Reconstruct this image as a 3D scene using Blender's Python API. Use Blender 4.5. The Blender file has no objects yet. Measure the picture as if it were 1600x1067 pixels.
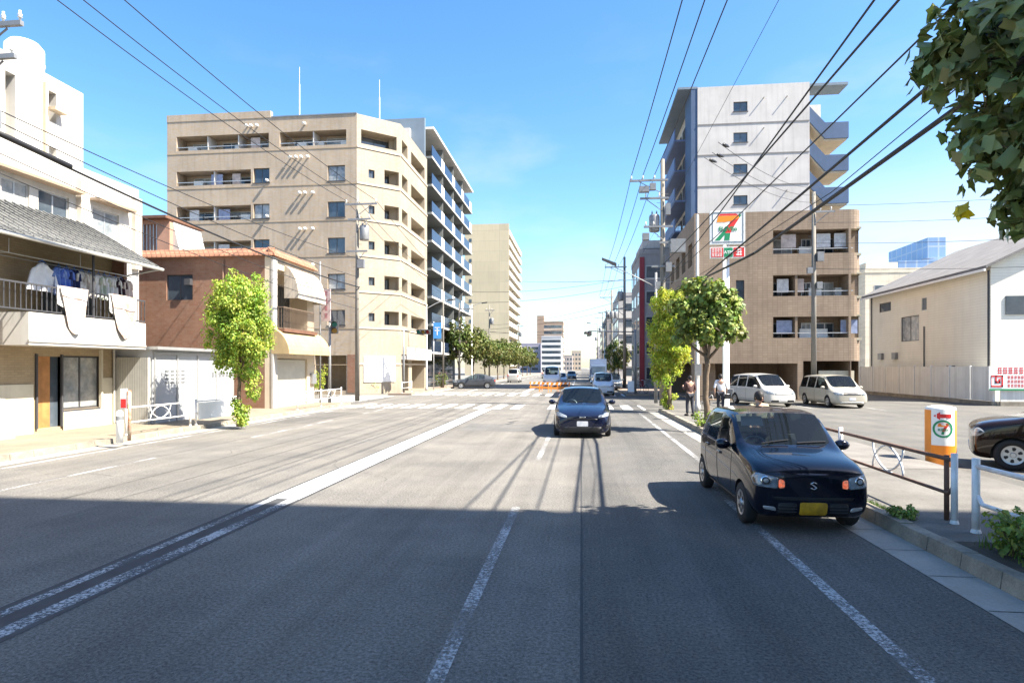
import bpy, bmesh, math, random
from mathutils import Vector, Matrix
from mathutils.bvhtree import BVHTree
R = math.radians
S = bpy.context.scene
C = S.collection
# ---------------------------------------------------------------- camera
F, TH, CAM_H, HORIZON = 960.0, math.atan(108 / 960.0), 2.1, 574.0   # focal (px of 1600), yaw, eye height
cam = bpy.data.objects.new('camera', bpy.data.cameras.new('camera'))
C.objects.link(cam)
cam.location = (0, 0, CAM_H)
cam.rotation_euler = (R(90), 0, TH)
cam.data.sensor_width = 36; cam.data.lens = F / 1600 * 36
cam.data.shift_y = (HORIZON - 533.5) / 1600
cam.data.clip_start = .1; cam.data.clip_end = 5000
S.camera = cam
# ---------------------------------------------------------------- light
SUN = Vector((1.0, -0.25, 1.27)).normalized()          # towards the sun
EL = math.asin(SUN.z); AZ = math.atan2(SUN.x, SUN.y)
w = bpy.data.worlds.new('World'); S.world = w; w.use_nodes = True
nt = w.node_tree; bg = nt.nodes['Background']
sky = nt.nodes.new('ShaderNodeTexSky'); sky.sky_type = 'NISHITA'; sky.sun_disc = False
sky.sun_elevation = EL; sky.sun_rotation = AZ
sky.air_density = 1.0; sky.dust_density = 0.9; sky.ozone_density = 1.4
hsv = nt.nodes.new('ShaderNodeHueSaturation'); hsv.inputs['Saturation'].default_value = 1.3; nt.links.new(sky.outputs[0], hsv.inputs['Color'])
gen = nt.nodes.new('ShaderNodeTexCoord'); sx = nt.nodes.new('ShaderNodeSeparateXYZ'); nt.links.new(gen.outputs['Generated'], sx.inputs[0])
def _mr(sock, a, b, c=0.0, d=1.0):
    m = nt.nodes.new('ShaderNodeMapRange'); m.interpolation_type = 'SMOOTHSTEP'
    for i, v in ((1, a), (2, b), (3, c), (4, d)): m.inputs[i].default_value = v
    nt.links.new(sock, m.inputs[0]); return m.outputs[0]
def _mu(a, b):
    m = nt.nodes.new('ShaderNodeMath'); m.operation = 'MULTIPLY'; nt.links.new(a, m.inputs[0]); nt.links.new(b, m.inputs[1]); return m.outputs[0]
cmap = nt.nodes.new('ShaderNodeMapping'); cmap.inputs['Scale'].default_value = (2.0, 2.0, 5.5); nt.links.new(gen.outputs['Generated'], cmap.inputs[0])
cno = nt.nodes.new('ShaderNodeTexNoise'); cno.inputs['Scale'].default_value = 1.6; cno.inputs['Detail'].default_value = 7; cno.inputs['Roughness'].default_value = .55; nt.links.new(cmap.outputs[0], cno.inputs['Vector'])
low = _mu(_mr(sx.outputs[2], .34, .06), _mr(sx.outputs[0], .12, .42))      # a bank of soft white cloud low in the sky to the right
cm = _mu(_mr(cno.outputs['Fac'], .26, .52), low); wisp = _mu(_mr(cno.outputs['Fac'], .50, .78, 0, .25), _mr(sx.outputs[2], .6, .3))
ad = nt.nodes.new('ShaderNodeMath'); ad.operation = 'MAXIMUM'; nt.links.new(cm, ad.inputs[0]); nt.links.new(wisp, ad.inputs[1])
cl_ = nt.nodes.new('ShaderNodeMix'); cl_.data_type = 'RGBA'; cl_.inputs[7].default_value = (3.25, 3.3, 3.4, 1); nt.links.new(ad.outputs[0], cl_.inputs[0]); nt.links.new(hsv.outputs[0], cl_.inputs[6])
nt.links.new(cl_.outputs[2], bg.inputs[0]); bg.inputs[1].default_value = 0.092
sl = bpy.data.lights.new('sun', 'SUN'); sl.energy = 5.0; sl.angle = R(.5); sl.color = (1, .93, .82)
so = bpy.data.objects.new('sun', sl); C.objects.link(so)
so.rotation_euler = SUN.to_track_quat('Z', 'Y').to_euler(); so.location = (40, -10, 60)
S.view_settings.view_transform = 'Standard'; S.view_settings.look = 'None'
S.view_settings.gamma = 1; S.view_settings.exposure = 1.9
S.cycles.max_bounces = 6; S.cycles.transparent_max_bounces = 12
# ---------------------------------------------------------------- pixel of the photo -> place
_c, _s = math.cos(TH), math.sin(TH)
def ray(px, py):
    u = (px - 800) / F
    return Vector((u * _c - _s, u * _s + _c, (HORIZON - py) / F))
def G(px, py, z=0.0):
    r = ray(px, py); t = (z - CAM_H) / r.z
    return Vector((r.x * t, r.y * t, z))
def PY(px, py, Y):
    r = ray(px, py); t = Y / r.y
    return Vector((r.x * t, Y, CAM_H + r.z * t))
def PX(px, py, X):
    r = ray(px, py); t = X / r.x
    return Vector((X, r.y * t, CAM_H + r.z * t))
def zat(py, X, Y): return CAM_H + (HORIZON - py) / F * (Y * _c - X * _s)
# ---------------------------------------------------------------- mesh builder
class MB:
    def __init__(s): s.v = []; s.f = []; s.m = []
    def add(s, vs, fs, mi=0):
        k = len(s.v); s.v += [tuple(p) for p in vs]
        for f in fs: s.f.append([i + k for i in f]); s.m.append(mi)
        return s
    def quad(s, a, b, c, d, mi=0): return s.add([a, b, c, d], [(0, 1, 2, 3)], mi)
    def box(s, x0, x1, y0, y1, z0, z1, mi=0):
        vs = [(x, y, z) for z in (z0, z1) for y in (y0, y1) for x in (x0, x1)]
        return s.add(vs, [(0, 2, 3, 1), (4, 5, 7, 6), (0, 1, 5, 4), (2, 6, 7, 3), (0, 4, 6, 2), (1, 3, 7, 5)], mi)
    def hexa(s, p, mi=0):                      # 8 points: bottom ring of 4, top ring of 4
        return s.add(p, [(3, 2, 1, 0), (4, 5, 6, 7), (0, 1, 5, 4), (1, 2, 6, 5), (2, 3, 7, 6), (3, 0, 4, 7)], mi)
    def prism(s, poly, z0, z1, mi=0):
        n = len(poly); vs = [(x, y, z0) for x, y in poly] + [(x, y, z1) for x, y in poly]
        fs = [tuple(range(n - 1, -1, -1)), tuple(range(n, 2 * n))] + [(i, (i + 1) % n, (i + 1) % n + n, i + n) for i in range(n)]
        return s.add(vs, fs, mi)
    def tube(s, pts, r, n=8, mi=0, caps=True):
        pts = [Vector(p) for p in pts]; k = len(s.v); m = len(pts)
        rs = r if isinstance(r, (list, tuple)) else [r] * m
        ref = None
        for i, p in enumerate(pts):
            t = (pts[min(i + 1, m - 1)] - pts[max(i - 1, 0)]).normalized()
            if ref is None or abs(ref.dot(t)) > .98:
                ref = Vector((0, 0, 1)) if abs(t.z) < .9 else Vector((1, 0, 0))
            a = (ref - t * ref.dot(t)).normalized(); b = t.cross(a); ref = a
            for j in range(n):
                q = 2 * math.pi * j / n
                s.v.append(tuple(p + (a * math.cos(q) + b * math.sin(q)) * rs[i]))
        for i in range(m - 1):
            for j in range(n):
                s.f.append([k + i * n + j, k + i * n + (j + 1) % n, k + (i + 1) * n + (j + 1) % n, k + (i + 1) * n + j]); s.m.append(mi)
        if caps:
            s.f.append([k + j for j in range(n - 1, -1, -1)]); s.m.append(mi)
            s.f.append([k + (m - 1) * n + j for j in range(n)]); s.m.append(mi)
        return s
    def lathe(s, prof, n=24, o=(0, 0, 0), axis='z', mi=0):   # profile (r, h) along the axis
        k = len(s.v); o = Vector(o)
        for r, h in prof:
            for j in range(n):
                q = 2 * math.pi * j / n; a, b = r * math.cos(q), r * math.sin(q)
                s.v.append(tuple(o + Vector({'z': (a, b, h), 'x': (h, a, b), 'y': (b, h, a)}[axis])))
        for i in range(len(prof) - 1):
            for j in range(n):
                s.f.append([k + i * n + j, k + i * n + (j + 1) % n, k + (i + 1) * n + (j + 1) % n, k + (i + 1) * n + j]); s.m.append(mi)
        return s
    def obox(s, O, U, u0, u1, d0, d1, z0, z1, mi=0):      # box in a facade's frame: u along it, d into it
        P = lambda u, d, z: fp(O, U, u, z, d)
        return s.hexa([P(u0, d0, z0), P(u1, d0, z0), P(u1, d1, z0), P(u0, d1, z0), P(u0, d0, z1), P(u1, d0, z1), P(u1, d1, z1), P(u0, d1, z1)], mi)
    def facade(s, O, U, u0, u1, z0, z1, holes=(), mi=0, back=True, bmi=None):
        us = sorted({u0, u1, *[h[0] for h in holes], *[h[1] for h in holes]})
        zs = sorted({z0, z1, *[h[2] for h in holes], *[h[3] for h in holes]})
        for a, b in zip(us, us[1:]):
            for c, d in zip(zs, zs[1:]):
                um, zm = (a + b) / 2, (c + d) / 2
                if any(h[0] < um < h[1] and h[2] < zm < h[3] for h in holes): continue
                s.quad(fp(O, U, a, c), fp(O, U, b, c), fp(O, U, b, d), fp(O, U, a, d), mi)
        for h in holes:
            a, b, c, d, e = h[:5]; f = lambda u, z, k: fp(O, U, u, z, k); q = mi if bmi is None else bmi
            s.quad(f(a, c, 0), f(b, c, 0), f(b, c, e), f(a, c, e), mi); s.quad(f(a, d, e), f(b, d, e), f(b, d, 0), f(a, d, 0), mi)
            s.quad(f(a, c, 0), f(a, c, e), f(a, d, e), f(a, d, 0), mi); s.quad(f(b, c, e), f(b, c, 0), f(b, d, 0), f(b, d, e), mi)
            if back: s.quad(f(a, c, e), f(b, c, e), f(b, d, e), f(a, d, e), q)
        return s
    def build(s, name, mats, parent=None, smooth=False, local=False, loc=None):
        me = bpy.data.meshes.new(name)
        off = Vector((0, 0, 0))
        if loc is not None: off = Vector(loc)
        elif parent is not None and not local: off = wloc(parent)
        me.from_pydata([(x - off.x, y - off.y, z - off.z) for x, y, z in s.v], [], s.f)
        for m in (mats if isinstance(mats, (list, tuple)) else [mats]): me.materials.append(m)
        me.polygons.foreach_set('material_index', s.m)
        if smooth: me.polygons.foreach_set('use_smooth', [True] * len(s.f))
        me.update()
        o = bpy.data.objects.new(name, me); C.objects.link(o)
        if parent is not None: o.parent = parent
        if loc is not None: o.location = off
        return o
def pieces(mb, name, mats, parent, smooth=False, local=False):
    """one object per separate piece"""
    par = list(range(len(mb.v)))
    def find(i):
        while par[i] != i: par[i] = par[par[i]]; i = par[i]
        return i
    for f in mb.f:
        for a in f[1:]: par[find(a)] = find(f[0])
    out = {}
    for f, m in zip(mb.f, mb.m):
        q = out.setdefault(find(f[0]), (MB(), {})); ids = []
        for i in f:
            if i not in q[1]: q[1][i] = len(q[0].v); q[0].v.append(mb.v[i])
            ids.append(q[1][i])
        q[0].f.append(ids); q[0].m.append(m)
    return [q.build(name, mats, parent, smooth, local) for q, _ in out.values()]
def fp(O, U, u, z, d=0.0):
    return (O[0] + U[0] * u - U[1] * d, O[1] + U[1] * u + U[0] * d, z)
def wloc(o):
    v = Vector((0, 0, 0))
    while o is not None: v += o.location; o = o.parent
    return v
def tag(o, label=None, cat=None, group=None, kind=None):
    for k, x in (('label', label), ('category', cat), ('group', group), ('kind', kind)):
        if x: o[k] = x
    return o
def thing(name, label, cat, loc=(0, 0, 0), group=None, rz=0.0):
    o = bpy.data.objects.new(name, None); C.objects.link(o)
    o.location = loc; o.rotation_euler = (0, 0, rz); o.empty_display_size = .3
    return tag(o, label, cat, group)
def solo(name, mb, mats, label, cat, group=None, smooth=False):
    xs = [p[0] for p in mb.v]; ys = [p[1] for p in mb.v]; zs = [p[2] for p in mb.v]
    o = mb.build(name, mats, None, smooth, loc=((min(xs) + max(xs)) / 2, (min(ys) + max(ys)) / 2, min(zs)))
    return tag(o, label, cat, group)
def struct(name, mb, mats, smooth=False):
    return tag(mb.build(name, mats, None, smooth), kind='structure')
def kids(o): return list(o.children)
def dup(root, loc, rz=0.0, label=None, group=None):
    def cp(o, par):
        n = o.copy(); C.objects.link(n); n.parent = par
        for ch in kids(o): cp(ch, n)
        return n
    r = cp(root, None); r.location = loc; r.rotation_euler = (0, 0, rz)
    return tag(r, label, None, group)
# ---------------------------------------------------------------- materials
MATS = {}
def mat(name, col, rough=.8, var=.1, scale=2.0, col2=None, bump=0.0, bscale=60.0, metal=0.0, spec=.4, tile=None, streak=0.0, coat=0.0, island=0.0, transl=0.0, emit=0.0, speck=0.0, track=0.0):
    if name in MATS: return MATS[name]
    m = bpy.data.materials.new(name); m.use_nodes = True; MATS[name] = m
    n, l = m.node_tree.nodes, m.node_tree.links; p = n['Principled BSDF']
    p.inputs['Roughness'].default_value = rough; p.inputs['Metallic'].default_value = metal
    p.inputs['Specular IOR Level'].default_value = spec
    if coat: p.inputs['Coat Weight'].default_value = coat; p.inputs['Coat Roughness'].default_value = .03
    tc = n.new('ShaderNodeTexCoord'); out = None
    rgb = n.new('ShaderNodeRGB'); rgb.outputs[0].default_value = (*col, 1); out = rgb.outputs[0]
    def mixc(a, b, fac, mode='MIX'):
        x = n.new('ShaderNodeMix'); x.data_type = 'RGBA'; x.blend_type = mode
        for sock, val in ((x.inputs[0], fac), (x.inputs[6], a), (x.inputs[7], b)):
            if hasattr(val, 'is_linked'): l.new(val, sock)
            elif isinstance(val, tuple): sock.default_value = (*val, 1)
            else: sock.default_value = val
        return x.outputs[2]
    def noise(sc, det=5, vec=None, rough_=.6):
        x = n.new('ShaderNodeTexNoise'); x.inputs['Scale'].default_value = sc; x.inputs['Detail'].default_value = det
        x.inputs['Roughness'].default_value = rough_; l.new(vec or tc.outputs['Object'], x.inputs['Vector']); return x.outputs['Fac']
    def ramp(fac, lo, hi):
        x = n.new('ShaderNodeMapRange'); x.inputs[1].default_value = lo; x.inputs[2].default_value = hi; l.new(fac, x.inputs[0]); return x.outputs[0]
    if tile:
        tw, th, mc, ms, offs = tile
        sp = n.new('ShaderNodeSeparateXYZ'); l.new(tc.outputs['Object'], sp.inputs[0])
        ad = n.new('ShaderNodeMath'); l.new(sp.outputs[0], ad.inputs[0]); l.new(sp.outputs[1], ad.inputs[1])
        cb = n.new('ShaderNodeCombineXYZ'); l.new(ad.outputs[0], cb.inputs[0]); l.new(sp.outputs[2], cb.inputs[1])
        br = n.new('ShaderNodeTexBrick'); l.new(cb.outputs[0], br.inputs['Vector']); br.offset = offs
        br.inputs['Scale'].default_value = 1; br.inputs['Brick Width'].default_value = tw; br.inputs['Row Height'].default_value = th
        br.inputs['Mortar Size'].default_value = ms; br.inputs['Mortar Smooth'].default_value = .2
        br.inputs['Color1'].default_value = (*col, 1); br.inputs['Color2'].default_value = (*(col2 or tuple(c * .86 for c in col)), 1)
        br.inputs['Mortar'].default_value = (*mc, 1); out = br.outputs['Color']
    elif col2:
        out = mixc(out, col2, ramp(noise(scale * .7, 4), .38, .62))
    if var:
        d = tuple(1 - var * 1.6 for _ in range(3)); u = tuple(1 + var * .6 for _ in range(3))
        out = mixc(out, mixc(d, u, ramp(noise(scale), .3, .7)), 1.0, 'MULTIPLY')
    if streak:
        mp = n.new('ShaderNodeMapping'); mp.inputs['Scale'].default_value = (2.2, 2.2, .12); l.new(tc.outputs['Object'], mp.inputs[0])
        out = mixc(out, mixc((1, 1, 1), tuple(1 - streak for _ in range(3)), ramp(noise(1.6, 6, mp.outputs[0]), .48, .75)), 1.0, 'MULTIPLY')
    if track:
        mp = n.new('ShaderNodeMapping'); mp.inputs['Scale'].default_value = (1.5, .035, 1); l.new(tc.outputs['Object'], mp.inputs[0])
        out = mixc(out, mixc(tuple(1 - track for _ in range(3)), tuple(1 + track * .5 for _ in range(3)), ramp(noise(1.0, 5, mp.outputs[0], .7), .36, .62)), 1.0, 'MULTIPLY')
        out = mixc(out, mixc(tuple(1 - track * .8 for _ in range(3)), (1.05, 1.03, 1.0), ramp(noise(.55, 6, None, .65), .40, .56)), 1.0, 'MULTIPLY')
    if speck:
        out = mixc(out, mixc(tuple(1 - speck for _ in range(3)), tuple(1 + speck for _ in range(3)), ramp(noise(34, 6, None, .9), .38, .62)), 1.0, 'MULTIPLY')
    if island:
        ge = n.new('ShaderNodeNewGeometry'); hs = n.new('ShaderNodeHueSaturation')
        for inp, lo, hi in (('Hue', .5 - .05 * island, .5 + .035 * island), ('Value', 1 - .45 * island, 1 + .4 * island)):
            x = n.new('ShaderNodeMapRange'); x.inputs[3].default_value = lo; x.inputs[4].default_value = hi
            if inp == 'Value':
                mu = n.new('ShaderNodeMath'); mu.operation = 'MULTIPLY'; mu.inputs[1].default_value = 7.3; l.new(ge.outputs['Random Per Island'], mu.inputs[0])
                fr = n.new('ShaderNodeMath'); fr.operation = 'FRACT'; l.new(mu.outputs[0], fr.inputs[0]); l.new(fr.outputs[0], x.inputs[0])
            else: l.new(ge.outputs['Random Per Island'], x.inputs[0])
            l.new(x.outputs[0], hs.inputs[inp])
        l.new(out, hs.inputs['Color']); out = hs.outputs[0]
    l.new(out, p.inputs['Base Color'])
    if bump:
        b = n.new('ShaderNodeBump'); b.inputs['Strength'].default_value = bump; b.inputs['Distance'].default_value = .02
        l.new(noise(bscale, 3), b.inputs['Height']); l.new(b.outputs[0], p.inputs['Normal'])
    if emit:
        l.new(out, p.inputs['Emission Color']); p.inputs['Emission Strength'].default_value = emit
    if transl:
        tr = n.new('ShaderNodeBsdfTranslucent'); l.new(mixc(out, (1.0, 1.0, .45), 1.0, 'MULTIPLY'), tr.inputs[0]); mx = n.new('ShaderNodeMixShader'); mx.inputs[0].default_value = transl
        l.new(p.outputs[0], mx.inputs[1]); l.new(tr.outputs[0], mx.inputs[2]); l.new(mx.outputs[0], n['Material Output'].inputs[0])
    return m
def worn(name, col, lo, hi, sc, rough=.7):
    """paint worn through to the road: the gaps are open, the asphalt below shows"""
    m = mat(name, col, rough, .12, 3.0)
    n, l = m.node_tree.nodes, m.node_tree.links
    tc = n.new('ShaderNodeTexCoord'); no = n.new('ShaderNodeTexNoise'); no.inputs['Scale'].default_value = sc; no.inputs['Detail'].default_value = 8; no.inputs['Roughness'].default_value = .8
    l.new(tc.outputs['Object'], no.inputs['Vector'])
    n2 = n.new('ShaderNodeTexNoise'); n2.inputs['Scale'].default_value = .9; n2.inputs['Detail'].default_value = 3; l.new(tc.outputs['Object'], n2.inputs['Vector'])
    ma = n.new('ShaderNodeMath'); ma.operation = 'MULTIPLY_ADD'; ma.inputs[1].default_value = .55; ma.inputs[2].default_value = -.275; l.new(n2.outputs['Fac'], ma.inputs[0])
    sm = n.new('ShaderNodeMath'); l.new(no.outputs['Fac'], sm.inputs[0]); l.new(ma.outputs[0], sm.inputs[1])
    mr = n.new('ShaderNodeMapRange'); mr.inputs[1].default_value = lo; mr.inputs[2].default_value = hi; l.new(sm.outputs[0], mr.inputs[0])
    t = n.new('ShaderNodeBsdfTransparent'); mx = n.new('ShaderNodeMixShader')
    l.new(mr.outputs[0], mx.inputs[0]); l.new(t.outputs[0], mx.inputs[1]); l.new(n['Principled BSDF'].outputs[0], mx.inputs[2]); l.new(mx.outputs[0], n['Material Output'].inputs[0])
    return m
def glass(name, tint, fac=.5):
    """car glass: part see-through, part mirror"""
    m = bpy.data.materials.new(name); m.use_nodes = True; n, l = m.node_tree.nodes, m.node_tree.links; MATS[name] = m
    p = n['Principled BSDF']; p.inputs['Base Color'].default_value = (*tint, 1); p.inputs['Roughness'].default_value = .02; p.inputs['Specular IOR Level'].default_value = .8
    t = n.new('ShaderNodeBsdfTransparent'); t.inputs[0].default_value = (.62, .72, .74, 1); mx = n.new('ShaderNodeMixShader')
    fr = n.new('ShaderNodeFresnel'); fr.inputs[0].default_value = 1.5; mr = n.new('ShaderNodeMapRange'); mr.inputs[3].default_value = fac; mr.inputs[4].default_value = 1.0
    l.new(fr.outputs[0], mr.inputs[0]); l.new(mr.outputs[0], mx.inputs[0])
    l.new(t.outputs[0], mx.inputs[1]); l.new(p.outputs[0], mx.inputs[2]); l.new(mx.outputs[0], n['Material Output'].inputs[0])
    return m
M = dict(
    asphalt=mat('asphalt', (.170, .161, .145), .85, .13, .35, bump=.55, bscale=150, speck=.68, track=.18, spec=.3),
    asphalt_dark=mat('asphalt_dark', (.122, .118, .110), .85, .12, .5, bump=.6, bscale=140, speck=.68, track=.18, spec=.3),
    lot=mat('lot_asphalt', (.122, .118, .108), .9, .12, .5, bump=.4, bscale=120, speck=.3, track=.14, spec=.3),
    ground=mat('ground', (.2, .19, .17), .9, .15, .2),
    pave=mat('pavement', (.27, .25, .21), .9, .12, .8, tile=(.3, .3, (.17, .16, .14), .008, 0), speck=.15),
    pave_brick=mat('paving_brick', (.26, .20, .155), .9, .12, .8, speck=.2, bump=.2),
    concrete=mat('concrete', (.34, .32, .28), .9, .14, 1.5, bump=.25, bscale=60, speck=.12),
    kerb=mat('kerbstone', (.27, .24, .19), .9, .25, 2.5, bump=.4, bscale=50, speck=.2),
    seam=mat('road_seam', (.05, .05, .05), .8, .2, 3),
    paint=worn('road_paint', (.78, .77, .73), .36, .46, 14),
    paint_worn=worn('road_paint_worn', (.45, .45, .44), .43, .60, 26, .85),
    white=mat('white_wall', (.52, .50, .46), .85, .10, .6, streak=.2),
    cream=mat('cream_wall', (.66, .60, .48), .85, .08, .7, streak=.12, tile=(.9, .22, (.53, .48, .38), .012, 0)),
    beige=mat('beige_tile', (.42, .358, .29), .7, .12, .35, streak=.22, tile=(.23, .075, (.33, .26, .18), .006, .5), col2=(.42, .32, .215)),
    beige_sunlit=mat('beige_tile_sunlit', (.36, .31, .245), .7, .10, .35, streak=.18, tile=(.23, .075, (.28, .24, .17), .006, .5), col2=(.34, .285, .205)),  # copy of the beige tile, retoned by colour for the sunlit faces
    tan=mat('tan_tile', (.285, .215, .155), .75, .12, .4, streak=.22, tile=(.30, .15, (.20, .15, .105), .012, 0), col2=(.25, .185, .13)),
    brick=mat('brown_brick', (.26, .15, .10), .85, .14, .8, streak=.14, tile=(.23, .1, (.25, .15, .10), .012, .5), col2=(.235, .11, .065)),
    grey_white=mat('grey_white_panel', (.52, .495, .465), .8, .10, .5, streak=.16),
    blue=mat('blue_paint_wall', (.06, .105, .19), .7, .10, .6, streak=.1),
    steelblue=mat('blue_grey_wall', (.16, .21, .26), .7, .1, .5, streak=.1),
    slab=mat('slab_white', (.6, .58, .54), .8, .1, .8, streak=.12),
    soffit=mat('soffit', (.42, .38, .28), .9, .1, .8),
    rtile=mat('roof_tile', (.13, .13, .12), .75, .2, 1.2, tile=(.3, .25, (.07, .07, .07), .02, .5)),
    shingle=mat('shingle', (.22, .21, .20), .9, .14, 1, tile=(.5, .2, (.16, .14, .13), .012, .5)),
    terracotta=mat('terracotta_tile', (.42, .2, .12), .8, .2, 2, tile=(.25, .2, (.2, .1, .06), .03, 0)),
    wood=mat('wood_door', (.42, .20, .07), .55, .2, 3, streak=.3),
    brown=mat('brown_trim', (.16, .08, .05), .7, .15, 3),
    dark=mat('dark_recess', (.035, .033, .032), .9, .15, 2),
    alu=mat('aluminium', (.5, .5, .49), .4, .06, 3, metal=.6),
    alu_dark=mat('dark_frame', (.06, .06, .065), .45, .08, 3),
    pane=mat('window_pane', (.035, .055, .075), .04, .3, .6, spec=.9, col2=(.09, .11, .13)),
    pane_curtain=mat('window_curtain', (.42, .42, .40), .12, .25, 2.5, spec=.7, col2=(.22, .25, .27)),
    pole=mat('pole_concrete', (.20, .185, .16), .85, .14, 1.5),
    steel=mat('galvanised_steel', (.26, .265, .27), .5, .12, 4, metal=.4),
    wire=mat('cable_black', (.018, .018, .02), .6, 0),
    rail=mat('rail_paint', (.80, .81, .81), .4, .10, 6, col2=(.68, .66, .62)),
    rail_rust=mat('rail_rust', (.17, .09, .06), .7, .25, 8),
    porcelain=mat('porcelain', (.75, .74, .7), .3, .05, 5),
    orange=mat('orange_sheet', (.80, .27, .04), .6, .12, 2),
    green=mat('sign_green', (.01, .23, .10), .5, .05, 3),
    red=mat('sign_red', (.62, .03, .03), .5, .05, 3),
    sorange=mat('sign_orange', (.85, .25, .02), .5, .05, 3),
    swhite=mat('sign_white', (.80, .80, .77), .45, .04, 3),
    sblue=mat('sign_blue', (.03, .17, .55), .5, .05, 3),
    black=mat('black_plastic', (.015, .015, .016), .5, .1, 4),
    tyre=mat('tyre_rubber', (.02, .02, .021), .85, .1, 8),
    bark=mat('bark', (.17, .125, .085), .95, .25, 6, bump=.7, bscale=25),
    leaf_lime=mat('leaf_lime', (.27, .43, .06), .55, .12, 1.2, island=1, transl=.42, col2=(.38, .47, .09)),
    leaf_gold=mat('leaf_gold', (.36, .52, .08), .55, .12, 1.5, island=1, transl=.55, col2=(.52, .55, .10)),
    leaf_mid=mat('leaf_mid', (.20, .30, .06), .5, .12, 1.5, island=1, transl=.30, col2=(.27, .34, .09)),
    leaf_dark=mat('leaf_dark', (.19, .25, .085), .45, .1, 1.5, island=.9, transl=.22, col2=(.24, .28, .10)),
    leaf_far=mat('leaf_far', (.11, .17, .035), .6, .15, .4, island=.8, transl=.25, col2=(.16, .15, .04)),
    grass=mat('grass_blade', (.10, .19, .03), .7, .2, 2, island=.8, transl=.3),
    chrome=mat('chrome', (.7, .7, .7), .12, 0, 1, metal=1),
    rim=mat('rim_silver', (.5, .5, .5), .35, .06, 5, metal=.7),
    lens=mat('lamp_lens', (.30, .33, .36), .06, .1, 12, spec=.9, col2=(.14, .16, .18)),
    amber=mat('amber_lamp', (1.0, .16, .06), .2, .35, 30, emit=.18, col2=(.7, .25, .15)),
    plate_y=mat('plate_yellow', (.62, .34, .02), .5, .15, 14, col2=(.40, .22, .02)),
    plate_w=mat('plate_white', (.62, .62, .64), .5, .08, 9, col2=(.5, .52, .56)),
    seat=mat('seat_fabric', (.16, .15, .14), .95, .15, 6),
    skin=mat('skin', (.55, .33, .23), .6, .06, 8), hair=mat('hair', (.018, .014, .012), .6, .1, 9),
    shirt=mat('shirt_white', (.72, .73, .76), .9, .08, 5), trousers=mat('trousers_dark', (.035, .038, .05), .9, .1, 5),
    khaki=mat('cloth_khaki', (.33, .29, .21), .9, .1, 5), jacket=mat('cloth_brown', (.10, .055, .05), .9, .1, 5),
)
GL = glass('car_glass', (.015, .02, .025), .32)
GL_DARK = glass('car_glass_dark', (.01, .012, .014), .6)
def paintm(name, col, rough=.25, metal=0.0): return mat(name, col, rough, .04, 2, metal=metal, coat=.75, spec=.12)
# ---------------------------------------------------------------- shared parts
def window(parent, O, U, u0, u1, z0, z1, dep, mull=1, fm='alu', pm='pane', fw=.05, name='window', sill=False):
    f = MB(); g = MB(); a = dep - .05
    f.obox(O, U, u0, u0 + fw, a, dep - .003, z0, z1); f.obox(O, U, u1 - fw, u1, a, dep - .003, z0, z1)
    f.obox(O, U, u0 + fw, u1 - fw, a, dep - .003, z0, z0 + fw); f.obox(O, U, u0 + fw, u1 - fw, a, dep - .003, z1 - fw, z1)
    for i in range(mull):
        u = u0 + (u1 - u0) * (i + 1) / (mull + 1); f.obox(O, U, u - fw * .5, u + fw * .5, a + .008, dep - .003, z0 + fw, z1 - fw)
    if sill: f.obox(O, U, u0 - .06, u1 + .06, -.05, a - .002, z0 - .06, z0 - .004)
    o = f.build(name, M[fm], parent)
    q = MB(); q.obox(O, U, u0 + fw * .6, u1 - fw * .6, dep - .025, dep - .008, z0 + fw * .6, z1 - fw * .6)
    p = q.build('pane', M[pm], parent); p.parent = o
    return o
def text_mb(s, size, place, extrude=.003, mi=0, mb=None, align='CENTER', bold=0.0):
    cu = bpy.data.curves.new('t', 'FONT'); cu.body = s; cu.size = size; cu.align_x = align; cu.align_y = 'CENTER'; cu.extrude = extrude; cu.resolution_u = 3; cu.offset = bold
    o = bpy.data.objects.new('t', cu); C.objects.link(o)
    dg = bpy.context.evaluated_depsgraph_get(); dg.update()
    me = bpy.data.meshes.new_from_object(o.evaluated_get(dg))
    mb = mb or MB(); mb.add([place(v.co.x, v.co.y, v.co.z) for v in me.vertices], [tuple(p.vertices) for p in me.polygons], mi)
    bpy.data.objects.remove(o); bpy.data.curves.remove(cu); bpy.data.meshes.remove(me)
    return mb
def strokes(mb, place, x0, x1, z0, z1, n, seed, mi=0, t=.002):
    """rows of character-like strokes for writing that is too small to read"""
    rr = random.Random(seed); wch = (x1 - x0) / n
    for i in range(n):
        a = x0 + wch * i + wch * .08; b = x0 + wch * (i + 1) - wch * .08; h = z1 - z0
        for k in range(3):
            z = z0 + h * (.08 + .38 * k); q = wch * .12 * rr.random()
            mb.hexa([place(p, z + dz, d) for dz in (0, h * .14) for p, d in ((a + q, 0), (b - q * .5, 0), (b - q * .5, t), (a + q, t))], mi)
        for k in range(2):
            x = a + (b - a) * (.2 + .45 * k + .15 * rr.random())
            mb.hexa([place(p, z, d) for z in (z0, z1) for p, d in ((x, 0), (x + wch * .1, 0), (x + wch * .1, t * 1.4), (x, t * 1.4))], mi)
    return mb
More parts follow.
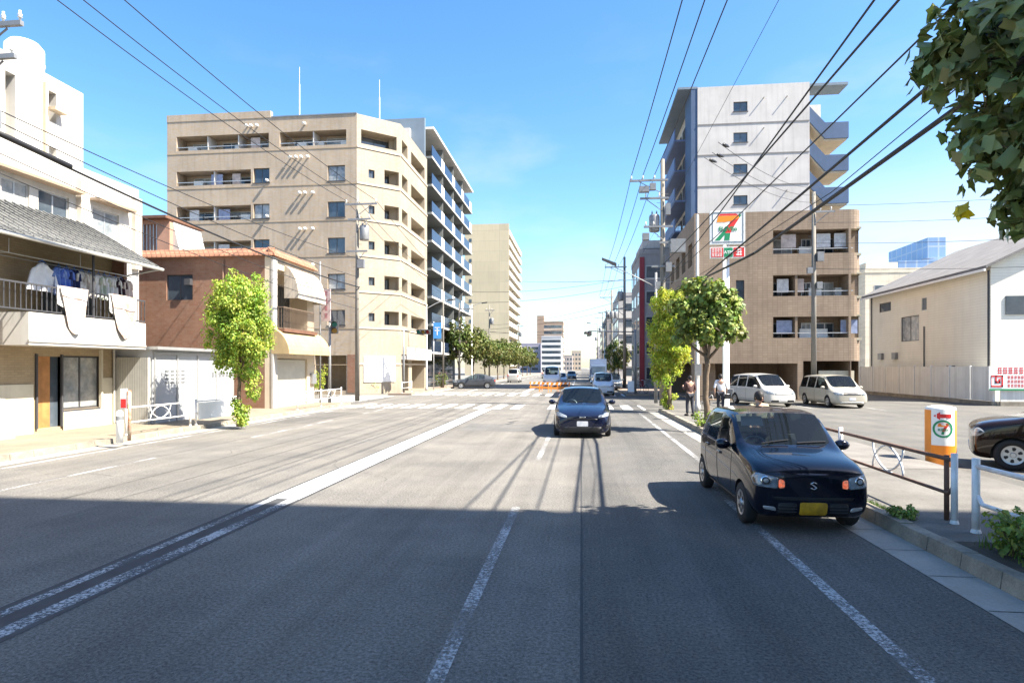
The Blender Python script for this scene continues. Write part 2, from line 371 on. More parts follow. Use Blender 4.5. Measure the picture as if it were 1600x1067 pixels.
# ================================================================ ground, road, kerbs, markings
def sheet(name, poly, z, m):
    mb = MB(); mb.add([(x, y, z) for x, y in poly], [tuple(range(len(poly)))]); return struct(name, mb, m)
def rect(mb, x0, x1, y0, y1, z, mi=0): mb.quad((x0, y0, z), (x1, y0, z), (x1, y1, z), (x0, y1, z), mi)
KR = lambda y: 4.02 - .0135 * y if y < 60 else 3.21        # face of the right kerb
KL = -12.75                                               # face of the left kerb
sheet('ground', [(-1500, -300), (1500, -300), (1500, 3000), (-1500, 3000)], -.012, M['ground'])
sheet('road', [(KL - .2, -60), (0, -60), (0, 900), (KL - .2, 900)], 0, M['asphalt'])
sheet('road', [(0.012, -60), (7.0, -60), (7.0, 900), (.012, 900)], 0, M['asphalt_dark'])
sheet('side_street', [(-70, 33.6), (KL - .2, 33.6), (KL - .2, 44.6), (-70, 44.6)], 0, M['asphalt'])
mb = MB(); rect(mb, -.008, .016, -60, 29, .003); struct('road_seam', mb, M['seam'])
mb = MB()
for x, w_ in ((-6.35, .035), (-7.35, .03), (-8.25, .035), (-9.9, .02)): rect(mb, x - w_, x + w_, 9.0, 30.5, .003)
struct('road_seam', mb, mat('seam_faint', (.105, .10, .09), .85, .2, 3))
# worn paint
mb = MB()
rect(mb, -4.96, -4.84, -12, 30.5, .005); rect(mb, -4.64, -4.47, -12, 30.5, .005)
struct('road_marking', mb, M['paint_worn'])
mb = MB(); rect(mb, -4.98, -4.46, 9.35, 30.8, .007); struct('road_marking', mb, worn('paint_fresh', (.80, .79, .76), .26, .36, 9))
mb = MB(); rect(mb, -5.05, -4.40, -12, 30.8, .003); struct('road_marking_base', mb, mat('marking_base', (.055, .055, .056), .8, .25, 3))
mb = MB()
for y in (-7.0, 3.6, 13.9, 24.5):
    rect(mb, -1.03, -.91, y, y + 5.6, .005)
struct('road_marking', mb, M['paint_worn'])
mb = MB()
for y in (7.3, 17.5, 27): rect(mb, -9.9, -9.78, y, y + 6, .005)
struct('road_marking', mb, M['paint_worn'])
mb = MB()
rect(mb, 2.24, 2.37, 4.2, 11.5, .005); rect(mb, 2.6, 2.72, 13, 29, .005)
rect(mb, KL + .75, KL + .9, -10, 31, .005)
struct('road_marking', mb, M['paint_worn'])
mb = MB()
x = KL + .6
while x < 3.3:                                            # two crossings over the main road, stripes along the road
    if not -2.8 < x < -2.2: rect(mb, x, x + .48, 30.9, 34.4, .005)
    rect(mb, x, x + .48, 45.4, 49.0, .005); x += .95
rect(mb, -4.4, 3.3, 29.0, 29.4, .005) if False else None
rect(mb, KL + .4, -4.9, 50.4, 50.8, .005)
struct('crosswalk_marking', mb, M['paint'])
mb = MB()
for k in range(9): rect(mb, -17.3, -13.6, 34.4 + k * 1.1, 34.9 + k * 1.1, .005)
rect(mb, -4.95, -4.5, 51, 140, .005)
for k in range(12): rect(mb, -1.03, -.91, 53 + k * 10, 58 + k * 10, .005); rect(mb, -9.9, -9.78, 53 + k * 10, 58 + k * 10, .005)
struct('crosswalk_marking', mb, M['paint'])
# gutters (concrete strips beside the kerbs)
ys = [-30, 0, 10, 20, 29.6]
mb = MB()
for a, b in zip(ys, ys[1:]): mb.quad((KR(a) - .47, a, .006), (KR(a), a, .006), (KR(b), b, .006), (KR(b) - .47, b, .006))
struct('gutter', mb, M['concrete'])
mb = MB()
for a, b in ((-30, 33), (45, 300)): rect(mb, KL, KL + .5, a, b, .006)
struct('gutter', mb, M['concrete'])
mb = MB()
for k in range(50):                                       # joints of the gutter strip
    y = -6 + k * .9 * (1 if k < 30 else 1); rect(mb, KR(y) - .46, KR(y) - .01, y, y + .012, .010)
struct('gutter_joint', mb, M['seam'])
# kerbs: separate stones with joints
rk = random.Random(3)
def kerb(xf, y0, y1, side, hgt=.15):
    mb = MB(); y = y0
    while y < y1:
        e = min(y + .598, y1); j = rk.uniform(-.006, .006); xa, xb = xf(y) + j, xf(e) + j; h = hgt + rk.uniform(-.006, .006)
        if side > 0: p = [(xa, y), (xa + .19, y), (xb + .19, e), (xb, e)]; q = [(xa + .025, y), (xa + .19, y), (xb + .19, e), (xb + .025, e)]
        else: p = [(xa - .19, y), (xa, y), (xb, e), (xb - .19, e)]; q = [(xa - .19, y), (xa - .025, y), (xb - .025, e), (xb - .19, e)]
        mb.hexa([(*c, -.005) for c in p] + [(*c, h) for c in q]); y += .61
    return struct('kerb', mb, M['kerb'])
kerb(KR, -12, 29.6, 1, .17)
kerb(lambda y: 3.25, 46, 160, 1); kerb(lambda y: KL, -4, 33, -1); kerb(lambda y: KL, 45.4, 200, -1)
# pavements
def slabp(name, poly, z, m): mb = MB(); mb.prism(poly, -.005, z); return struct(name, mb, m)
slabp('pavement', [(KR(-30) + .19, -30), (7.15, -30), (7.15, 29.6), (KR(29.6) + .19, 29.6)], .155, mat('pavement_worn', (.145, .136, .120), .9, .22, 1.2, speck=.25, bump=.3, bscale=90))
slabp('pavement', [(-16.4, -10), (KL - .19, -10), (KL - .19, 33), (-16.4, 33)], .135, mat('pavement_left', (.235, .195, .14), .9, .14, .9, speck=.18))
slabp('pavement', [(-14.6, 45.4), (KL - .19, 45.4), (KL - .19, 260), (-14.6, 260)], .135, M['pave_brick'])
slabp('pavement', [(3.44, 46), (7.0, 46), (7.0, 260), (3.44, 260)], .135, M['pave_brick'])
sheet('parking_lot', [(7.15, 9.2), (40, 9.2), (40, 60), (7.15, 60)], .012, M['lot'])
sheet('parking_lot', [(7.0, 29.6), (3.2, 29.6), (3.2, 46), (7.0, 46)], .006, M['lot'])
mb = MB()
rect(mb, 7.16, 7.52, 9.2, 29.4, .022); struct('drain_channel', mb, M['concrete'])
mb = MB()
for x in (9.0, 11.6, 14.6): rect(mb, x, x + .12, 31.5, 38, .02)
for y in (13.0, 16.4): rect(mb, 10, 15, y, y + .12, .02)
struct('parking_marking', mb, M['paint_worn'])
# planting strip with soil beside the near kerb
mb = MB(); mb.prism([(KR(0) + .2, -6), (5.25, -6), (5.25, 7.35), (KR(7.3) + .2, 7.35)], .12, .168); struct('planting_soil', mb, mat('soil', (.07, .055, .04), .95, .25, 5, bump=.8, bscale=30))

# cracks, patches and painted shade areas in the asphalt
rcr = random.Random(17); mb = MB()
def crack(x, y, ang, L):
    global mb
    pts = [(x, y)]
    for i in range(int(L / .22)):
        ang += rcr.uniform(-.55, .55); x += .22 * math.cos(ang); y += .22 * math.sin(ang); pts.append((x, y))
    for (a, b), (c, d) in zip(pts, pts[1:]):
        w_ = rcr.uniform(.002, .006); l_ = math.hypot(c - a, d - b); nx, ny = -(d - b) / l_ * w_, (c - a) / l_ * w_
        mb.quad((a - nx, b - ny, .0035), (c - nx, d - ny, .0035), (c + nx, d + ny, .0035), (a + nx, b + ny, .0035))
for x, y, a, L in ((-3.6, 11, 1.7, 6), (1.6, 13, 1.6, 5), (-8.5, 14, 1.4, 7), (-2.0, 22, 1.5, 6), (-10.5, 11, .1, 3), (-11, 20, 1.5, 5)): crack(x, y, a, L)
struct('road_crack', mb, mat('crack_fill', (.06, .06, .06), .9, .2, 5))
mb = MB(); rect(mb, -4.1, -.2, 20.0, 22.6, .0028); struct('road_patch', mb, mat('asphalt_patch', (.125, .122, .115), .85, .13, .8, bump=.5, bscale=150, speck=.5, track=.1))
mb = MB(); rect(mb, -12.2, -10.2, 22, 27.5, .0028); rect(mb, -17, -13, 35, 41, .0028); struct('road_patch', mb, M['asphalt_dark'])  # dark rectangles painting in shade over darker asphalt by kerb and side street
mb = MB(); rect(mb, 4.35, 7.1, 12.6, 16.8, .160); struct('pavement_patch', mb, mat('paving_pale', (.185, .172, .155), .9, .14, 1, speck=.2, bump=.3, tile=(.3, .3, (.15, .135, .12), .008, 0)))
# ================================================================ buildings
def solid(mb, x0, x1, y0, y1, z0, z1, S_=(), E_=(), W_=(), N_=(), mi=0, bmi=None, roof=True):
    """box of a building whose faces may be opened; S faces the camera, E faces +x, W faces -x"""
    mb.facade((x0, y0), (1, 0), 0, x1 - x0, z0, z1, S_, mi, True, bmi)
    mb.facade((x1, y0), (0, 1), 0, y1 - y0, z0, z1, E_, mi, True, bmi)
    mb.facade((x0, y1), (0, -1), 0, y1 - y0, z0, z1, W_, mi, True, bmi)
    mb.facade((x1, y1), (-1, 0), 0, x1 - x0, z0, z1, N_, mi, True, bmi)
    if roof: mb.quad((x0, y0, z1), (x1, y0, z1), (x1, y1, z1), (x0, y1, z1), mi)
def rail_panel(mb, O, U, u0, u1, z0, z1, step=.13, t=.03, d=0.0):
    mb.obox(O, U, u0, u1, d, d + t, z1 - .05, z1); mb.obox(O, U, u0, u1, d, d + t, z0, z0 + .04)
    n = max(2, int((u1 - u0) / step))
    for i in range(n + 1):
        u = u0 + (u1 - u0) * i / n; mb.obox(O, U, u - .012, u + .012, d + .006, d + t - .006, z0 + .04, z1 - .05)
S_, E_, W_ = (1, 0), (0, 1), (0, -1)
# ---------------------------------------------------------------- beige seven-storey apartment block with a cut corner
Yb = 46.3; XL = -33.3; XC = -17.4; P1 = (-17.4, 46.3); P2 = (-14.6, 48.7); XS = -14.6; Y3 = 57.3; ZT = 21.9; FH = 2.83
bb = thing('apartment_block', 'beige seven storey apartment block with a cut corner and rows of pipe vents', 'apartment building', (-24, 52, 0))
holes = []; hl = []
base = zat(575, XC, Yb)
def rowz(k): return ZT - 1.05 - k * FH             # lintel height of the k-th storey from the top
Lf = XC - XL
pxu = lambda px: PY(px, 500, Yb).x - XL
for k in range(7):
    zt = rowz(k)
    if k == 0: hl += [(pxu(276), pxu(420), zt - 1.3, zt - .15, 1.3), (pxu(437), pxu(541), zt - 1.3, zt - .15, 1.3)]
    elif k < 6: hl += [(pxu(276), pxu(392), zt - 1.3, zt - .15, 1.3)]
    if k: holes += [(pxu(512), pxu(539), zt - 1.3, zt - .1, .18)] if k < 6 else []
    if 0 < k < 6: holes += [(pxu(396), pxu(421), zt - 1.25, zt - .1, .18)]
gh = (pxu(492), pxu(541), .3, 3.05, 2.5)
wm = MB()
wm.facade((XL, Yb), (1, 0), 0, Lf, 0, ZT, holes + hl + [gh], 0)
dc = (P2[0] - P1[0], P2[1] - P1[1]); Lc = math.hypot(*dc); Uc = (dc[0] / Lc, dc[1] / Lc)
ch = []; sh = []; Ls = Y3 - P2[1]
for k in range(7):
    zt = rowz(k)
    if k == 0: ch.append((.35, Lc - .35, zt - 1.2, zt - .1, 1.2))
    elif k < 6: ch += [(Lc * .26, Lc * .26 + .5, zt - .95, zt - .3, .2), (Lc * .62, Lc - .16, zt - 1.2, zt - .1, 1.2)]
    if k < 6: sh += [(.35, 2.0, zt - 1.2, zt - .1, 1.1), (3.1, Ls - .9, zt - 1.2, zt - .1, 1.1)]
sh += [(.3, 2.3, .15, 2.7, 1.5), (3.3, Ls - 1.0, .15, 2.7, 1.5)]
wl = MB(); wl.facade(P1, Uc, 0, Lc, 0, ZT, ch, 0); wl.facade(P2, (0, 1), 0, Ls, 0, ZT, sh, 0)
wm.facade((XS, Y3), (-1, 0), 0, XS - XL, 0, ZT); wm.facade((XL, Y3), (0, -1), 0, Y3 - Yb, 0, ZT)
wm.add([(XL, Yb, ZT - .4), (XC, Yb, ZT - .4), (*P2, ZT - .4), (XS, Y3, ZT - .4), (XL, Y3, ZT - .4)], [(0, 1, 2, 3, 4)])
wm.build('wall', M['beige'], bb); wl.build('wall', M['beige_sunlit'], bb)
mb = MB()                                               # floor bands and the raised parapet
for k in range(7):
    z = rowz(k) - 1.55
    mb.obox((XL, Yb), (1, 0), -.03, Lf, -.025, -.002, z - .04, z + .02)
pieces(mb, 'floor_band', mat('beige_band', (.36, .28, .19), .8, .1, .6), bb)
mb = MB()
for k in range(7):
    z = rowz(k) - 1.5
    mb.obox(P1, Uc, .03, Lc - .02, -.06, -.002, z - .06, z + .06); mb.obox(P2, (0, 1), .03, Ls, -.06, -.002, z - .06, z + .06)
pieces(mb, 'floor_band', mat('cream_band', (.56, .49, .37), .8, .1, .6), bb)
mb = MB(); mb.obox((XL, Yb), (1, 0), -.02, pxu(423), -.03, .35, ZT, ZT + .55)
pieces(mb, 'parapet', M['beige'], bb)
mb = MB(); mb.obox((XL, Yb), (1, 0), pxu(424), Lf, -.05, .3, ZT, ZT + .09)
mb.build('parapet_cap', M['steelblue'], bb)
for i, h in enumerate(holes): window(bb, (XL, Yb), (1, 0), h[0], h[1], h[2], h[3], .18, 1, 'alu_dark', 'pane' if i % 3 else 'pane_curtain', .05, 'window', True)
for i, h in enumerate(hl):
    nW = 3 if i < 1 else 2; wd = (h[1] - h[0]) / nW
    for j in range(nW):
        window(bb, (XL, Yb), (1, 0), h[0] + wd * j + wd * .22, h[0] + wd * j + wd * .8, h[2] + .02, h[3] - .2, 1.3, 1, 'alu', 'pane' if (i + j) % 2 else 'pane_curtain')
    mb = MB()
    for j in range(1, nW): mb.obox((XL, Yb), (1, 0), h[0] + wd * j - .03, h[0] + wd * j + .03, .1, 1.29, h[2] + .003, h[3] - .003)
    pieces(mb, 'balcony_divider', M['slab'], bb)
    mb = MB(); mb.obox((XL, Yb), (1, 0), h[0] + .003, h[1] - .003, .05, .11, h[2] + .25, h[2] + .3); mb.build('balcony_rail', M['alu'], bb)
for h in ch:
    if h[4] < .5: window(bb, P1, Uc, h[0], h[1], h[2], h[3], .2, 1, 'alu_dark', 'pane', .04)
    else: window(bb, P1, Uc, h[0] + .2, h[1] - .25, h[2] + .02, h[3] - .15, 1.2, 1, 'alu_dark', 'pane')
for h in sh:
    if h[2] > .5: window(bb, P2, (0, 1), h[0] + .25, h[1] - .2, h[2] + .02, h[3] - .12, 1.1, 1 if h[0] < 2 else 2, 'alu_dark', 'pane')
vent = []
for k in range(1, 6):
    zt = rowz(k) + .62
    vs = [455, 464, 472, 482] if k == 1 else [470, 478, 490] if k in (2, 3) else [472, 481, 490]
    if k < 5:
        for px in vs: vent.append((pxu(px), zt))
        vent.append((pxu(419), zt - 1.75))
vent += [(pxu(387), rowz(0) + .42), (pxu(394), rowz(0) + .42), (pxu(403), rowz(0) + .42), (pxu(477), rowz(0) + .4)]
mb = MB(); mb.lathe([(.0, .33), (.10, .31), (.12, .16), (.07, .15), (.07, 0)], 12, (0, 0, 0), 'y')
mb.v = [(x, -y, z) for x, y, z in mb.v]; mb.f = [f[::-1] for f in mb.f]
v0 = mb.build('vent_pipe', M['swhite'], bb, True, local=True)
for i, (u, z) in enumerate(vent):
    o = v0 if i == 0 else v0.copy()
    if i: C.objects.link(o); o.parent = bb
    o.location = Vector((XL + u, Yb, z)) - bb.location
mb = MB(); mb.obox((XL, Yb), (1, 0), Lf - .75, Lf + .03, -.04, .3, .13, 3.1); mb.build('brick_pier', M['brick'], bb)
mb = MB(); mb.obox(P1, Uc, .55, Lc - .5, -.07, -.003, .95, 3.0); mb.build('notice_panel', M['swhite'], bb)
mb = MB(); mb.obox(P2, (0, 1), .1, Ls - .3, -.5, -.003, 2.75, 3.05); mb.obox(P2, (0, 1), .1, Ls - .3, -.52, -.45, 2.75, 3.75); mb.build('entrance_canopy', M['grey_white'], bb)
for px, y_ in ((468, 105), (593, 125)):
    p = PY(px, 182, 51); mb = MB(); mb.tube([(p.x, 51, ZT - .5), (p.x, 51, zat(y_, p.x, 51) - 1.5)], .045, 8); mb.tube([(p.x, 51, zat(y_, p.x, 51) - 1.5), (p.x, 51, zat(y_, p.x, 51))], .018, 6); mb.build('lightning_rod', M['swhite'], bb)
# ---------------------------------------------------------------- blue-grey block with long balconies behind it
XB = -15.2; B0, B1 = 57.9, 80.0; BT = 25.2
bl = thing('apartment_block', 'dark blue apartment block with long white edged balconies behind the beige block', 'apartment building', (-19, 68, 0))
mb = MB(); solid(mb, -25, XB - 1.4, B0, B1, 0, BT - .3, mi=0); mb.build('wall', mat('balcony_shade_wall', (.06, .08, .10), .7, .1, .5), bl)  # wall colour darkened to paint in the deep shade behind the balconies
dsl = mat('shaded_slab', (.20, .21, .20), .8, .1, .8, streak=.12)  # slab and divider colour darkened for the shade under the balconies
mb = MB(); mb.box(-19.3, XB + .25, B0 - .12, B0 + .18, 0, BT + .9); mb.build('end_wall', M['steelblue'], bl)
mb = MB(); mb.box(-17.6, -16.3, B0 - .6, B0 - .125, BT - 2.4, BT - .2); mb.build('rooftop_box', M['grey_white'], bl)
mb = MB(); mb.box(XB - 1.6, XB + 1.05, B0 + .2, B1, BT - .1, BT + .14); mb.build('roof_slab', M['slab'], bl)
nfl = 8; fh = (BT - 3.6) / nfl
for k in range(nfl):
    z = 3.6 + k * fh
    mb = MB(); mb.box(XB - 1.39, XB + .86, B0 + .2, B1, z - .2, z); mb.build('balcony_slab', dsl, bl)
    mb = MB(); mb.box(XB + .863, XB + .9, B0 + .2, B1, z - .16, z + .02); mb.build('slab_edge', M['slab'], bl)
    mb = MB()
    n = 4; sp = (B1 - B0 - .5) / n
    for j in range(n):
        a = B0 + .35 + j * sp
        mb.box(XB + .80, XB + .86, a, a + sp * .74, z + .003, z + 1.12)
    pieces(mb, 'balcony_panel', mat('blue_balcony_glass', (.018, .03, .06), .25, .1, 1, spec=.5), bl)
    mb = MB()
    for j in range(n):
        a = B0 + .35 + j * sp + sp * .74
        mb.box(XB + .80, XB + .86, a, a + sp * .26, z + .003, z + 1.14)
    pieces(mb, 'balcony_panel', M['swhite'], bl)
    for j in range(n):
        a = B0 + .5 + j * sp; window(bl, (XB - 1.4, a), E_, .2, 2.2, z + .02, z + 2.1, -.06, 1, 'alu_dark', 'pane' if (j + k) % 3 else 'pane_curtain')
    mb = MB()
    for j in range(1, n): a = B0 + .35 + j * sp; mb.box(XB - 1.39, XB + .7, a - .05, a + .05, z + .003, z + fh - .21)
    pieces(mb, 'balcony_divider', dsl, bl)
mb = MB(); mb.box(XB - 1.39, XB - 1.3, B0 + 3, B1 - 2, .1, 3.2); mb.build('entrance_glazing', M['pane'], bl)
# ---------------------------------------------------------------- cream slab tower far up the road
tw = thing('apartment_tower', 'tall cream apartment tower of fourteen storeys with a blank end wall, beyond the street trees', 'apartment building', (-25, 180, 0))
TX0, TX1, TY0, TY1, TT = -31.5, -19.4, 165, 200, 41.0
mb = MB(); solid(mb, TX0, TX1 - 1.3, TY0, TY1, 0, TT); mb.box(TX1 - 1.3, TX1, TY0 - .01, TY0 + .3, 0, TT); mb.build('wall', mat('cream_tower', (.52, .45, .31), .85, .06, .1, streak=.1, tile=(12, 2.8, (.44, .38, .27), .09, 0)), tw)
for k in range(14):
    z = 2.6 + k * 2.75
    mb = MB(); mb.box(TX1 - 1.3, TX1 + .1, TY0 + .31, TY1, z - .18, z); mb.box(TX1 - .02, TX1 + .1, TY0 + .31, TY1, z, z + 1.1); mb.build('balcony', mat('tower_balcony', (.6, .55, .45), .8, .06, .3), tw)
    mb = MB(); mb.box(TX1 - 1.296, TX1 - 1.25, TY0 + .4, TY1 - .4, z + .02, z + 2.1); mb.build('window', M['pane'], tw)
    mb = MB(); mb.box(TX0 + 1.2, TX0 + 1.9, TY0 - .06, TY0 - .003, z + .6, z + 1.5); mb.build('window', M['pane'], tw)
# ---------------------------------------------------------------- brown brick shop-house with arched awnings
bk = thing('brick_house', 'two storey brown brick shop house with orange awning, roller shutter and tiled parapet', 'house', (-18, 30, 0))
KX, KY0, KY1, KT = -14.75, 28.0, 32.7, 7.55
pu = lambda px: PY(px, 450, KY0).x + 23.5
wz = lambda py: zat(py, -17, KY0)
wh = (pu(260), pu(301), wz(468), wz(428), .12)
us = lambda px: PX(px, 500, KX).y - KY0
e0, e1 = us(431), us(480)
eh = [(e0, e1, 4.05, 6.9, .9), (e0, e1, .14, 2.55, .25)]
mb = MB(); solid(mb, -23.5, KX, KY0, KY1, 0, KT, S_=[wh], mi=0); 
wb = MB(); wb.facade((-23.5, KY0), (1, 0), 0, KX + 23.5 - .35, 0, KT, [wh]); wb.facade((-23.5, KY1), (0, -1), 0, KY1 - KY0, 0, KT); wb.facade((KX, KY1), (-1, 0), 0, KX + 23.5, 0, KT); wb.quad((-23.5, KY0, KT - .3), (KX, KY0, KT - .3), (KX, KY1, KT - .3), (-23.5, KY1, KT - .3))
wb.build('wall', M['brick'], bk)
wf = MB(); wf.facade((KX, KY0), E_, 0, KY1 - KY0, 0, KT, eh); wf.facade((KX - .35, KY0), (1, 0), 0, .35, 0, KT, []); wf.build('street_wall', mat('cream_render', (.60, .51, .38), .85, .1, 1, streak=.15), bk)
window(bk, (-23.5, KY0), (1, 0), wh[0], wh[1], wh[2], wh[3], .12, 1, 'alu_dark', 'pane')
mb = MB()                                              # tiled parapet round the roof
for (a, b, n_) in (((-23.5, KY0), (KX + .1, KY0), (0, -1)), ((KX, KY0 - .1), (KX, KY1), (1, 0))):
    d = Vector((b[0] - a[0], b[1] - a[1], 0)); N_ = Vector((n_[0], n_[1], 0))
    A, B = Vector((*a, 0)), Vector((*b, 0)); z = KT - .1
    mb.hexa([tuple(A - N_ * .15 + Vector((0, 0, z))), tuple(B - N_ * .15 + Vector((0, 0, z))), tuple(B + N_ * .22 + Vector((0, 0, z))), tuple(A + N_ * .22 + Vector((0, 0, z))),
             tuple(A - N_ * .15 + Vector((0, 0, z + .42))), tuple(B - N_ * .15 + Vector((0, 0, z + .42))), tuple(B + N_ * .2 + Vector((0, 0, z + .08))), tuple(A + N_ * .2 + Vector((0, 0, z + .08)))])
mb.build('parapet_tiles', M['terracotta'], bk)
def awning(name, m, O, U, u0, u1, z0, z1, out, parent, belly=.25, n=8):
    mb = MB(); pts = []
    for i in range(n + 1):
        q = i / n * math.pi / 2; pts.append((out * math.sin(q), z1 - (z1 - z0) * (1 - math.cos(q)) * (1 - belly) - belly * (z1 - z0) * i / n))
    for (d, z), (d2, z2) in zip(pts, pts[1:]):
        mb.quad(fp(O, U, u0, z, -d), fp(O, U, u1, z, -d), fp(O, U, u1, z2, -d2), fp(O, U, u0, z2, -d2))
    for u in (u0, u1): mb.add([fp(O, U, u, z, -d) for d, z in pts] + [fp(O, U, u, pts[-1][1], 0)], [tuple(range(n + 2))])
    return mb.build(name, m, parent)
OK_ = (KX, KY0)
awning('awning', mat('striped_awning', (.50, .44, .36), .8, .15, 1.5, streak=.55), OK_, E_, us(444), us(489), 5.55, 7.2, .75, bk)
awning('awning', mat('orange_awning', (.44, .33, .17), .7, .12, 1.2, streak=.2), OK_, E_, us(424), us(492), 2.75, 4.0, .9, bk, .35)
mb = MB(); mb.facade(OK_, E_, e0 + .01, e1 - .01, .14, 2.5, [], 0); mb.v = [(x - .12, y, z) for x, y, z in mb.v]
for k in range(26): mb.obox(OK_, E_, e0 + .01, e1 - .01, .095, .118, .16 + k * .09, .2 + k * .09)
mb.build('roller_shutter', mat('shutter_cream', (.58, .55, .46), .6, .08, 2), bk)
mb = MB(); rail_panel(mb, OK_, E_, us(430), us(478), 4.0, 5.05, .12, .03, -.45); rail_panel(mb, (KX + .45, KY0 + us(430)), (-1, 0), 0, .4, 4.0, 5.05); mb.build('balcony_rail', mat('brown_rail', (.14, .10, .07), .6, .1, 3), bk)
mb = MB(); mb.obox(OK_, E_, us(429), us(482), -.5, -.002, 3.84, 3.99); mb.build('balcony_floor', M['brown'], bk)
window(bk, OK_, E_, e0 + .3, e1 - .3, 4.1, 6.3, .9, 2, 'alu_dark', 'pane')
mb = MB(); mb.obox(OK_, E_, -.03, us(431) - .05, -.1, -.003, .13, KT - .15); mb.build('corner_pier', M['white'], bk)
mb = MB(); mb.box(pu(280) - 23.5 - .15, pu(280) - 23.5 + .15, KY0 - .2, KY0 - .003, 5.6, 5.9) if False else mb.box(-19.1, -18.8, KY0 - .22, KY0 - .003, 6.1, 6.4); mb.build('wall_lamp', M['alu_dark'], bk)
mb = MB(); mb.tube([(-17.2, KY0 - .05, .1), (-17.2, KY0 - .05, 7.3)], .045, 8); mb.build('downpipe', mat('brown_pipe', (.2, .12, .08), .7, .1, 2), bk)
mb = MB(); mb.obox(OK_, E_, us(484), us(490), -.16, -.003, 1.2, 1.75); mb.build('meter_box', M['steel'], bk)
# rooftop room standing behind its parapet
rt = thing('rooftop_room', 'small brown rooftop room with barred window and flat eaves above the brick parapet', 'rooftop room', (-21, 34.5, 0))
a = PY(203, 400, 34); b = PY(243, 400, 34); c = PY(283, 400, 34)
z1 = zat(345, a.x, 34)
mb = MB(); solid(mb, a.x, b.x + .9, 34, 37, 0, z1, S_=[(.75, 1.75, z1 - 2.2, z1 - .25, .15)]); mb.build('wall', mat('salmon_render', (.44, .25, .17), .85, .12, 1), rt)
mb = MB(); mb.box(a.x - .6, b.x + 1.0, 33.5, 37.2, z1 + .003, z1 + .16); mb.build('roof', M['brown'], rt)
mb = MB()
for i in range(5): mb.box(a.x + .82 + i * .21, a.x + .86 + i * .21, 34.05, 34.1, z1 - 2.2, z1 - .25)
mb.build('window_bars', M['alu'], rt)
mb = MB(); x0, x1 = b.x + .9, c.x + .6
mb.hexa([(x0, 34.3, 0), (x1 + 1.3, 34.3, 0), (x1 + 1.3, 37, 0), (x0, 37, 0), (x0, 34.3, z1 - .05), (x1 - 1.2, 34.3, z1 - .6), (x1 - 1.2, 37, z1 - .6), (x0, 37, z1 - .05)]); mb.build('side_wall', M['white'], rt)
# ---------------------------------------------------------------- white three-storey building with a tower, behind the house
wb_ = thing('white_building', 'white three storey building with roof tower and water tank behind the laundry house', 'building', (-24, 18, 0))
WX, WT = -20.0, 10.15
def wy(px): return PX(px, 300, WX).y
O_ = (WX, 6.0); uw = lambda px: wy(px) - 6
wins = [(uw(-70), uw(-35), 7.5, 8.75, .12), (uw(2), uw(46), 7.5, 8.75, .12), (uw(60), uw(108), 7.5, 8.75, .12), (uw(145), uw(186), 7.3, 8.7, .12)]
mb = MB(); solid(mb, -30, WX, 6, wy(217), 0, WT, E_=wins); mb.build('wall', M['white'], wb_)
for i, h in enumerate(wins): window(wb_, O_, E_, *h[:5], 1, 'alu', 'pane_curtain' if i % 2 else 'pane', .06, 'window', True)
mb = MB()
for a, b in ((uw(-60), uw(118)), (uw(140), uw(200))): mb.obox(O_, E_, a, b, -.45, -.002, 8.95, 9.05)
pieces(mb, 'window_hood', mat('brown_edge', (.32, .24, .17), .8, .1, 2), wb_)
mb = MB()
for px in (119, 205): mb.obox(O_, E_, uw(px), uw(px + 10), -.22, -.002, 6.5, 9.7)
pieces(mb, 'pilaster', mat('pale_stone', (.62, .55, .46), .85, .12, 1.5), wb_)
mb = MB(); rail_panel(mb, O_, E_, uw(-40), uw(112), 6.6, 7.55, .14, .03, -.6); rail_panel(mb, O_, E_, uw(142), uw(190), 6.6, 7.6, .14, .03, -.4); pieces(mb, 'balcony_rail', M['alu'], wb_) if False else mb.build('balcony_rail', M['alu'], wb_)
mb = MB(); mb.obox(O_, E_, uw(-40), uw(118), -.65, -.002, 6.4, 6.58); mb.build('balcony_floor', M['slab'], wb_)
TX = -21.0; ty = lambda px: PX(px, 200, TX).y; OT = (TX, 14.0); ut = lambda px: ty(px) - 14
mb = MB(); solid(mb, -27, TX, 14, ty(130), WT - .002, 13.7, E_=[(ut(8), ut(24), 10.2, 13.0, .5), (ut(76), ut(88), 11.9, 13.1, .35), (ut(76), ut(88), 10.2, 10.9, .2)]); mb.build('roof_tower', M['white'], wb_)
mb = MB(); mb.obox(OT, E_, ut(67), ut(71), -.12, -.002, 10.3, 13.3); mb.obox(OT, E_, ut(74), ut(94), -.35, -.002, 12.3, 12.42); pieces(mb, 'downpipe', mat('ochre_pipe', (.5, .40, .28), .7, .1, 2), wb_)
p = PX(38, 110, -22.2); mb = MB(); mb.lathe([(0, 15.15), (.5, 15.1), (.62, 14.95), (.66, 14.9), (.66, 14.35), (.69, 14.33), (.69, 14.28), (.66, 14.26), (.66, 13.6)], 24, (-22.2, p.y, 0)); mb.build('water_tank', M['swhite'], wb_, True)
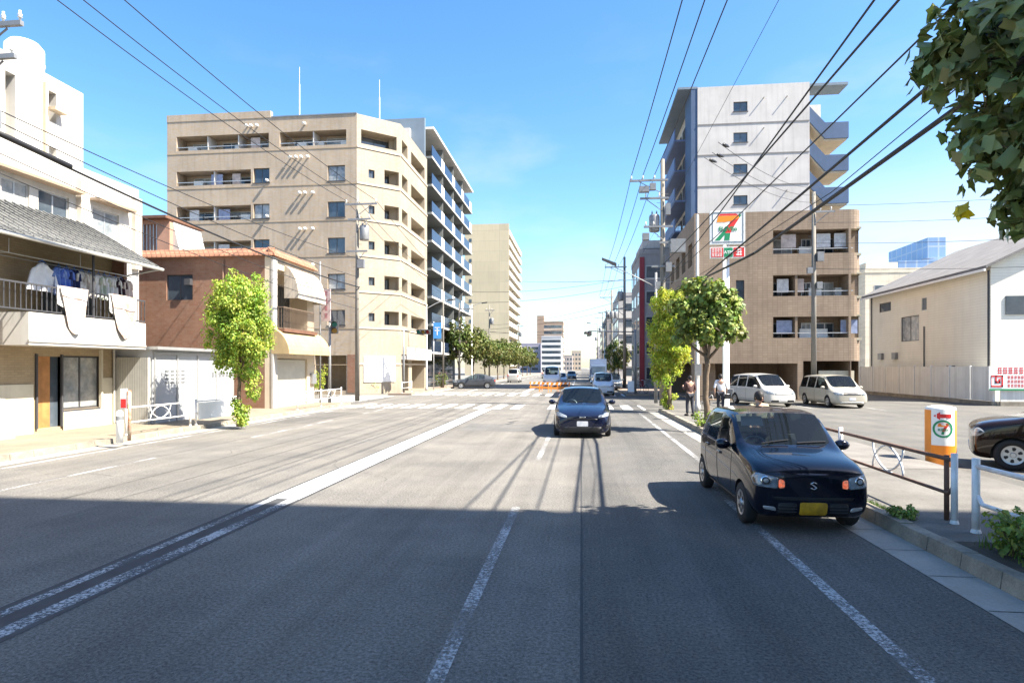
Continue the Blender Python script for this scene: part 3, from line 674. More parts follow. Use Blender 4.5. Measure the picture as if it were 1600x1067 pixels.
# ---------------------------------------------------------------- laundry house
lh = thing('laundry_house', 'two storey house with grey tiled eaves, white balcony hung with washing and orange wooden door', 'house', (-17.5, 18, 0))
HX, HB = -16.25, -15.0
HY0, HY1 = 13.9, 19.75
ub = lambda px: PX(px, 500, HX).y - HY0
OH = (HX, HY0)
zd = lambda py, px: (lambda p: p.z)(PX(px, py, HX))
dr = (ub(57), ub(94), .25, zd(557, 75), .16); wn = (ub(97), ub(158), zd(638, 128), zd(556, 128), .14); bd = (ub(50), ub(165), 3.75, 5.35, .1)
mb = MB(); solid(mb, -19.6, HX, HY0, HY1, 0, 6.0, E_=[dr, wn, bd]); mb.build('wall', mat('ochre_brick', (.40, .31, .19), .85, .12, .8, tile=(.21, .07, (.30, .24, .16), .008, .5), col2=(.34, .26, .16)), lh)
mb = MB(); mb.obox(OH, E_, ub(157), HY1 - HY0 + .02, -.05, -.002, .1, zd(590, 180)); mb.obox(OH, E_, .0, ub(50), -.05, -.002, .1, 1.6); mb.obox(OH, E_, dr[1] + .05, ub(162), -.08, -.052, .1, wn[2] - .06); mb.obox(OH, E_, ub(157) - .07, ub(157), -.1, -.002, .1, 2.7); pieces(mb, 'wall_base', mat('cream_base', (.60, .55, .43), .85, .1, 1, streak=.12), lh)
mb = MB(); mb.obox(OH, E_, dr[0], ub(82), .09, .14, dr[2], dr[3]); d_ = mb.build('door', M['wood'], lh)
mb = MB(); mb.obox(OH, E_, ub(82), dr[1], .09, .14, dr[2], dr[3]); mb.build('sidelight', M['pane'], lh)
mb = MB()
for u in (dr[0] - .06, dr[1]): mb.obox(OH, E_, u, u + .06, -.06, .1, dr[2], dr[3] + .07)
pieces(mb, 'door_frame', M['alu_dark'], lh)
window(lh, OH, E_, *wn[:5], 1, 'alu_dark', 'pane_curtain', .06, 'window', True)
window(lh, OH, E_, bd[0] + .4, bd[1] - .4, *bd[2:5], 2, 'alu_dark', 'pane')
BY0 = PX(45, 520, HB).y
mb = MB(); mb.box(HB - .12, HB, BY0, HY1, 2.72, 3.62); mb.box(HX + .003, HB - .12, BY0, BY0 + .12, 2.72, 3.62); mb.box(HX + .003, HB - .12, HY1 - .12, HY1, 2.72, 3.62); mb.box(HX + .003, HB - .12, BY0 + .12, HY1 - .12, 2.72, 2.85); mb.build('balcony', M['white'], lh)
mb = MB(); mb.box(HB - .02, HB + .03, BY0 - .02, HY1, 2.80, 2.86); mb.build('balcony_trim', mat('trim_grey', (.35, .33, .3), .8, .1, 2), lh)
mb = MB(); rail_panel(mb, (HB - .03, HY0 - .2), E_, 0, HY1 - HY0 + .2, 3.66, 4.42, .16, .03); mb.box(HB - .05, HB + .0, PX(146, 450, HB).y, PX(146, 450, HB).y + .05, 3.62, 5.6); mb.build('balcony_rail', M['alu_dark'], lh)
mb = MB(); mb.tube([(HB - .45, BY0 - .4, 5.22), (HB - .45, HY1 - .1, 5.22)], .016, 8); mb.tube([(HB - .9, BY0 - .4, 5.2), (HB - .9, HY1 - .1, 5.2)], .016, 8)
for y in (BY0 - .2, 17.4, HY1 - .3): mb.tube([(HB - .95, y, 5.2), (HB - .4, y, 5.22), (HB - .4, y, 5.6)], .012, 6)
mb.build('laundry_pole', M['alu'], lh)
ez = 5.62; rz_ = 7.2
mb = MB(); mb.hexa([(-17.6, HY0 - .6, rz_ - .1), (HB + .35, HY0 - .6, ez - .1), (HB + .35, HY1 + .25, ez - .1), (-17.6, HY1 + .25, rz_ - .1), (-17.6, HY0 - .6, rz_ + .03), (HB + .35, HY0 - .6, ez), (HB + .35, HY1 + .25, ez), (-17.6, HY1 + .25, rz_ + .03)])
mb.hexa([(-19.7, HY0 - .6, 6.2), (-17.6, HY0 - .6, rz_ - .1), (-17.6, HY1 + .25, rz_ - .1), (-19.7, HY1 + .25, 6.0), (-19.7, HY0 - .6, 6.1), (-17.6, HY0 - .6, rz_ + .03), (-17.6, HY1 + .25, rz_ + .03), (-19.7, HY1 + .25, 6.1)])
k = HY0 - .5
while k < HY1 + .2:                                     # rolls of the tiles
    mb.tube([(-17.5, k, rz_ + .01), (HB + .33, k, ez + .012)], .022, 6); k += .27
mb.build('roof', M['rtile'], lh)
mb = MB(); mb.tube([(HB + .42, HY0 - .6, ez - .08), (HB + .42, HY1 + .3, ez - .1)], .055, 8); mb.tube([(HB + .4, HY1 + .2, ez - .1), (HX + .1, HY1 - .05, 5.2), (HX + .1, HY1 - .05, .2)], .035, 8); mb.build('gutter', mat('gutter_grey', (.45, .44, .40), .6, .1, 2), lh)
mb = MB(); mb.box(HX - .02, HB - .8, HY1 - .02, HY1 + .12, 3.0, 6.0); mb.build('side_screen', M['brick'], lh)
mb = MB(); mb.box(HX + .003, HX + .12, HY0 + .5, HY0 + .8, 1.75, 2.2); mb.build('meter_box', M['steel'], lh)
mb = MB(); mb.box(HX + .003, HX + .1, ub(160), ub(160) + .32, 1.25, 1.5); mb.build('letter_box', M['rim'], lh)
mb = MB(); mb.tube([(HX + .03, HY0 + .3, .1), (HX + .03, HY0 + .3, 2.7)], .03, 6); mb.build('conduit', M['alu'], lh)
# neighbour at the frame's edge
nh = thing('corner_house', 'pale house edge with a small canopy at the far left of the pavement', 'house', (-17.5, 9, 0))
mb = MB(); solid(mb, -20, -16.0, 5, 13.7, 0, 5.9, E_=[(5.2, 7.4, .3, 2.4, .2)]); mb.build('wall', M['white'], nh)
mb = MB(); mb.box(-15.998, -15.0, 9, 13.6, 2.62, 2.75); mb.build('canopy', M['alu_dark'], nh)
mb = MB(); mb.box(-15.6, -15.5, 9.2, 13.6, 2.9, 3.5); mb.build('balcony_front', M['slab'], nh)
mb = MB(); mb.hexa([(-20.3, 4.6, 5.9), (-15.2, 4.6, 5.903), (-15.2, 13.25, 5.903), (-20.3, 13.25, 5.9), (-18, 4.6, 7.2), (-17.6, 4.6, 7.2), (-17.6, 13.25, 7.2), (-18, 13.25, 7.2)]); mb.build('roof', M['rtile'], nh)
# ---------------------------------------------------------------- white shed
sd = thing('shed', 'low white panelled shed between the laundry house and the lime tree', 'shed', (-17.5, 24, 0))
SX, SY0, SY1 = -14.9, 19.95, 25.0
mb = MB(); solid(mb, -18.6, SX, SY0, SY1, 0, 2.72); mb.build('wall', mat('shed_panel', (.42, .43, .44), .6, .06, 1, streak=.12), sd)
mb = MB()
for k in range(5):
    y = SY0 + .08 + k * (SY1 - SY0 - .16) / 4; mb.box(SX + .002, SX + .05, y - .03, y + .03, .1, 2.62)
mb.box(SX + .002, SX + .055, SY0, SY1, 2.56, 2.64); mb.build('frame', M['alu'], sd)
mb = MB(); mb.box(-18.8, SX + .28, SY0 - .1, SY1 + .15, 2.724, 2.83); mb.build('roof', M['alu'], sd)
for (a, b) in ((20.6, 21.8),):
    mb = MB()
    for k in range(4):
        z = 1.95 - k * .14
        for j in range(4): mb.box(SX + .003, SX + .02, a + j * .3, a + j * .3 + .2, z, z + .05)
    mb.build('louvre', M['steel'], sd)
mb = MB()
for j in range(6): mb.box(SX + .003, SX + .02, 23.4 + j * .25, 23.56 + j * .25, 1.72, 1.9)
mb.build('louvre', M['steel'], sd)
mb = MB(); solid(mb, -17.0, SX - .05, 19.78, SY0 - .02, .0, 2.45); mb.build('side_fence', mat('corrugated_grey', (.42, .41, .37), .6, .1, 2, tile=(.09, 3, (.28, .28, .26), .012, 0)), sd)
# ---------------------------------------------------------------- tan block with dark parking bay below
tn = thing('apartment_block', 'tan tiled apartment block with three rows of recessed balconies over a parking bay', 'apartment building', (12, 45, 0))
NY = 40.0; NX0, NX1, NT, ND = 7.14, 17.3, 11.85, 51.0
un = lambda px: PY(px, 450, NY).x - NX0
zn = lambda py: zat(py, 12, NY)
ON = (NX0, NY); rows = [(397, 360), (463, 430), (528, 495)]
hn = [(un(1208), un(1346) - .75, zn(a), zn(b), 1.5) for a, b in rows]
hn += [(un(1150), un(1163), zn(470), zn(437), .12), (.5, un(1246), .1, 2.35, 4), (un(1255), un(1349) - .75, .1, 2.5, 4)]
mb = MB(); Ln = NX1 - NX0 - .75
mb.facade(ON, S_, 0, Ln, 0, NT, hn)
n = 6; O0 = (NX1 - .75, NY + .75); prev = (NX1 - .75, NY)                        # rounded corner
sg = []
for i in range(1, n + 1):
    q = math.pi / 2 * i / n; cur = (O0[0] + .75 * math.sin(q), O0[1] - .75 * math.cos(q)); sg.append((prev, cur)); prev = cur
for a, b in sg:
    for z0, z1 in ((2.5, hn[2][2]), (hn[2][3], hn[1][2]), (hn[1][3], hn[0][2]), (hn[0][3], NT)): mb.quad((*a, z0), (*b, z0), (*b, z1), (*a, z1))
mb.facade((NX1, NY + .75), E_, 0, ND - NY - .75, 0, NT, [(.05, 1.6, h[2], h[3], .5) for h in hn[:3]])
mb.facade((NX1, ND), (-1, 0), 0, NX1 - NX0, 0, NT)
we = [(k * 2.6 + .8, k * 2.6 + 2.4, z, z + 1.5, .9) for k in range(4) for z in (3.4, 6.0, 8.7)] + [(.6, 10, .1, 2.4, 1.5)]
mb.facade((NX0, ND), W_, 0, ND - NY, 0, NT, we)
mb.add([(NX0, NY, NT - .3), (NX1 - .75, NY, NT - .3), (NX1, NY + .75, NT - .3), (NX1, ND, NT - .3), (NX0, ND, NT - .3)], [(0, 1, 2, 3, 4)])
mb.build('wall', M['tan'], tn)
mb = MB()
for h in hn[:3]:
    mb.box(NX0 + h[0] + .05, NX1 - .1, NY + .1, NY + 1.49, h[2] - .16, h[2] - .02); mb.box(NX0 + h[0] + .05, NX1 - .1, NY + .1, NY + 1.49, h[3] + .02, h[3] + .12)
pieces(mb, 'balcony_slab', M['soffit'], tn)
for i, h in enumerate(hn[:3]):
    for j, (a, b) in enumerate(((.05, .36), (.46, .62), (.66, .93))):
        L_ = h[1] - h[0]; window(tn, ON, S_, h[0] + L_ * a + .1, h[0] + L_ * b, h[2] + .02, h[3] - .3, 1.5, 1, 'alu', 'pane_curtain' if (i + j) % 3 == 0 else 'pane', .06)
    mb = MB(); mb.obox(ON, S_, h[0] + (h[1] - h[0]) * .30, h[0] + (h[1] - h[0]) * .33, .05, 1.49, h[2] + .003, h[3] - .003)
    if i: mb.build('balcony_pillar', M['tan'], tn)
    mb = MB(); mb.obox(ON, S_, h[0] + .003, h[1] + .3, .08, .12, h[2] + .28, h[2] + .33); mb.build('balcony_rail', M['alu'], tn)
window(tn, ON, S_, *hn[3][:5], 0, 'alu_dark', 'pane', .05)
for h in we[:-1]: window(tn, (NX0, ND), W_, h[0] + .1, h[1] - .1, h[2] + .02, h[3] - .1, .9, 1, 'alu_dark', 'pane')
mb = MB(); mb.obox(ON, S_, un(1282), un(1338), .3, .34, .15, 1.9); mb.build('bay_fence', mat('cream_metal', (.55, .50, .38), .6, .1, 2), tn)
rb = random.Random(5)
def balcony_life(root, O, U, h, n):
    for i in range(n):
        u = h[0] + (h[1] - h[0]) * (i + .15 + .6 * rb.random()) / n; k = rb.random(); mb = MB()
        if k < .55:
            mb.obox(O, U, u, u + .78, h[4] - .45, h[4] - .12, h[2] + .02, h[2] + .62); mb.build('air_conditioner', M['swhite'], root)
        else:
            w_ = .5 + rb.random() * .5; mb.obox(O, U, u, u + w_, .35, .39, h[3] - 1.05, h[3] - .2); mb.build('hung_cloth', mat('cloth_' + rb.choice('abc'), rb.choice(((.6, .6, .6), (.3, .35, .5), (.5, .42, .38))), .95, .2, 4), root)
for h in hn[:3]: balcony_life(tn, ON, S_, h, 4)
for h in hl: balcony_life(bb, (XL, Yb), (1, 0), h, 3)
# ---------------------------------------------------------------- white and blue block behind it
wb2 = thing('apartment_block', 'tall white apartment block with blue edges and blue outside stair landings', 'apartment building', (14, 62, 0))
VY = 56.0; VX0 = PY(1090, 300, VY).x; VX1 = PY(1265, 300, VY).x; VT = zat(137, VX0, VY)
mb = MB()
uv = lambda px: PY(px, 300, VY).x - VX0
vw = [(uv(1146), uv(1168), zat(b, 13, VY), zat(a, 13, VY), .15) for a, b in ((160, 175), (208, 223), (257, 271), (306, 320))]
mb.facade((VX0, VY), S_, 0, VX1 - VX0, 0, VT, vw); mb.facade((VX1, VY), E_, 0, 14, 0, VT); mb.facade((VX1, 70), (-1, 0), 0, VX1 - VX0, 0, VT); mb.facade((VX0, 70), W_, 0, 14, 0, VT)
mb.quad((VX0, VY, VT), (VX1, VY, VT), (VX1, 70, VT), (VX0, 70, VT)); mb.build('wall', M['grey_white'], wb2)
for h in vw: window(wb2, (VX0, VY), S_, *h[:5], 1, 'alu_dark', 'pane', .05, 'window', True)
mb = MB()
for y_ in (193, 241, 290): z = zat(y_, 14, VY); mb.obox((VX0, VY), S_, .02, VX1 - VX0 - .02, -.03, -.002, z - .05, z + .05)
pieces(mb, 'floor_joint', mat('dark_joint', (.2, .19, .18), .8, .1, 2), wb2)
mb = MB()
for px, ys in ((1193, (155, 202, 299)), (1229, (155, 250, 300))):
    for y_ in ys: z = zat(y_, 14, VY); mb.tube([(VX0 + uv(px), VY + .05, z), (VX0 + uv(px), VY - .3, z)], .05, 8)
pieces(mb, 'vent_pipe', M['grey_white'], wb2)
mb = MB(); mb.box(VX0 - .55, VX0 - .003, VY + .05, VY + 3.2, 0, VT - .1); mb.build('blue_fin', M['blue'], wb2)
mb = MB(); mb.box(VX0 - 1.7, VX0 - .003, VY + .03, 69.5, VT - .098, VT + .1); mb.build('roof_slab', M['steelblue'], wb2)
mb = MB()
for k in range(7): z = VT - 3.4 - k * 2.85; mb.box(VX0 - 1.5, VX0 - .003, VY + 3.25, 69.4, z - .15, z); mb.box(VX0 - 1.55, VX0 - 1.45, VY + 3.25, 69.4, z, z + 1.15)
mb.build('balcony', mat('blue_balcony', (.12, .17, .30), .6, .1, 1), wb2)
for k in range(7): z = VT - 3.4 - k * 2.85; window(wb2, (VX0, 69), W_, .5, 4.5, z + .02, z + 2.2, -.06, 1, 'alu_dark', 'pane'); window(wb2, (VX0, 69), W_, 5.5, 9.5, z + .02, z + 2.2, -.06, 1, 'alu_dark', 'pane')
SX0, SX1 = VX1 + .003, PY(1327, 300, VY).x; xm = PY(1290, 300, VY).x
mb = MB(); mb.box(SX0, SX1, VY + .2, VY + 2.2, VT - .28, VT - .05); mb.build('stair_roof', M['steelblue'], wb2)
for k in range(6):
    zb = zat(216, xm, VY) - k * 2.82; dz = 1.55
    mb = MB(); mb.hexa([(SX0, VY + .1, zb + dz), (xm, VY + .1, zb), (xm, VY + .22, zb), (SX0, VY + .22, zb + dz), (SX0, VY + .1, zb + dz + 1.35), (xm, VY + .1, zb + 1.4), (xm, VY + .22, zb + 1.4), (SX0, VY + .22, zb + dz + 1.35)])
    mb.box(xm + .002, SX1, VY + .1, VY + .22, zb, zb + 1.4); mb.box(SX1 - .12, SX1, VY + .222, VY + 4, zb, zb + 1.4); mb.build('stair_parapet', M['blue'], wb2)
    mb = MB(); mb.hexa([(SX0, VY + .23, zb + dz - .1), (xm, VY + .23, zb - .15), (xm, VY + 2, zb - .15), (SX0, VY + 2, zb + dz - .1), (SX0, VY + .23, zb + dz + .1), (xm, VY + .23, zb + .05), (xm, VY + 2, zb + .05), (SX0, VY + 2, zb + dz + .1)])
    mb.box(xm, SX1 - .125, VY + .23, VY + 4, zb - .15, zb + .05); mb.build('stair_flight', mat('stair_cream', (.58, .50, .38), .85, .1, 1), wb2)
mb = MB(); mb.box(SX0, SX1 - .8, VY + 4.2, VY + 4.4, 2, VT - .3); mb.build('stair_back_wall', M['slab'], wb2)
# ---------------------------------------------------------------- cream warehouse-like house on the right
ch_ = thing('cream_house', 'large cream sided house with dark gabled roof beside the parking lot', 'house', (29, 46, 0))
CX, CY0, CY1, CE, CR = 24.0, PX(1548, 500, 24.0).y, 54.5, 8.15, 11.6
cu = lambda px: CY1 - PX(px, 500, CX).y
zc = lambda py, px: PX(px, py, CX).z
cw = [(cu(1374), cu(1392), zc(487, 1383), zc(473, 1383), .1), (cu(1408), cu(1436), zc(533, 1422), zc(494, 1422), .1), (cu(1440), cu(1448), zc(485, 1444), zc(465, 1444), .08)]
sid = mat('cream_siding', (.80, .77, .66), .75, .06, .5, tile=(6, .17, (.66, .63, .54), .010, 0), col2=(.78, .75, .64), streak=.06)
mb = MB(); mb.facade((CX, CY1), W_, 0, CY1 - CY0, 0, CE, cw); mb.facade((38, CY0), E_, 0, CY1 - CY0, 0, CE)
for y, o in ((CY0, 1), (CY1, -1)): v = [(CX, y, 0), (38, y, 0), (38, y, CE), (31, y, CR), (CX, y, CE)]; mb.add(v if o > 0 else v[::-1], [(0, 1, 2, 3, 4)])
mb.build('wall', sid, ch_)
for i, h in enumerate(cw): window(ch_, (CX, CY1), W_, *h[:5], 1 if i == 1 else 0, 'alu_dark' if i < 2 else 'alu', 'pane_curtain' if i == 1 else 'pane', .05)
mb = MB(); sl_ = (CR - CE) / 7.0
for s in (-1, 1):
    xe = 31 + s * 7.5; ze = CE - .5 * sl_
    mb.hexa([(xe, CY0 - .4, ze), (31, CY0 - .4, CR), (31, CY1 + .4, CR), (xe, CY1 + .4, ze), (xe, CY0 - .4, ze + .16), (31, CY0 - .4, CR + .16), (31, CY1 + .4, CR + .16), (xe, CY1 + .4, ze + .16)])
mb.build('roof', M['shingle'], ch_)
mb = MB(); mb.box(CX - .62, CX - .5, CY0 - .4, CY1 + .4, CE - .42, CE - .28); mb.build('gutter', M['swhite'], ch_)
mb = MB(); mb.tube([(CX - .06, CY0 + .12, .1), (CX - .06, CY0 + .12, CE - .3)], .05, 8); mb.tube([(CX - .06, CY1 - .5, .1), (CX - .06, CY1 - .5, CE - .3)], .04, 8)
yy = PX(1445, 550, CX).y; mb.tube([(CX - .06, yy, .1), (CX - .06, yy, zc(510, 1445))], .04, 8); pieces(mb, 'downpipe', M['alu_dark'], ch_)
mb = MB(); mb.box(CX + .8, CX + 3, CY0 - .06, CY0 - .003, 5.2, 6.3); mb.build('window', M['pane'], ch_)
mb = MB()
for px, py in ((1444, 580), (1378, 557), (1400, 556), (1488, 577)): p = PX(px, py, CX); mb.box(CX - .2, CX - .003, p.y - .3, p.y + .3, p.z - .25, p.z + .25)
pieces(mb, 'meter_box', M['steel'], ch_)
# ---------------------------------------------------------------- buildings further off
def plain(name, label, x0, x1, y0, y1, zt, wm, rows, faces, wfrac=.6, band=None, cat='building', roofbox=None, pm='pane', parapet=.5):
    t = thing(name, label, cat, ((x0 + x1) / 2, (y0 + y1) / 2, 0)); mb = MB(); solid(mb, x0, x1, y0, y1, 0, zt); mb.box(x0 - .05, x1 + .05, y0 - .05, y1 + .05, zt + .002, zt + parapet)
    mb.build('wall', wm, t); fh_ = (zt - .8) / rows
    for fc, nw in faces:
        O, U, L = {'S': ((x0, y0), S_, x1 - x0), 'E': ((x1, y0), E_, y1 - y0), 'W': ((x0, y1), W_, y1 - y0)}[fc]
        for k in range(rows):
            z = .9 + k * fh_
            for j in range(nw):
                sp = L / nw; u = sp * (j + .5); hw = sp * wfrac / 2; mb = MB(); mb.obox(O, U, u - hw, u + hw, -.03, -.003, z, z + fh_ * .5); f = mb.build('window', M['alu'], t)
                mb = MB(); mb.obox(O, U, u - hw + .06, u + hw - .06, -.034, -.031, z + .06, z + fh_ * .5 - .06); g = mb.build('pane', M[pm], t); g.parent = f
        if band:
            mb = MB()
            for k in range(rows): z = .9 + k * fh_; mb.obox(O, U, .02, L - .02, -.12, -.04, z - fh_ * .42, z - .05)
            mb.build('balcony', band, t)
    if roofbox: mb = MB(); mb.box(*roofbox); mb.build('rooftop_box', wm, t)
    return t
red = mat('red_panel', (.24, .03, .04), .6, .08, 1); gry = mat('grey_wall', (.30, .29, .29), .8, .1, .5, streak=.12)
a = PY(1000, 500, 62); b = PY(1040, 500, 62)
t = plain('grey_building', 'narrow grey building with a tall dark red stripe at its corner, beyond the lime tree', a.x, b.x + 3, 62, 72, zat(397, 7, 62), gry, 5, [('W', 3), ('S', 2)])
mb = MB(); mb.box(a.x - .05, a.x + .42, 61.85, 61.997, 0, zat(402, 6, 62)); mb.build('red_stripe', red, t)
mb = MB(); mb.box(a.x + .3, b.x + 2.5, 62.5, 70, zat(396, 7, 62) + .6, zat(374, 7, 62)); mb.build('rooftop_box', M['grey_white'], t)
brw = mat('dull_brown_tile', (.24, .18, .14), .8, .1, .5, streak=.1)
a = PY(955, 500, 86)
plain('brown_building', 'mid height brownish building with pale floor bands past the red striped one', a.x + 1.0, a.x + 12, 86, 104, zat(462, 8, 86), mat('pale_grey_wall', (.42, .41, .40), .8, .1, .4, streak=.15), 5, [('W', 4), ('S', 2)], .7, M['slab'])
for i, (px, py, Y, col, lab) in enumerate(((948, 497, 118, (.30, .27, .25), 'grey brown office block seen past the right hand poles'), (941, 520, 155, (.40, .37, .36), 'pale grey office block far along the right pavement'), (934, 543, 205, (.33, .33, .36), 'bluish grey building farthest along the right side of the road'))):
    p = PY(px, py, Y); plain('office_block', lab, p.x, p.x + 12, Y, Y + 18, p.z, mat('far_wall%d' % i, col, .8, .1, .3), 5, [('W', 5), ('S', 3)], .7)
p = PY(846, 520, 240); q = PY(877, 520, 240)
plain('striped_building', 'white banded office building below the brown tower at the far end of the road', p.x, q.x, 240, 262, zat(527, -14, 240), mat('far_white', (.45, .47, .50), .7, .08, .2), 6, [('S', 1)], .96, mat('far_band', (.66, .66, .66), .7, .05, .2))
p = PY(839, 520, 285); q = PY(880, 520, 285)
plain('brown_tower', 'brown apartment tower with a taller lift shaft at the far end of the road', p.x, q.x, 285, 305, zat(504, -18, 285), mat('far_brown', (.30, .22, .16), .8, .1, .2), 8, [('S', 1), ('E', 3)], .9, mat('far_brown_band', (.44, .35, .27), .8, .08, .2), roofbox=(p.x, p.x + 3.2, 284.8, 292, 0, zat(493, -18, 285)))
p = PY(893, 560, 420); q = PY(908, 560, 420)
plain('far_building', 'beige building closing the view at the end of the road', p.x, q.x, 420, 450, zat(549, -5, 420), mat('far_beige', (.40, .34, .27), .8, .1, .2), 4, [('S', 3)])
p = PY(880, 560, 400); plain('far_building', 'low grey brown building between the striped one and the far beige one', p.x, p.x + 6, 400, 425, zat(556, -8, 400), mat('far_greybrown', (.36, .31, .28), .8, .1, .2), 3, [('S', 3)])
p = PY(815, 560, 260); plain('far_building', 'low mauve grey building showing above the street trees', p.x - 6, p.x + 8, 260, 280, zat(538, -25, 260), mat('far_mauve', (.38, .36, .42), .8, .1, .2), 5, [('S', 3)])
# left-out-of-view side of the crossing: low buildings down the left side street
# tower blocks behind the cream house
p = PY(1404, 410, 190); q = PY(1484, 410, 190)
plain('glass_tower', 'pale blue glass tower showing over the cream house roof', p.x, q.x + 8, 190, 220, zat(408, 110, 190), mat('blue_glass_wall', (.22, .34, .55), .2, .08, .1, tile=(3, 3.4, (.35, .42, .52), .25, 0), spec=.7), 9, [('S', 5)], .7, roofbox=(p.x + 9, q.x, 192, 215, 40, zat(400, 110, 190)))
p = PY(1352, 470, 75); q = PY(1408, 470, 75)
plain('cream_building', 'low cream building between the tan block and the cream house roof', p.x, q.x + 6, 75, 90, zat(427, 30, 75), M['cream'], 4, [('S', 3)], .4, roofbox=(p.x + .5, p.x + 4, 76, 82, 0, zat(409, 30, 75)))
# tall block on the near right, outside the picture: it throws the shade across the road
sb = thing('shade_block', 'tall grey apartment block standing behind the near pavement on the right', 'apartment building', (19, -13, 0))
mb = MB(); eh_ = [(k * 3.4 + 1, k * 3.4 + 3, z, z + 1.4, .5) for k in range(9) for z in (1.2, 4.2, 7.2, 10.2, 13.2, 16.2, 19.2, 22.2)]
solid(mb, 8.6, 30, -30, 3.3, 0, 29, W_=eh_); mb.build('wall', M['grey_white'], sb)
mb = MB()
for h in eh_: mb.obox((8.6, 3.3), W_, h[0] + .05, h[1] - .05, .44, .49, h[2] + .05, h[3] - .05)
pieces(mb, 'window', M['pane'], sb)
# ================================================================ vehicles (built facing -y, wheels on z = 0)
def ring(st):
    y, zb, hw, zs, hs, ze, he, zr, hr, zt = st
    zm = zb + (zs - zb) * .52
    return [(hw * .80, y, zb), (hw * .965, y, zb + .07), (hw, y, zm), (hs + (hw - hs) * .35, y, zs - .035), (hs, y, zs), (he, y, ze), (hr, y, zr), (hr * .5, y, zr + (zt - zr) * .75)], (y, zb, zt)
def car_shell(sts, wheels, wr, glass_rows, sub=2):
    """lofted closed body, smoothed, wheel wells cut out; returns {material index: MB} and a BVH. glass_rows: {(station, kind): index}"""
    bm = bmesh.new(); cr = bm.edges.layers.float.new('crease_edge')
    L_ = []; Rr = []; Cb = []; Ct = []
    for st in sts:
        h, (y, zb, zt) = ring(st)
        L_.append([bm.verts.new((-x, yy, z)) for x, yy, z in h]); Rr.append([bm.verts.new(p) for p in h])
        Cb.append(bm.verts.new((0, y, zb))); Ct.append(bm.verts.new((0, y, zt)))
    def face(vs, mi=0):
        f = bm.faces.new(vs); f.material_index = mi; return f
    n = len(sts)
    for i in range(n - 1):
        for sd, A in ((0, L_), (1, Rr)):
            def q(a, b, c, d, mi=0): face((a, b, c, d) if sd else (d, c, b, a), mi)
            q(Cb[i], A[i][0], A[i + 1][0], Cb[i + 1]) if False else q(Cb[i + 1], A[i + 1][0], A[i][0], Cb[i])
            for k in range(7):
                mi = 0
                if k == 4: mi = glass_rows.get((i, 'side'), 0)
                if k >= 6: mi = glass_rows.get((i, 'top'), 0)
                q(A[i + 1][k], A[i + 1][k + 1], A[i][k + 1], A[i][k], mi)
            q(A[i + 1][7], Ct[i + 1], Ct[i], A[i][7], glass_rows.get((i, 'top'), 0))
    for i, s_ in ((0, -1), (n - 1, 1)):
        prev = Cb[i]; h, (y, zb, zt) = ring(sts[i]); cs = [Cb[i]]
        for k in range(8): cs.append(bm.verts.new((0, y + s_ * .035, h[k][2])) if 0 < k else Cb[i])
        for sd, A in ((0, L_), (1, Rr)):
            pts = A[i]; c = [Cb[i]] + cs[2:] + [Ct[i]]
            flip = (s_ < 0) == (sd == 1)
            def q(vs): face(vs if flip else vs[::-1])
            q((c[0], pts[0], pts[1], c[1]))
            for k in range(1, 7): q((c[k], pts[k], pts[k + 1], c[k + 1]))
            q((c[7], pts[7], Ct[i]))
    bmesh.ops.recalc_face_normals(bm, faces=bm.faces)
    def crease(a, b, v):
        e = bm.edges.get((a, b))
        if e: e[cr] = max(e[cr], v)
    gi = [i for (i, k) in glass_rows]
    c0, c1 = min(gi), max(gi) + 1
    for A in (L_, Rr):
        for i in range(n - 1):
            crease(A[i][0], A[i + 1][0], .5); crease(A[i][4], A[i + 1][4], .55 if c0 <= i < c1 else .35)
            if c0 <= i < c1: crease(A[i][5], A[i + 1][5], .7); crease(A[i][6], A[i + 1][6], .6)
        for (i, k) in glass_rows:
            for j in (i, i + 1):
                if k == 'top': crease(A[j][6], A[j][7], .7); crease(A[j][7], Ct[j], .7)
                else: crease(A[j][4], A[j][5], .8)
    me = bpy.data.meshes.new('shell'); bm.to_mesh(me); bm.free()
    o = bpy.data.objects.new('shell', me); C.objects.link(o)
    for k in range(8): me.materials.append(M['black'])
    md = o.modifiers.new('s', 'SUBSURF'); md.levels = md.render_levels = sub
    cut = MB()
    hwx = max(s[2] for s in sts)
    for wy_ in wheels:
        for sx in (-1, 1):
            cut.lathe([(0, 0), (wr, 0), (wr, .36), (0, .36)], 28, (sx * (hwx + .12) - (.36 if sx > 0 else 0), wy_, 0), 'x', 7)
    cm = bpy.data.meshes.new('cut'); cb = bmesh.new()
    cme = bpy.data.meshes.new('cut2'); cme.from_pydata(cut.v, [], cut.f); cb.from_mesh(cme); bmesh.ops.remove_doubles(cb, verts=cb.verts, dist=1e-5); bmesh.ops.recalc_face_normals(cb, faces=cb.faces)
    for f in cb.faces: f.material_index = 7; f.smooth = False
    cb.to_mesh(cm); cb.free(); co = bpy.data.objects.new('cut', cm); C.objects.link(co)
    for k in range(8): cm.materials.append(M['black'])
    for v in cm.vertices: v.co.z += WZ[0]
    b = o.modifiers.new('b', 'BOOLEAN'); b.operation = 'DIFFERENCE'; b.object = co; b.solver = 'EXACT'
    dg = bpy.context.evaluated_depsgraph_get(); dg.update()
    r = bpy.data.meshes.new_from_object(o.evaluated_get(dg))
    bvh = BVHTree.FromPolygons([v.co.copy() for v in r.vertices], [tuple(p.vertices) for p in r.polygons])
    out = {}
    for p in r.polygons:
        d = out.setdefault(p.material_index, (MB(), {})); m_, mp = d; ids = []
        for vi in p.vertices:
            if vi not in mp: mp[vi] = len(m_.v); m_.v.append(tuple(r.vertices[vi].co))
            ids.append(mp[vi])
        m_.f.append(ids); m_.m.append(0)
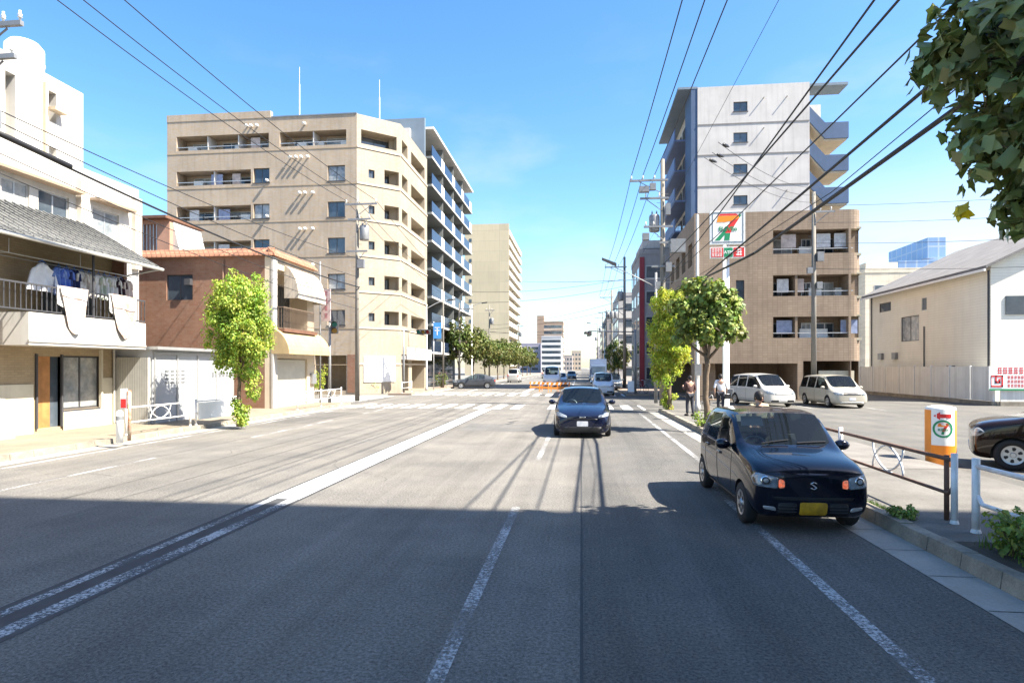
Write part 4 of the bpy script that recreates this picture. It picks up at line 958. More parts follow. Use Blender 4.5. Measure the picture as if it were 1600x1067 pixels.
    bpy.data.objects.remove(o); bpy.data.objects.remove(co)
    return {k: v[0] for k, v in out.items()}, bvh
WZ = [0.3]
def rpoly(pts, r=.02, n=4):
    out = []; m = len(pts)
    for i in range(m):
        p = Vector(pts[i]); a = Vector(pts[i - 1]) - p; b = Vector(pts[(i + 1) % m]) - p
        k = min(r, a.length * .45, b.length * .45); a = p + a.normalized() * k; b = p + b.normalized() * k
        for j in range(n + 1):
            t = j / n; out.append(tuple(a * (1 - t) ** 2 + p * 2 * t * (1 - t) + b * t * t))
    m = len(out); res = []
    for i in range(m):
        a = Vector(out[i]); b = Vector(out[(i + 1) % m]); k = max(1, int((b - a).length / .05))
        for j in range(k): res.append(tuple(a.lerp(b, j / k)))
    return res
def patch(bvh, poly, view, off=.004, far=4.0, mb=None, mi=0, rings=4):
    """lay a patch on the body: poly in (x, z) seen from the front/rear or (y, z) from a side"""
    mb = mb or MB(); cx = sum(p[0] for p in poly) / len(poly); cz = sum(p[1] for p in poly) / len(poly); k0 = len(mb.v); n = len(poly)
    def put(a, z, o):
        O, D = {'front': ((a, -far, z), (0, 1, 0)), 'rear': ((a, far, z), (0, -1, 0)), 'left': ((-far, a, z), (1, 0, 0)), 'right': ((far, a, z), (-1, 0, 0)), 'top': ((a, z, far), (0, 0, -1))}[view]
        h = bvh.ray_cast(Vector(O), Vector(D))
        if h[0] is None: return None
        nn = h[1] if h[1].dot(Vector(D)) < 0 else -h[1]
        return h[0] + (nn * .5 - Vector(D) * .5) * o
    last = None; rows = []
    for r in range(rings + 1):
        s_ = 1 - r / (rings + .0); row = []
        for (a, z) in poly:
            p = put(cx + (a - cx) * s_, cz + (z - cz) * s_, off)
            row.append(p)
        rows.append(row)
        if r == 0: rows.insert(0, [put(a, z, -.004) for a, z in poly])
    good = [p for row in rows for p in row if p is not None]
    if not good: return mb
    for row in rows:
        for i in range(n):
            if row[i] is None: row[i] = row[i - 1] if row[i - 1] is not None else good[0]
    for row in rows: mb.v += [tuple(p) for p in row]
    for r in range(len(rows) - 1):
        for i in range(n):
            j = (i + 1) % n; mb.f.append([k0 + r * n + i, k0 + r * n + j, k0 + (r + 1) * n + j, k0 + (r + 1) * n + i]); mb.m.append(mi)
    return mb
def line_on(bvh, pts, view, r=.004, far=4.0, mb=None, step=.05):
    mb = mb or MB(); out = []
    for a, b in zip(pts, pts[1:]):
        n = max(1, int((Vector(b) - Vector(a)).length / step))
        for j in range(n + (b == pts[-1])):
            q = Vector(a).lerp(Vector(b), j / n)
            O, D = {'front': ((q[0], -far, q[1]), (0, 1, 0)), 'rear': ((q[0], far, q[1]), (0, -1, 0)), 'left': ((-far, q[0], q[1]), (1, 0, 0)), 'right': ((far, q[0], q[1]), (-1, 0, 0)), 'top': ((q[0], q[1], far), (0, 0, -1))}[view]
            h = bvh.ray_cast(Vector(O), Vector(D))
            if h[0] is not None: out.append(h[0])
    if len(out) > 1: mb.tube(out, r, 6)
    return mb
def wheel(parent, x, y, r, wdt, spokes=6, full=True, rm=None):
    s = 1 if x > 0 else -1
    t = MB(); t.lathe([(r * .62, -wdt / 2), (r * .93, -wdt / 2), (r, -wdt * .36), (r, wdt * .36), (r * .93, wdt / 2), (r * .62, wdt / 2), (r * .60, 0), (r * .62, -wdt / 2)], 28, (0, 0, 0), 'x')
    o = t.build('wheel', M['tyre'], parent, True, local=True); o.location = (x - s * wdt / 2, y, r)
    q = MB(); f = s * wdt * .42
    prof = [(0, .02), (r * .14, .02), (r * .18, .0), (r * .52, .005), (r * .62, .012), (r * .64, 0), (r * .64, -.05), (0, -.05)]
    q.lathe([(a, f + s * b) for a, b in prof], 24, (0, 0, 0), 'x')
    if spokes:
        for k in range(spokes):                            # dark gaps between the spokes
            a0 = 2 * math.pi * (k + .16) / spokes; a1 = 2 * math.pi * (k + .62) / spokes; pts = []
            for (aa, rr) in ((a0, .30), ((a0 + a1) / 2, .26), (a1, .30), (a1, .47), ((a0 + a1) / 2, .51), (a0, .47)): pts.append((f + s * .0115, r * rr * math.cos(aa), r * rr * math.sin(aa)))
            q.add(pts if s > 0 else pts[::-1], [(0, 1, 2, 3, 4, 5)], 1)
    h = q.build('rim', [rm or M['rim'], M['black']], parent, False, local=True); h.parent = o
    return o
def car(name, label, loc, rz, spec, group=None, cat='car'):
    t = thing(name, label, cat, (0, 0, 0), group)
    sts, wheels, wr, W2 = spec['st'], spec['wheels'], spec['wr'], spec['hw']
    WZ[0] = wr
    pieces_, bvh = car_shell(sts, wheels, wr * 1.14, spec['glass'], spec.get('sub', 2))
    P = spec['paint']; far_ = spec.get('far', False)
    body = MB(); body.v, body.f, body.m = pieces_[0].v, pieces_[0].f, pieces_[0].m
    bo = body.build('body', P, t, True, local=True)
    if 7 in pieces_: w_ = pieces(pieces_[7], 'wheel_well', M['black'], t, local=True)
    names = {1: 'windscreen', 2: 'side_window', 3: 'side_window', 4: 'rear_window', 5: 'side_window'}
    for k, nm in names.items():
        if k in pieces_:
            if nm == 'side_window':
                for sg in (-1, 1):
                    m_ = MB(); mp = {}
                    for f in pieces_[k].f:
                        if sum(pieces_[k].v[i][0] for i in f) * sg > 0:
                            ids = []
                            for i in f:
                                if i not in mp: mp[i] = len(m_.v); m_.v.append(pieces_[k].v[i])
                                ids.append(mp[i])
                            m_.f.append(ids); m_.m.append(0)
                    if m_.f: m_.build(nm, GL_DARK if k in (3, 5) and spec.get('tint', True) else GL, t, True, local=True)
            else: pieces_[k].build(nm, GL, t, True, local=True)
    for wy_ in wheels:
        for sx in (-1, 1): wheel(t, sx * (W2 - .015), wy_, wr, .16, spec.get('spokes', 6))
    for poly, m_, nm in spec.get('front', []):
        for sg in ((1, -1) if nm in ('headlight', 'fog_lamp', 'turn_signal') else (1,)):
            patch(bvh, rpoly([(x * sg, z) for x, z in poly][::sg], spec.get('rad', .025)), 'front', .006, mb=None).build(nm, m_, t, nm != 'number_plate', local=True)
    for poly, m_, nm in spec.get('rear', []):
        for sg in ((1, -1) if nm == 'tail_lamp' else (1,)): patch(bvh, rpoly([(x * sg, z) for x, z in poly][::sg], .02), 'rear', .006).build(nm, m_, t, True, local=True)
    for side in ('left', 'right'):
        for pts in spec.get('seams', []):
            line_on(bvh, pts, side, .0035).build('door_seam', M['black'], t, local=True)
        for (y, z) in spec.get('handles', []):
            patch(bvh, rpoly([(y - .09, z - .018), (y + .09, z - .018), (y + .09, z + .018), (y - .09, z + .018)], .012), side, .022).build('door_handle', P, t, True, local=True)
        for poly in spec.get('sills', []): patch(bvh, rpoly(poly, .02), side, .005).build('side_sill', M['black'], t, True, local=True)
    if 'mirror' in spec:
        x, y, z = spec['mirror']
        for sg in (-1, 1):
            m_ = MB(); m_.tube([(sg * (x - .1), y, z - .02), (sg * (x + .02), y + .01, z)], .022, 8)
            m_.lathe([(0, -.055), (.05, -.05), (.075, -.02), (.08, .02), (.07, .05), (0, .052)], 14, (0, 0, 0), 'y')
            k = len(m_.v) - 14 * 6
            m_.v[k:] = [(sg * (x + .09) + a * 1.35, y + b, z + .015 + c_ * .95) for a, b, c_ in m_.v[k:]]
            m_.build('mirror', P, t, True, local=True)
    if spec.get('wipers'):
        y0, z0, y1, z1 = spec['wipers']; m_ = MB()
        for a, b in ((-.36, .02), (.12, .52)):
            pts = []
            for j in range(7):
                q = j / 6; x = a + (b - a) * q; h = bvh.ray_cast(Vector((x, y0 + .02 + .05 * q, 4)), Vector((0, 0, -1)))
                if h[0]: pts.append(h[0] + Vector((0, 0, .018)))
            m_.tube(pts, .009, 6)
        m_.build('wiper', M['black'], t, local=True)
    if spec.get('interior'):
        yd, yf, yr, zs, wx = spec['interior']
        m_ = MB(); m_.box(-wx, wx, yd, yd + .34, .5, zs + .02); m_.build('dashboard', M['black'], t, local=True)
        for yy in (yf, yr):
            for sg in (-1, 1):
                m_ = MB(); x = sg * wx * .52; w2 = wx * .38
                m_.hexa([(x - w2, yy, .5), (x + w2, yy, .5), (x + w2, yy + .14, .5), (x - w2, yy + .14, .5), (x - w2 * .8, yy + .12, zs + .17), (x + w2 * .8, yy + .12, zs + .17), (x + w2 * .8, yy + .2, zs + .17), (x - w2 * .8, yy + .2, zs + .17)])
                m_.hexa([(x - .12, yy + .13, zs + .2), (x + .12, yy + .13, zs + .2), (x + .12, yy + .21, zs + .2), (x - .12, yy + .21, zs + .2), (x - .1, yy + .14, zs + .36), (x + .1, yy + .14, zs + .36), (x + .1, yy + .2, zs + .36), (x - .1, yy + .2, zs + .36)])
                m_.box(x - w2, x + w2, yy - .42, yy, .42, .56)
                m_.build('seat', M['seat'], t, local=True)
        m_ = MB(); c = Vector((wx * -.5, yd + .44, zs + .03)); pts = []
        for j in range(21):
            q = 2 * math.pi * j / 20; pts.append(c + Vector((.18 * math.cos(q), .07 * math.sin(q), .165 * math.sin(q))))
        m_.tube(pts, .016, 8); m_.tube([c + Vector((-.17, 0, 0)), c + Vector((.17, 0, 0))], .02, 6); m_.tube([c, c + Vector((0, -.3, -.12))], .03, 8); m_.build('steering_wheel', M['alu'], t, local=True)
        m_ = MB(); m_.box(-wx, wx, yd, yr + .9, .3, .36); m_.build('cabin_floor', M['black'], t, local=True)
    for fn in spec.get('extra', []): fn(t, bvh)
    t.location = loc; t.rotation_euler = (0, 0, rz)
    return t
# ---- stations: y, zb, hw, zs, hs, ze, he, zr, hr, zt
kei = dict(hw=.7375, wr=.275, wheels=(-1.07, 1.39), spokes=6, paint=paintm('paint_navy_black', (.004, .005, .012), .2), rad=.03, interior=(-.72, .25, .95, .88, .6),
    st=[(-1.665, .27, .63, .60, .615, .70, .585, .745, .50, .76), (-1.60, .20, .70, .67, .685, .775, .655, .825, .56, .845), (-1.40, .18, .722, .77, .705, .855, .675, .890, .58, .915), (-1.10, .18, .737, .85, .718, .905, .685, .935, .60, .965),
        (-.80, .18, .7375, .91, .722, .955, .69, .985, .63, 1.015), (-.22, .18, .7375, .935, .722, 1.355, .625, 1.41, .572, 1.44), (.20, .18, .7375, .945, .722, 1.38, .62, 1.44, .565, 1.468), (.29, .18, .7375, .948, .722, 1.382, .62, 1.442, .565, 1.472),
        (.98, .18, .7375, .97, .72, 1.365, .61, 1.43, .55, 1.462), (1.12, .18, .7375, .975, .72, 1.355, .605, 1.42, .545, 1.455), (1.45, .20, .735, .98, .71, 1.31, .59, 1.38, .525, 1.41), (1.60, .24, .72, .96, .69, 1.0, .64, 1.02, .58, 1.03), (1.69, .30, .67, .80, .64, .86, .60, .88, .50, .88)],
    glass={(4, 'top'): 1, (4, 'side'): 2, (5, 'side'): 2, (7, 'side'): 3, (10, 'top'): 4},
    front=[([(.43, .575), (.69, .60), (.705, .70), (.66, .765), (.42, .715)], M['lens'], 'headlight'), ([(.345, .59), (.42, .58), (.415, .70), (.35, .685)], M['amber'], 'turn_signal'),
           ([(-.165, .245), (.165, .245), (.165, .41), (-.165, .41)], M['plate_y'], 'number_plate'), ([(.40, .27), (.60, .30), (.60, .37), (.42, .35)], M['rim'], 'fog_lamp') if False else ([(.44, .29), (.60, .32), (.60, .355), (.46, .345)], M['rim'], 'fog_lamp')],
    rear=[([(.50, .5), (.66, .5), (.66, .8), (.56, .8)], M['red'], 'tail_lamp')],
    seams=[[(-.62, .88), (-.58, .60), (-.50, .26), (.24, .26), (.245, .93)], [(.26, .93), (.255, .26), (.92, .26), (1.06, .55), (1.05, .94)], [(-1.55, .62), (-1.2, .80), (-.8, .86)]],
    handles=[(.10, .80), (.88, .83)], sills=[[(-.72, .185), (1.05, .185), (1.05, .25), (-.72, .25)]], mirror=(.735, -.52, .98), wipers=(-.80, 1.0, -.16, 1.44))
def kei_extra(t, bvh):
    for sg in (-1, 1):
        for r0, m_, nm in ((.062, M['chrome'], 'reflector'), (.048, M['black'], 'reflector'), (.030, M['lens'], 'bulb')):
            mb = MB(); mb = patch(bvh, [(sg * .565 + r0 * math.cos(q), .672 + r0 * .95 * math.sin(q)) for q in [6.2832 * j / 24 for j in range(24)]], 'front', .008 + (.062 - r0) * .12); mb.build(nm, m_, t, True, local=True)
        m_ = MB(); line_on(bvh, [(sg * x, z) for x, z in ((.42, .575), (.69, .598), (.71, .70), (.665, .77), (.415, .72), (.345, .695), (.345, .585), (.42, .575))], 'front', .006, mb=m_); m_.build('headlight_surround', M['black'], t, True, local=True)
    mb = MB(); patch(bvh, rpoly([(-.46, .435), (.46, .435), (.50, .475), (-.50, .475)], .015), 'front', .003, mb=mb); patch(bvh, rpoly([(.2, .25), (.44, .25), (.42, .40), (.2, .40)], .03), 'front', .003, mb=mb); patch(bvh, rpoly([(-.44, .25), (-.2, .25), (-.2, .40), (-.42, .40)], .03), 'front', .003, mb=mb)
    mb.build('grille', M['black'], t, True, local=True)
    for k in range(3):
        m_ = MB()
    m_ = MB()
    for z in (.285, .325, .365): line_on(bvh, [(-.42, z), (-.2, z)], 'front', .006, mb=m_); line_on(bvh, [(.2, z), (.42, z)], 'front', .006, mb=m_)
    m_.build('grille_bar', mat('dark_plastic', (.05, .05, .055), .5, .1, 5), t, local=True)
    s_ = .045; pts = [(.8, .62), (.0, 1.0), (-.8, .55), (-.1, .12), (.1, -.12), (.8, -.55), (0, -1.0), (-.8, -.62)]
    m_ = MB(); line_on(bvh, [(x * s_ + .0, z * s_ + .62) for x, z in pts], 'front', .008, mb=m_, step=.012); m_.build('emblem', M['chrome'], t, True, local=True)
    m_ = MB(); line_on(bvh, [(-.60, .765), (-.3, .80), (0, .81), (.3, .80), (.60, .765)], 'front', .006, mb=m_); m_.build('bonnet_seam', M['black'], t, local=True)
    m_ = MB(); m_.lathe([(0, -.012), (.1, -.012), (.1, .012), (0, .012)], 12, (0, -.25, 1.30), 'y'); m_.v = [(x * 1.15, y, 1.30 + (z - 1.30) * .38) for x, y, z in m_.v]; m_.build('rear_view_mirror', M['black'], t, True, local=True)
    m_ = MB(); m_.hexa([(-.50, -.28, 1.24), (-.18, -.28, 1.24), (-.18, -.27, 1.24), (-.50, -.27, 1.24), (-.48, -.17, 1.37), (-.18, -.17, 1.37), (-.18, -.16, 1.37), (-.48, -.16, 1.37)]); m_.build('sun_visor', mat('visor_grey', (.5, .5, .47), .8, .05, 3), t, local=True)
    m_ = MB(); line_on(bvh, [(-1.35, .5), (-.75, .62), (.3, .68), (1.4, .72)], 'left', .004, mb=m_); line_on(bvh, [(-1.35, .5), (-.75, .62), (.3, .68), (1.4, .72)], 'right', .004, mb=m_); m_.build('side_crease', kei['paint'], t, local=True)
kei['extra'] = [kei_extra]
car('kei_hatchback', 'black kei hatchback with yellow plate and lit hazard lamps stopped at the right kerb', (2.86, 9.74, 0), R(1.0), kei)
def sedan_spec(paint, L=4.5, W=1.76, H=1.47, plate='plate_w', **kw):
    k = L / 4.5; h = H / 1.47; q = W / 1.76
    st = [(-2.2, .16, .70, .56, .62, .64, .55, .665, .46, .67), (-2.12, .14, .79, .62, .72, .70, .66, .725, .55, .735), (-1.8, .14, .85, .74, .80, .80, .72, .83, .6, .85), (-1.35, .14, .88, .82, .835, .87, .76, .90, .64, .93),
          (-.98, .17, .88, .88, .84, .92, .78, .95, .68, .98), (-.05, .17, .88, .92, .835, 1.33, .66, 1.39, .59, 1.43), (.32, .17, .88, .93, .835, 1.36, .65, 1.42, .58, 1.465), (.41, .17, .88, .935, .835, 1.36, .65, 1.42, .58, 1.468),
          (1.05, .17, .88, .95, .83, 1.31, .64, 1.37, .56, 1.41), (1.35, .18, .87, .96, .82, 1.22, .62, 1.28, .54, 1.32), (2.0, .22, .84, .97, .76, 1.02, .68, 1.05, .58, 1.07), (2.2, .28, .78, .88, .70, .93, .64, .95, .5, .95)]
    st = [(a * k, b, c * q, d * h, e * q, f * h, g * q, hh * h, i * q, j * h) for a, b, c, d, e, f, g, hh, i, j in st]
    d = dict(hw=.88 * q, wr=.315, wheels=(-1.38 * k, 1.32 * k), spokes=7, paint=paint, st=st, glass={(4, 'top'): 1, (4, 'side'): 2, (5, 'side'): 2, (7, 'side'): 3, (9, 'top'): 4}, interior=(-.85 * k, .2, 1.1, .86 * h, .68 * q), rad=.03,
        front=[([(.46, .60), (.80, .66), (.815, .74), (.70, .755), (.46, .665)], M['lens'], 'headlight'), ([(-.165, .36), (.165, .36), (.165, .51), (-.165, .51)], M[plate], 'number_plate'), ([(-.66, .17), (.66, .17), (.56, .34), (-.56, .34)], M['black'], 'grille'), ([(-.46, .56), (.46, .56), (.42, .585), (-.42, .585)], M['black'], 'upper_grille'), ([(-.09, .61), (.09, .61), (.09, .645), (-.09, .645)], M['chrome'], 'emblem'), ([(.66, .27), (.80, .31), (.80, .42), (.70, .40)], M['black'], 'fog_lamp')],
        rear=[([(.5, .7), (.74, .7), (.74, .85), (.5, .85)], M['red'], 'tail_lamp')],
        seams=[[(-.80 * k, .86 * h), (-.78 * k, .5), (-.7 * k, .25), (.36 * k, .25), (.365 * k, .91 * h)], [(.38 * k, .91 * h), (.375 * k, .25), (1.0 * k, .28), (1.2 * k, .6), (1.18 * k, .93 * h)]], handles=[(.2 * k, .80 * h), (.98 * k, .83 * h)], mirror=(.87 * q, -.62 * k, .98 * h), wipers=(-.98 * k, 0, 0, 0))
    d.update(kw); return d
car('saloon_car', 'dark blue black saloon coming towards the camera in the middle lane', (.02, 20.5, 0), R(.5), sedan_spec(paintm('paint_blue_black', (.006, .009, .026), .2)))
def van_spec(paint, L=4.7, W=1.76, H=1.82, **kw):
    k = L / 4.7; q = W / 1.76; h = H / 1.82
    st = [(-2.3, .25, .66, .66, .62, .76, .55, .79, .46, .80), (-2.22, .2, .79, .72, .74, .83, .67, .86, .55, .875), (-1.98, .18, .86, .84, .81, .92, .73, .955, .6, .98), (-1.75, .18, .88, .92, .835, .99, .77, 1.03, .66, 1.06),
          (-1.5, .18, .88, .98, .84, 1.04, .79, 1.08, .70, 1.12), (-.75, .18, .88, 1.02, .84, 1.64, .70, 1.71, .63, 1.76), (.05, .18, .88, 1.03, .84, 1.68, .69, 1.75, .62, 1.81), (.14, .18, .88, 1.03, .84, 1.68, .69, 1.75, .62, 1.815),
          (1.1, .18, .88, 1.04, .84, 1.67, .69, 1.74, .62, 1.81), (1.2, .18, .88, 1.04, .84, 1.67, .69, 1.74, .62, 1.805), (2.05, .2, .87, 1.04, .83, 1.62, .67, 1.69, .6, 1.74), (2.25, .24, .85, 1.04, .80, 1.1, .74, 1.13, .64, 1.14), (2.33, .3, .80, .9, .74, .96, .68, .98, .56, .98)]
    st = [(a * k, b, c * q, d * h, e * q, f * h, g * q, hh * h, i * q, j * h) for a, b, c, d, e, f, g, hh, i, j in st]
    d = dict(hw=.88 * q, wr=.31, wheels=(-1.45 * k, 1.38 * k), spokes=6, paint=paint, st=st, glass={(4, 'top'): 1, (4, 'side'): 2, (5, 'side'): 2, (7, 'side'): 3, (9, 'side'): 5, (10, 'top'): 4}, interior=(-1.35 * k, -.1, 1.0, 1.0 * h, .70 * q), rad=.03,
        front=[([(.48, .66), (.80, .70), (.82, .84), (.72, .87), (.48, .76)], M['lens'], 'headlight'), ([(-.165, .36), (.165, .36), (.165, .51), (-.165, .51)], M['plate_w'], 'number_plate'), ([(-.46, .66), (.46, .66), (.44, .74), (-.44, .74)], M['alu'], 'grille'), ([(-.66, .27), (-.24, .27), (-.24, .38), (-.62, .38)], M['black'], 'air_intake'), ([(.24, .27), (.66, .27), (.62, .38), (.24, .38)], M['black'], 'air_intake')],
        rear=[([(.62, .8), (.78, .8), (.76, 1.2), (.66, 1.2)], M['red'], 'tail_lamp')],
        seams=[[(-1.3 * k, .9 * h), (-1.15 * k, .25), (.09 * k, .25), (.095 * k, 1.02 * h)], [(.1 * k, 1.0 * h), (.1 * k, .25), (.95 * k, .25), (1.15 * k, .6), (1.15 * k, 1.02 * h)]], handles=[(-.05 * k, .92 * h), (.25 * k, .92 * h)], mirror=(.87 * q, -1.15 * k, 1.08 * h), wipers=(-1.5 * k, 0, 0, 0))
    d.update(kw); return d
pw = paintm('paint_white', (.50, .49, .46), .35); pp = paintm('paint_pearl', (.43, .40, .33), .35)
car('minivan', 'white rounded minivan in the parking lot, the one nearer the sign pole', (9.95, 35.6, .015), R(14), van_spec(pw, 4.5, 1.72, 1.78), None, 'minivan')
car('minivan', 'pearl white long minivan in the parking lot beside the cream fence', (13.55, 35.2, .015), R(3), van_spec(pp, 4.75, 1.78, 1.72, front=[([(.46, .66), (.80, .70), (.82, .82), (.70, .84), (.46, .74)], M['lens'], 'headlight'), ([(-.165, .4), (.165, .4), (.165, .55), (-.165, .55)], M['plate_w'], 'number_plate'), ([(-.44, .68), (.44, .68), (.42, .80), (-.42, .80)], M['alu_dark'], 'grille'), ([(-.6, .24), (.6, .24), (.55, .33), (-.55, .33)], M['alu'], 'air_intake')]), None, 'minivan')
t = car('black_car', 'shiny black brown hatchback nosing in at the right edge of the parking lot', (10.10, 13.6, .015), R(-118), dict(kei, paint=paintm('paint_black_brown', (.016, .008, .005), .15), extra=[], wr=.285, front=[kei['front'][0], ([(-.165, .3), (.165, .3), (.165, .45), (-.165, .45)], M['plate_w'], 'number_plate'), ([(-.5, .2), (.5, .2), (.45, .28), (-.45, .28)], M['black'], 'grille')]))
t.scale = (1.12, 1.12, 1.10)
# further vehicles along the road
car('parked_car', 'dark grey car waiting at the left kerb past the crossing, beside the low shrubs', (-10.6, 60.5, 0), R(-78), sedan_spec(paintm('paint_grey_dark', (.05, .055, .065), .25), 4.3, 1.7, 1.5))
car('white_van', 'small white van driving away past the street trees on the left', (-9.3, 86, 0), R(180), van_spec(pw, 4.4, 1.7, 1.95), None, 'van')
car('white_minibus', 'tall white van with a big windscreen facing us behind the orange barriers', (-2.9, 62, 0), R(0), van_spec(paintm('paint_van_white', (.62, .64, .66), .3), 4.7, 1.72, 2.25), None, 'van')
car('white_wagon', 'white small wagon following the dark saloon, half hidden behind its roof', (1.65, 47.5, 0), R(0), van_spec(paintm('paint_white_cool', (.6, .64, .68), .3), 4.2, 1.62, 1.75), None, 'car')
car('grey_car', 'dark grey estate car queuing behind the small white wagon', (2.9, 58.5, 0), R(0), van_spec(paintm('paint_grey_blue', (.045, .06, .08), .3), 4.4, 1.7, 1.6), None, 'car')
car('silver_car', 'silver car waiting behind the tall white van by the barriers', (-2.4, 72, 0), R(0), sedan_spec(paintm('paint_silver', (.35, .36, .38), .3), 4.4, 1.7, 1.5))
car('white_hatchback', 'small white hatchback far up the road in the queue behind the lorry', (2.0, 96, 0), R(0), van_spec(pw, 3.9, 1.65, 1.55), None, 'car')
car('dark_car', 'dark car far off in the nearer oncoming lane beyond the silver one', (-1.6, 104, 0), R(0), sedan_spec(paintm('paint_grey_dark', (.05, .055, .065), .25), 4.4, 1.7, 1.5))
car('pale_van', 'pale van far down the left lane driving away from the crossing', (-6.6, 118, 0), R(180), van_spec(pp, 4.4, 1.7, 1.9), None, 'van')
# box lorry
def lorry():
    t = thing('box_lorry', 'blue grey box lorry standing tall behind the small white wagon', 'lorry', (2.2, 78, 0))
    mb = MB(); mb.box(-1.05, 1.05, 1.9, 6.5, .95, 3.2); mb.build('cargo_box', mat('lorry_blue', (.20, .26, .38), .5, .1, 1), t, local=True)
    mb = MB(); mb.hexa([(-.98, 0, .5), (.98, 0, .5), (.98, 1.8, .5), (-.98, 1.8, .5), (-.92, .25, 2.35), (.92, .25, 2.35), (.92, 1.8, 2.4), (-.92, 1.8, 2.4)]); mb.build('cab', mat('lorry_cab', (.12, .17, .27), .35, .05, 1), t, local=True)
    mb = MB(); mb.hexa([(-.86, .06, 1.35), (.86, .06, 1.35), (.86, .14, 1.35), (-.86, .14, 1.35), (-.82, .19, 2.2), (.82, .19, 2.2), (.82, .3, 2.2), (-.82, .3, 2.2)]); mb.build('windscreen', M['pane'], t, local=True)
    mb = MB(); mb.box(-.9, .9, -.08, -.003, .5, .75); mb.build('bumper', M['slab'], t, local=True)
    for x in (-.85, .85):
        mb = MB(); mb.box(x - .12, x + .12, -.03, .03, .8, .98); mb.build('headlight', M['lens'], t, local=True)
        for y in (.8, 5.2): wheel(t, x * 1.1, y, .38, .22, 0)
lorry()
# ================================================================ trees
def leafmesh(name, m, parent, clumps, per, size, seed, spread=.28, droop=.25, lobed=False, loose=0.0):
    rr = random.Random(seed); mb = MB()
    for (cx, cy, cz, cr) in clumps:
        for _ in range(per):
            d = Vector((rr.gauss(0, 1), rr.gauss(0, 1), rr.gauss(0, 1))).normalized() * cr * (rr.random() ** .45)
            p = Vector((cx, cy, cz)) + d; s = size * rr.uniform(.65, 1.25)
            n = (d.normalized() + Vector((rr.uniform(-.8, .8), rr.uniform(-.8, .8), rr.uniform(0, 1.1)))).normalized()
            a = Vector((rr.uniform(-1, 1), rr.uniform(-1, 1), rr.uniform(-1, .2))); a = (a - n * a.dot(n))
            if a.length < .05: a = n.orthogonal()
            a.normalize(); b = n.cross(a); dr = Vector((0, 0, -droop * s))
            if lobed:
                o = [(0, 0), (.18, .30), (.02, .52), (.30, .46), (.55, .58), (.60, .34), (.80, .20), (1.0, 0)]
                pts = o + [(x, -y) for x, y in o[-2:0:-1]]
                k = len(mb.v)
                for x, y in pts: mb.v.append(tuple(p + a * (x - .4) * s + b * y * s + dr * x * x + n * abs(y) * s * .25))
                q = len(pts); h = len(o)
                for j in range(h - 1):
                    A, B = j, j + 1; A2, B2 = (q - j) % q, q - j - 1
                    f = [k + A, k + B] + ([k + B2] if B2 != B else []) + ([k + A2] if A2 != A else [])
                    mb.f.append(f); mb.m.append(0)
            else:
                mb.add([p - a * s * .5, p + b * s * .34 + n * s * .1, p + a * s * .5 + dr, p - b * s * .34 + n * s * .1], [(0, 1, 2), (0, 2, 3)])
    return mb.build(name, m, parent, True, local=True)
def limb(mb, p, q, r0, r1, rr, n=5, wob=.05):
    p, q = Vector(p), Vector(q); pts = []; L = (q - p).length
    for i in range(n + 1):
        t = i / n; pts.append(p.lerp(q, t) + Vector((rr.uniform(-1, 1), rr.uniform(-1, 1), rr.uniform(-.4, .4))) * wob * L * (0 if i in (0,) else 1) * .6)
    mb.tube(pts, [r0 + (r1 - r0) * i / n for i in range(n + 1)], 8); return pts
def tree(name, label, loc, h, bole, tr, blobs, lm, nclump, per, size, seed, cr=.3, group=None, lobed=False, lean=(0, 0), basal=0, cat='tree'):
    """blobs: (dx, dy, z, rx, rz) crown lobes; leaves sit in clumps at the ends of twigs"""
    rr = random.Random(seed); t = thing(name, label, cat, loc, group); tk = MB()
    top = Vector((lean[0], lean[1], bole)); pts = limb(tk, (0, 0, -.05), top, tr, tr * .72, rr, 7, .03)
    tk.lathe([(tr * 1.5, -.03), (tr * 1.15, .12), (tr, .3)], 10)
    clumps = []
    for (dx, dy, z, rx, rz) in blobs:
        c = Vector((dx, dy, z)); m_ = limb(tk, top + Vector((0, 0, rr.uniform(-.25, 0))), c, tr * .5, tr * .2, rr, 4, .09)
        vol = max(1, int(nclump * rx * rx * rz / sum(b[3] ** 2 * b[4] for b in blobs)))
        for i in range(vol):
            d = Vector((rr.gauss(0, 1), rr.gauss(0, 1), rr.gauss(0, 1))).normalized(); k = rr.uniform(.42, 1.0) ** .5
            k *= 1 + .22 * math.sin(d.x * 5 + seed) * math.cos(d.z * 4 + seed * 2)
            e = c + Vector((d.x * rx, d.y * rx, d.z * rz)) * k; clumps.append((e.x, e.y, e.z, cr * rr.uniform(.6, 1.25)))
            if i % 3 == 0: limb(tk, c, e, tr * .13, tr * .03, rr, 3, .12)
    tk.build('trunk', M['bark'], t, True, local=True)
    if basal:
        for i in range(basal):
            q = rr.uniform(0, 6.28); z = rr.uniform(.1, .8); clumps.append((rr.uniform(.05, .32) * math.cos(q), rr.uniform(.05, .32) * math.sin(q), z, .2))
    leafmesh('crown', lm, t, clumps, per, size, seed + 5, lobed=lobed)
    return t
tree('young_tree', 'bright lime green young tree standing on the left pavement by the white shed', G(374, 664, .13), 5.2, 1.7, .075,
     [(0, 0, 4.3, .9, .85), (-.35, .2, 3.5, .95, .9), (.35, -.1, 3.2, .9, .9), (.0, 0, 2.3, .75, .8), (.25, .15, 1.35, .36, .5)], M['leaf_lime'], 300, 84, .09, 11, .27, basal=12)
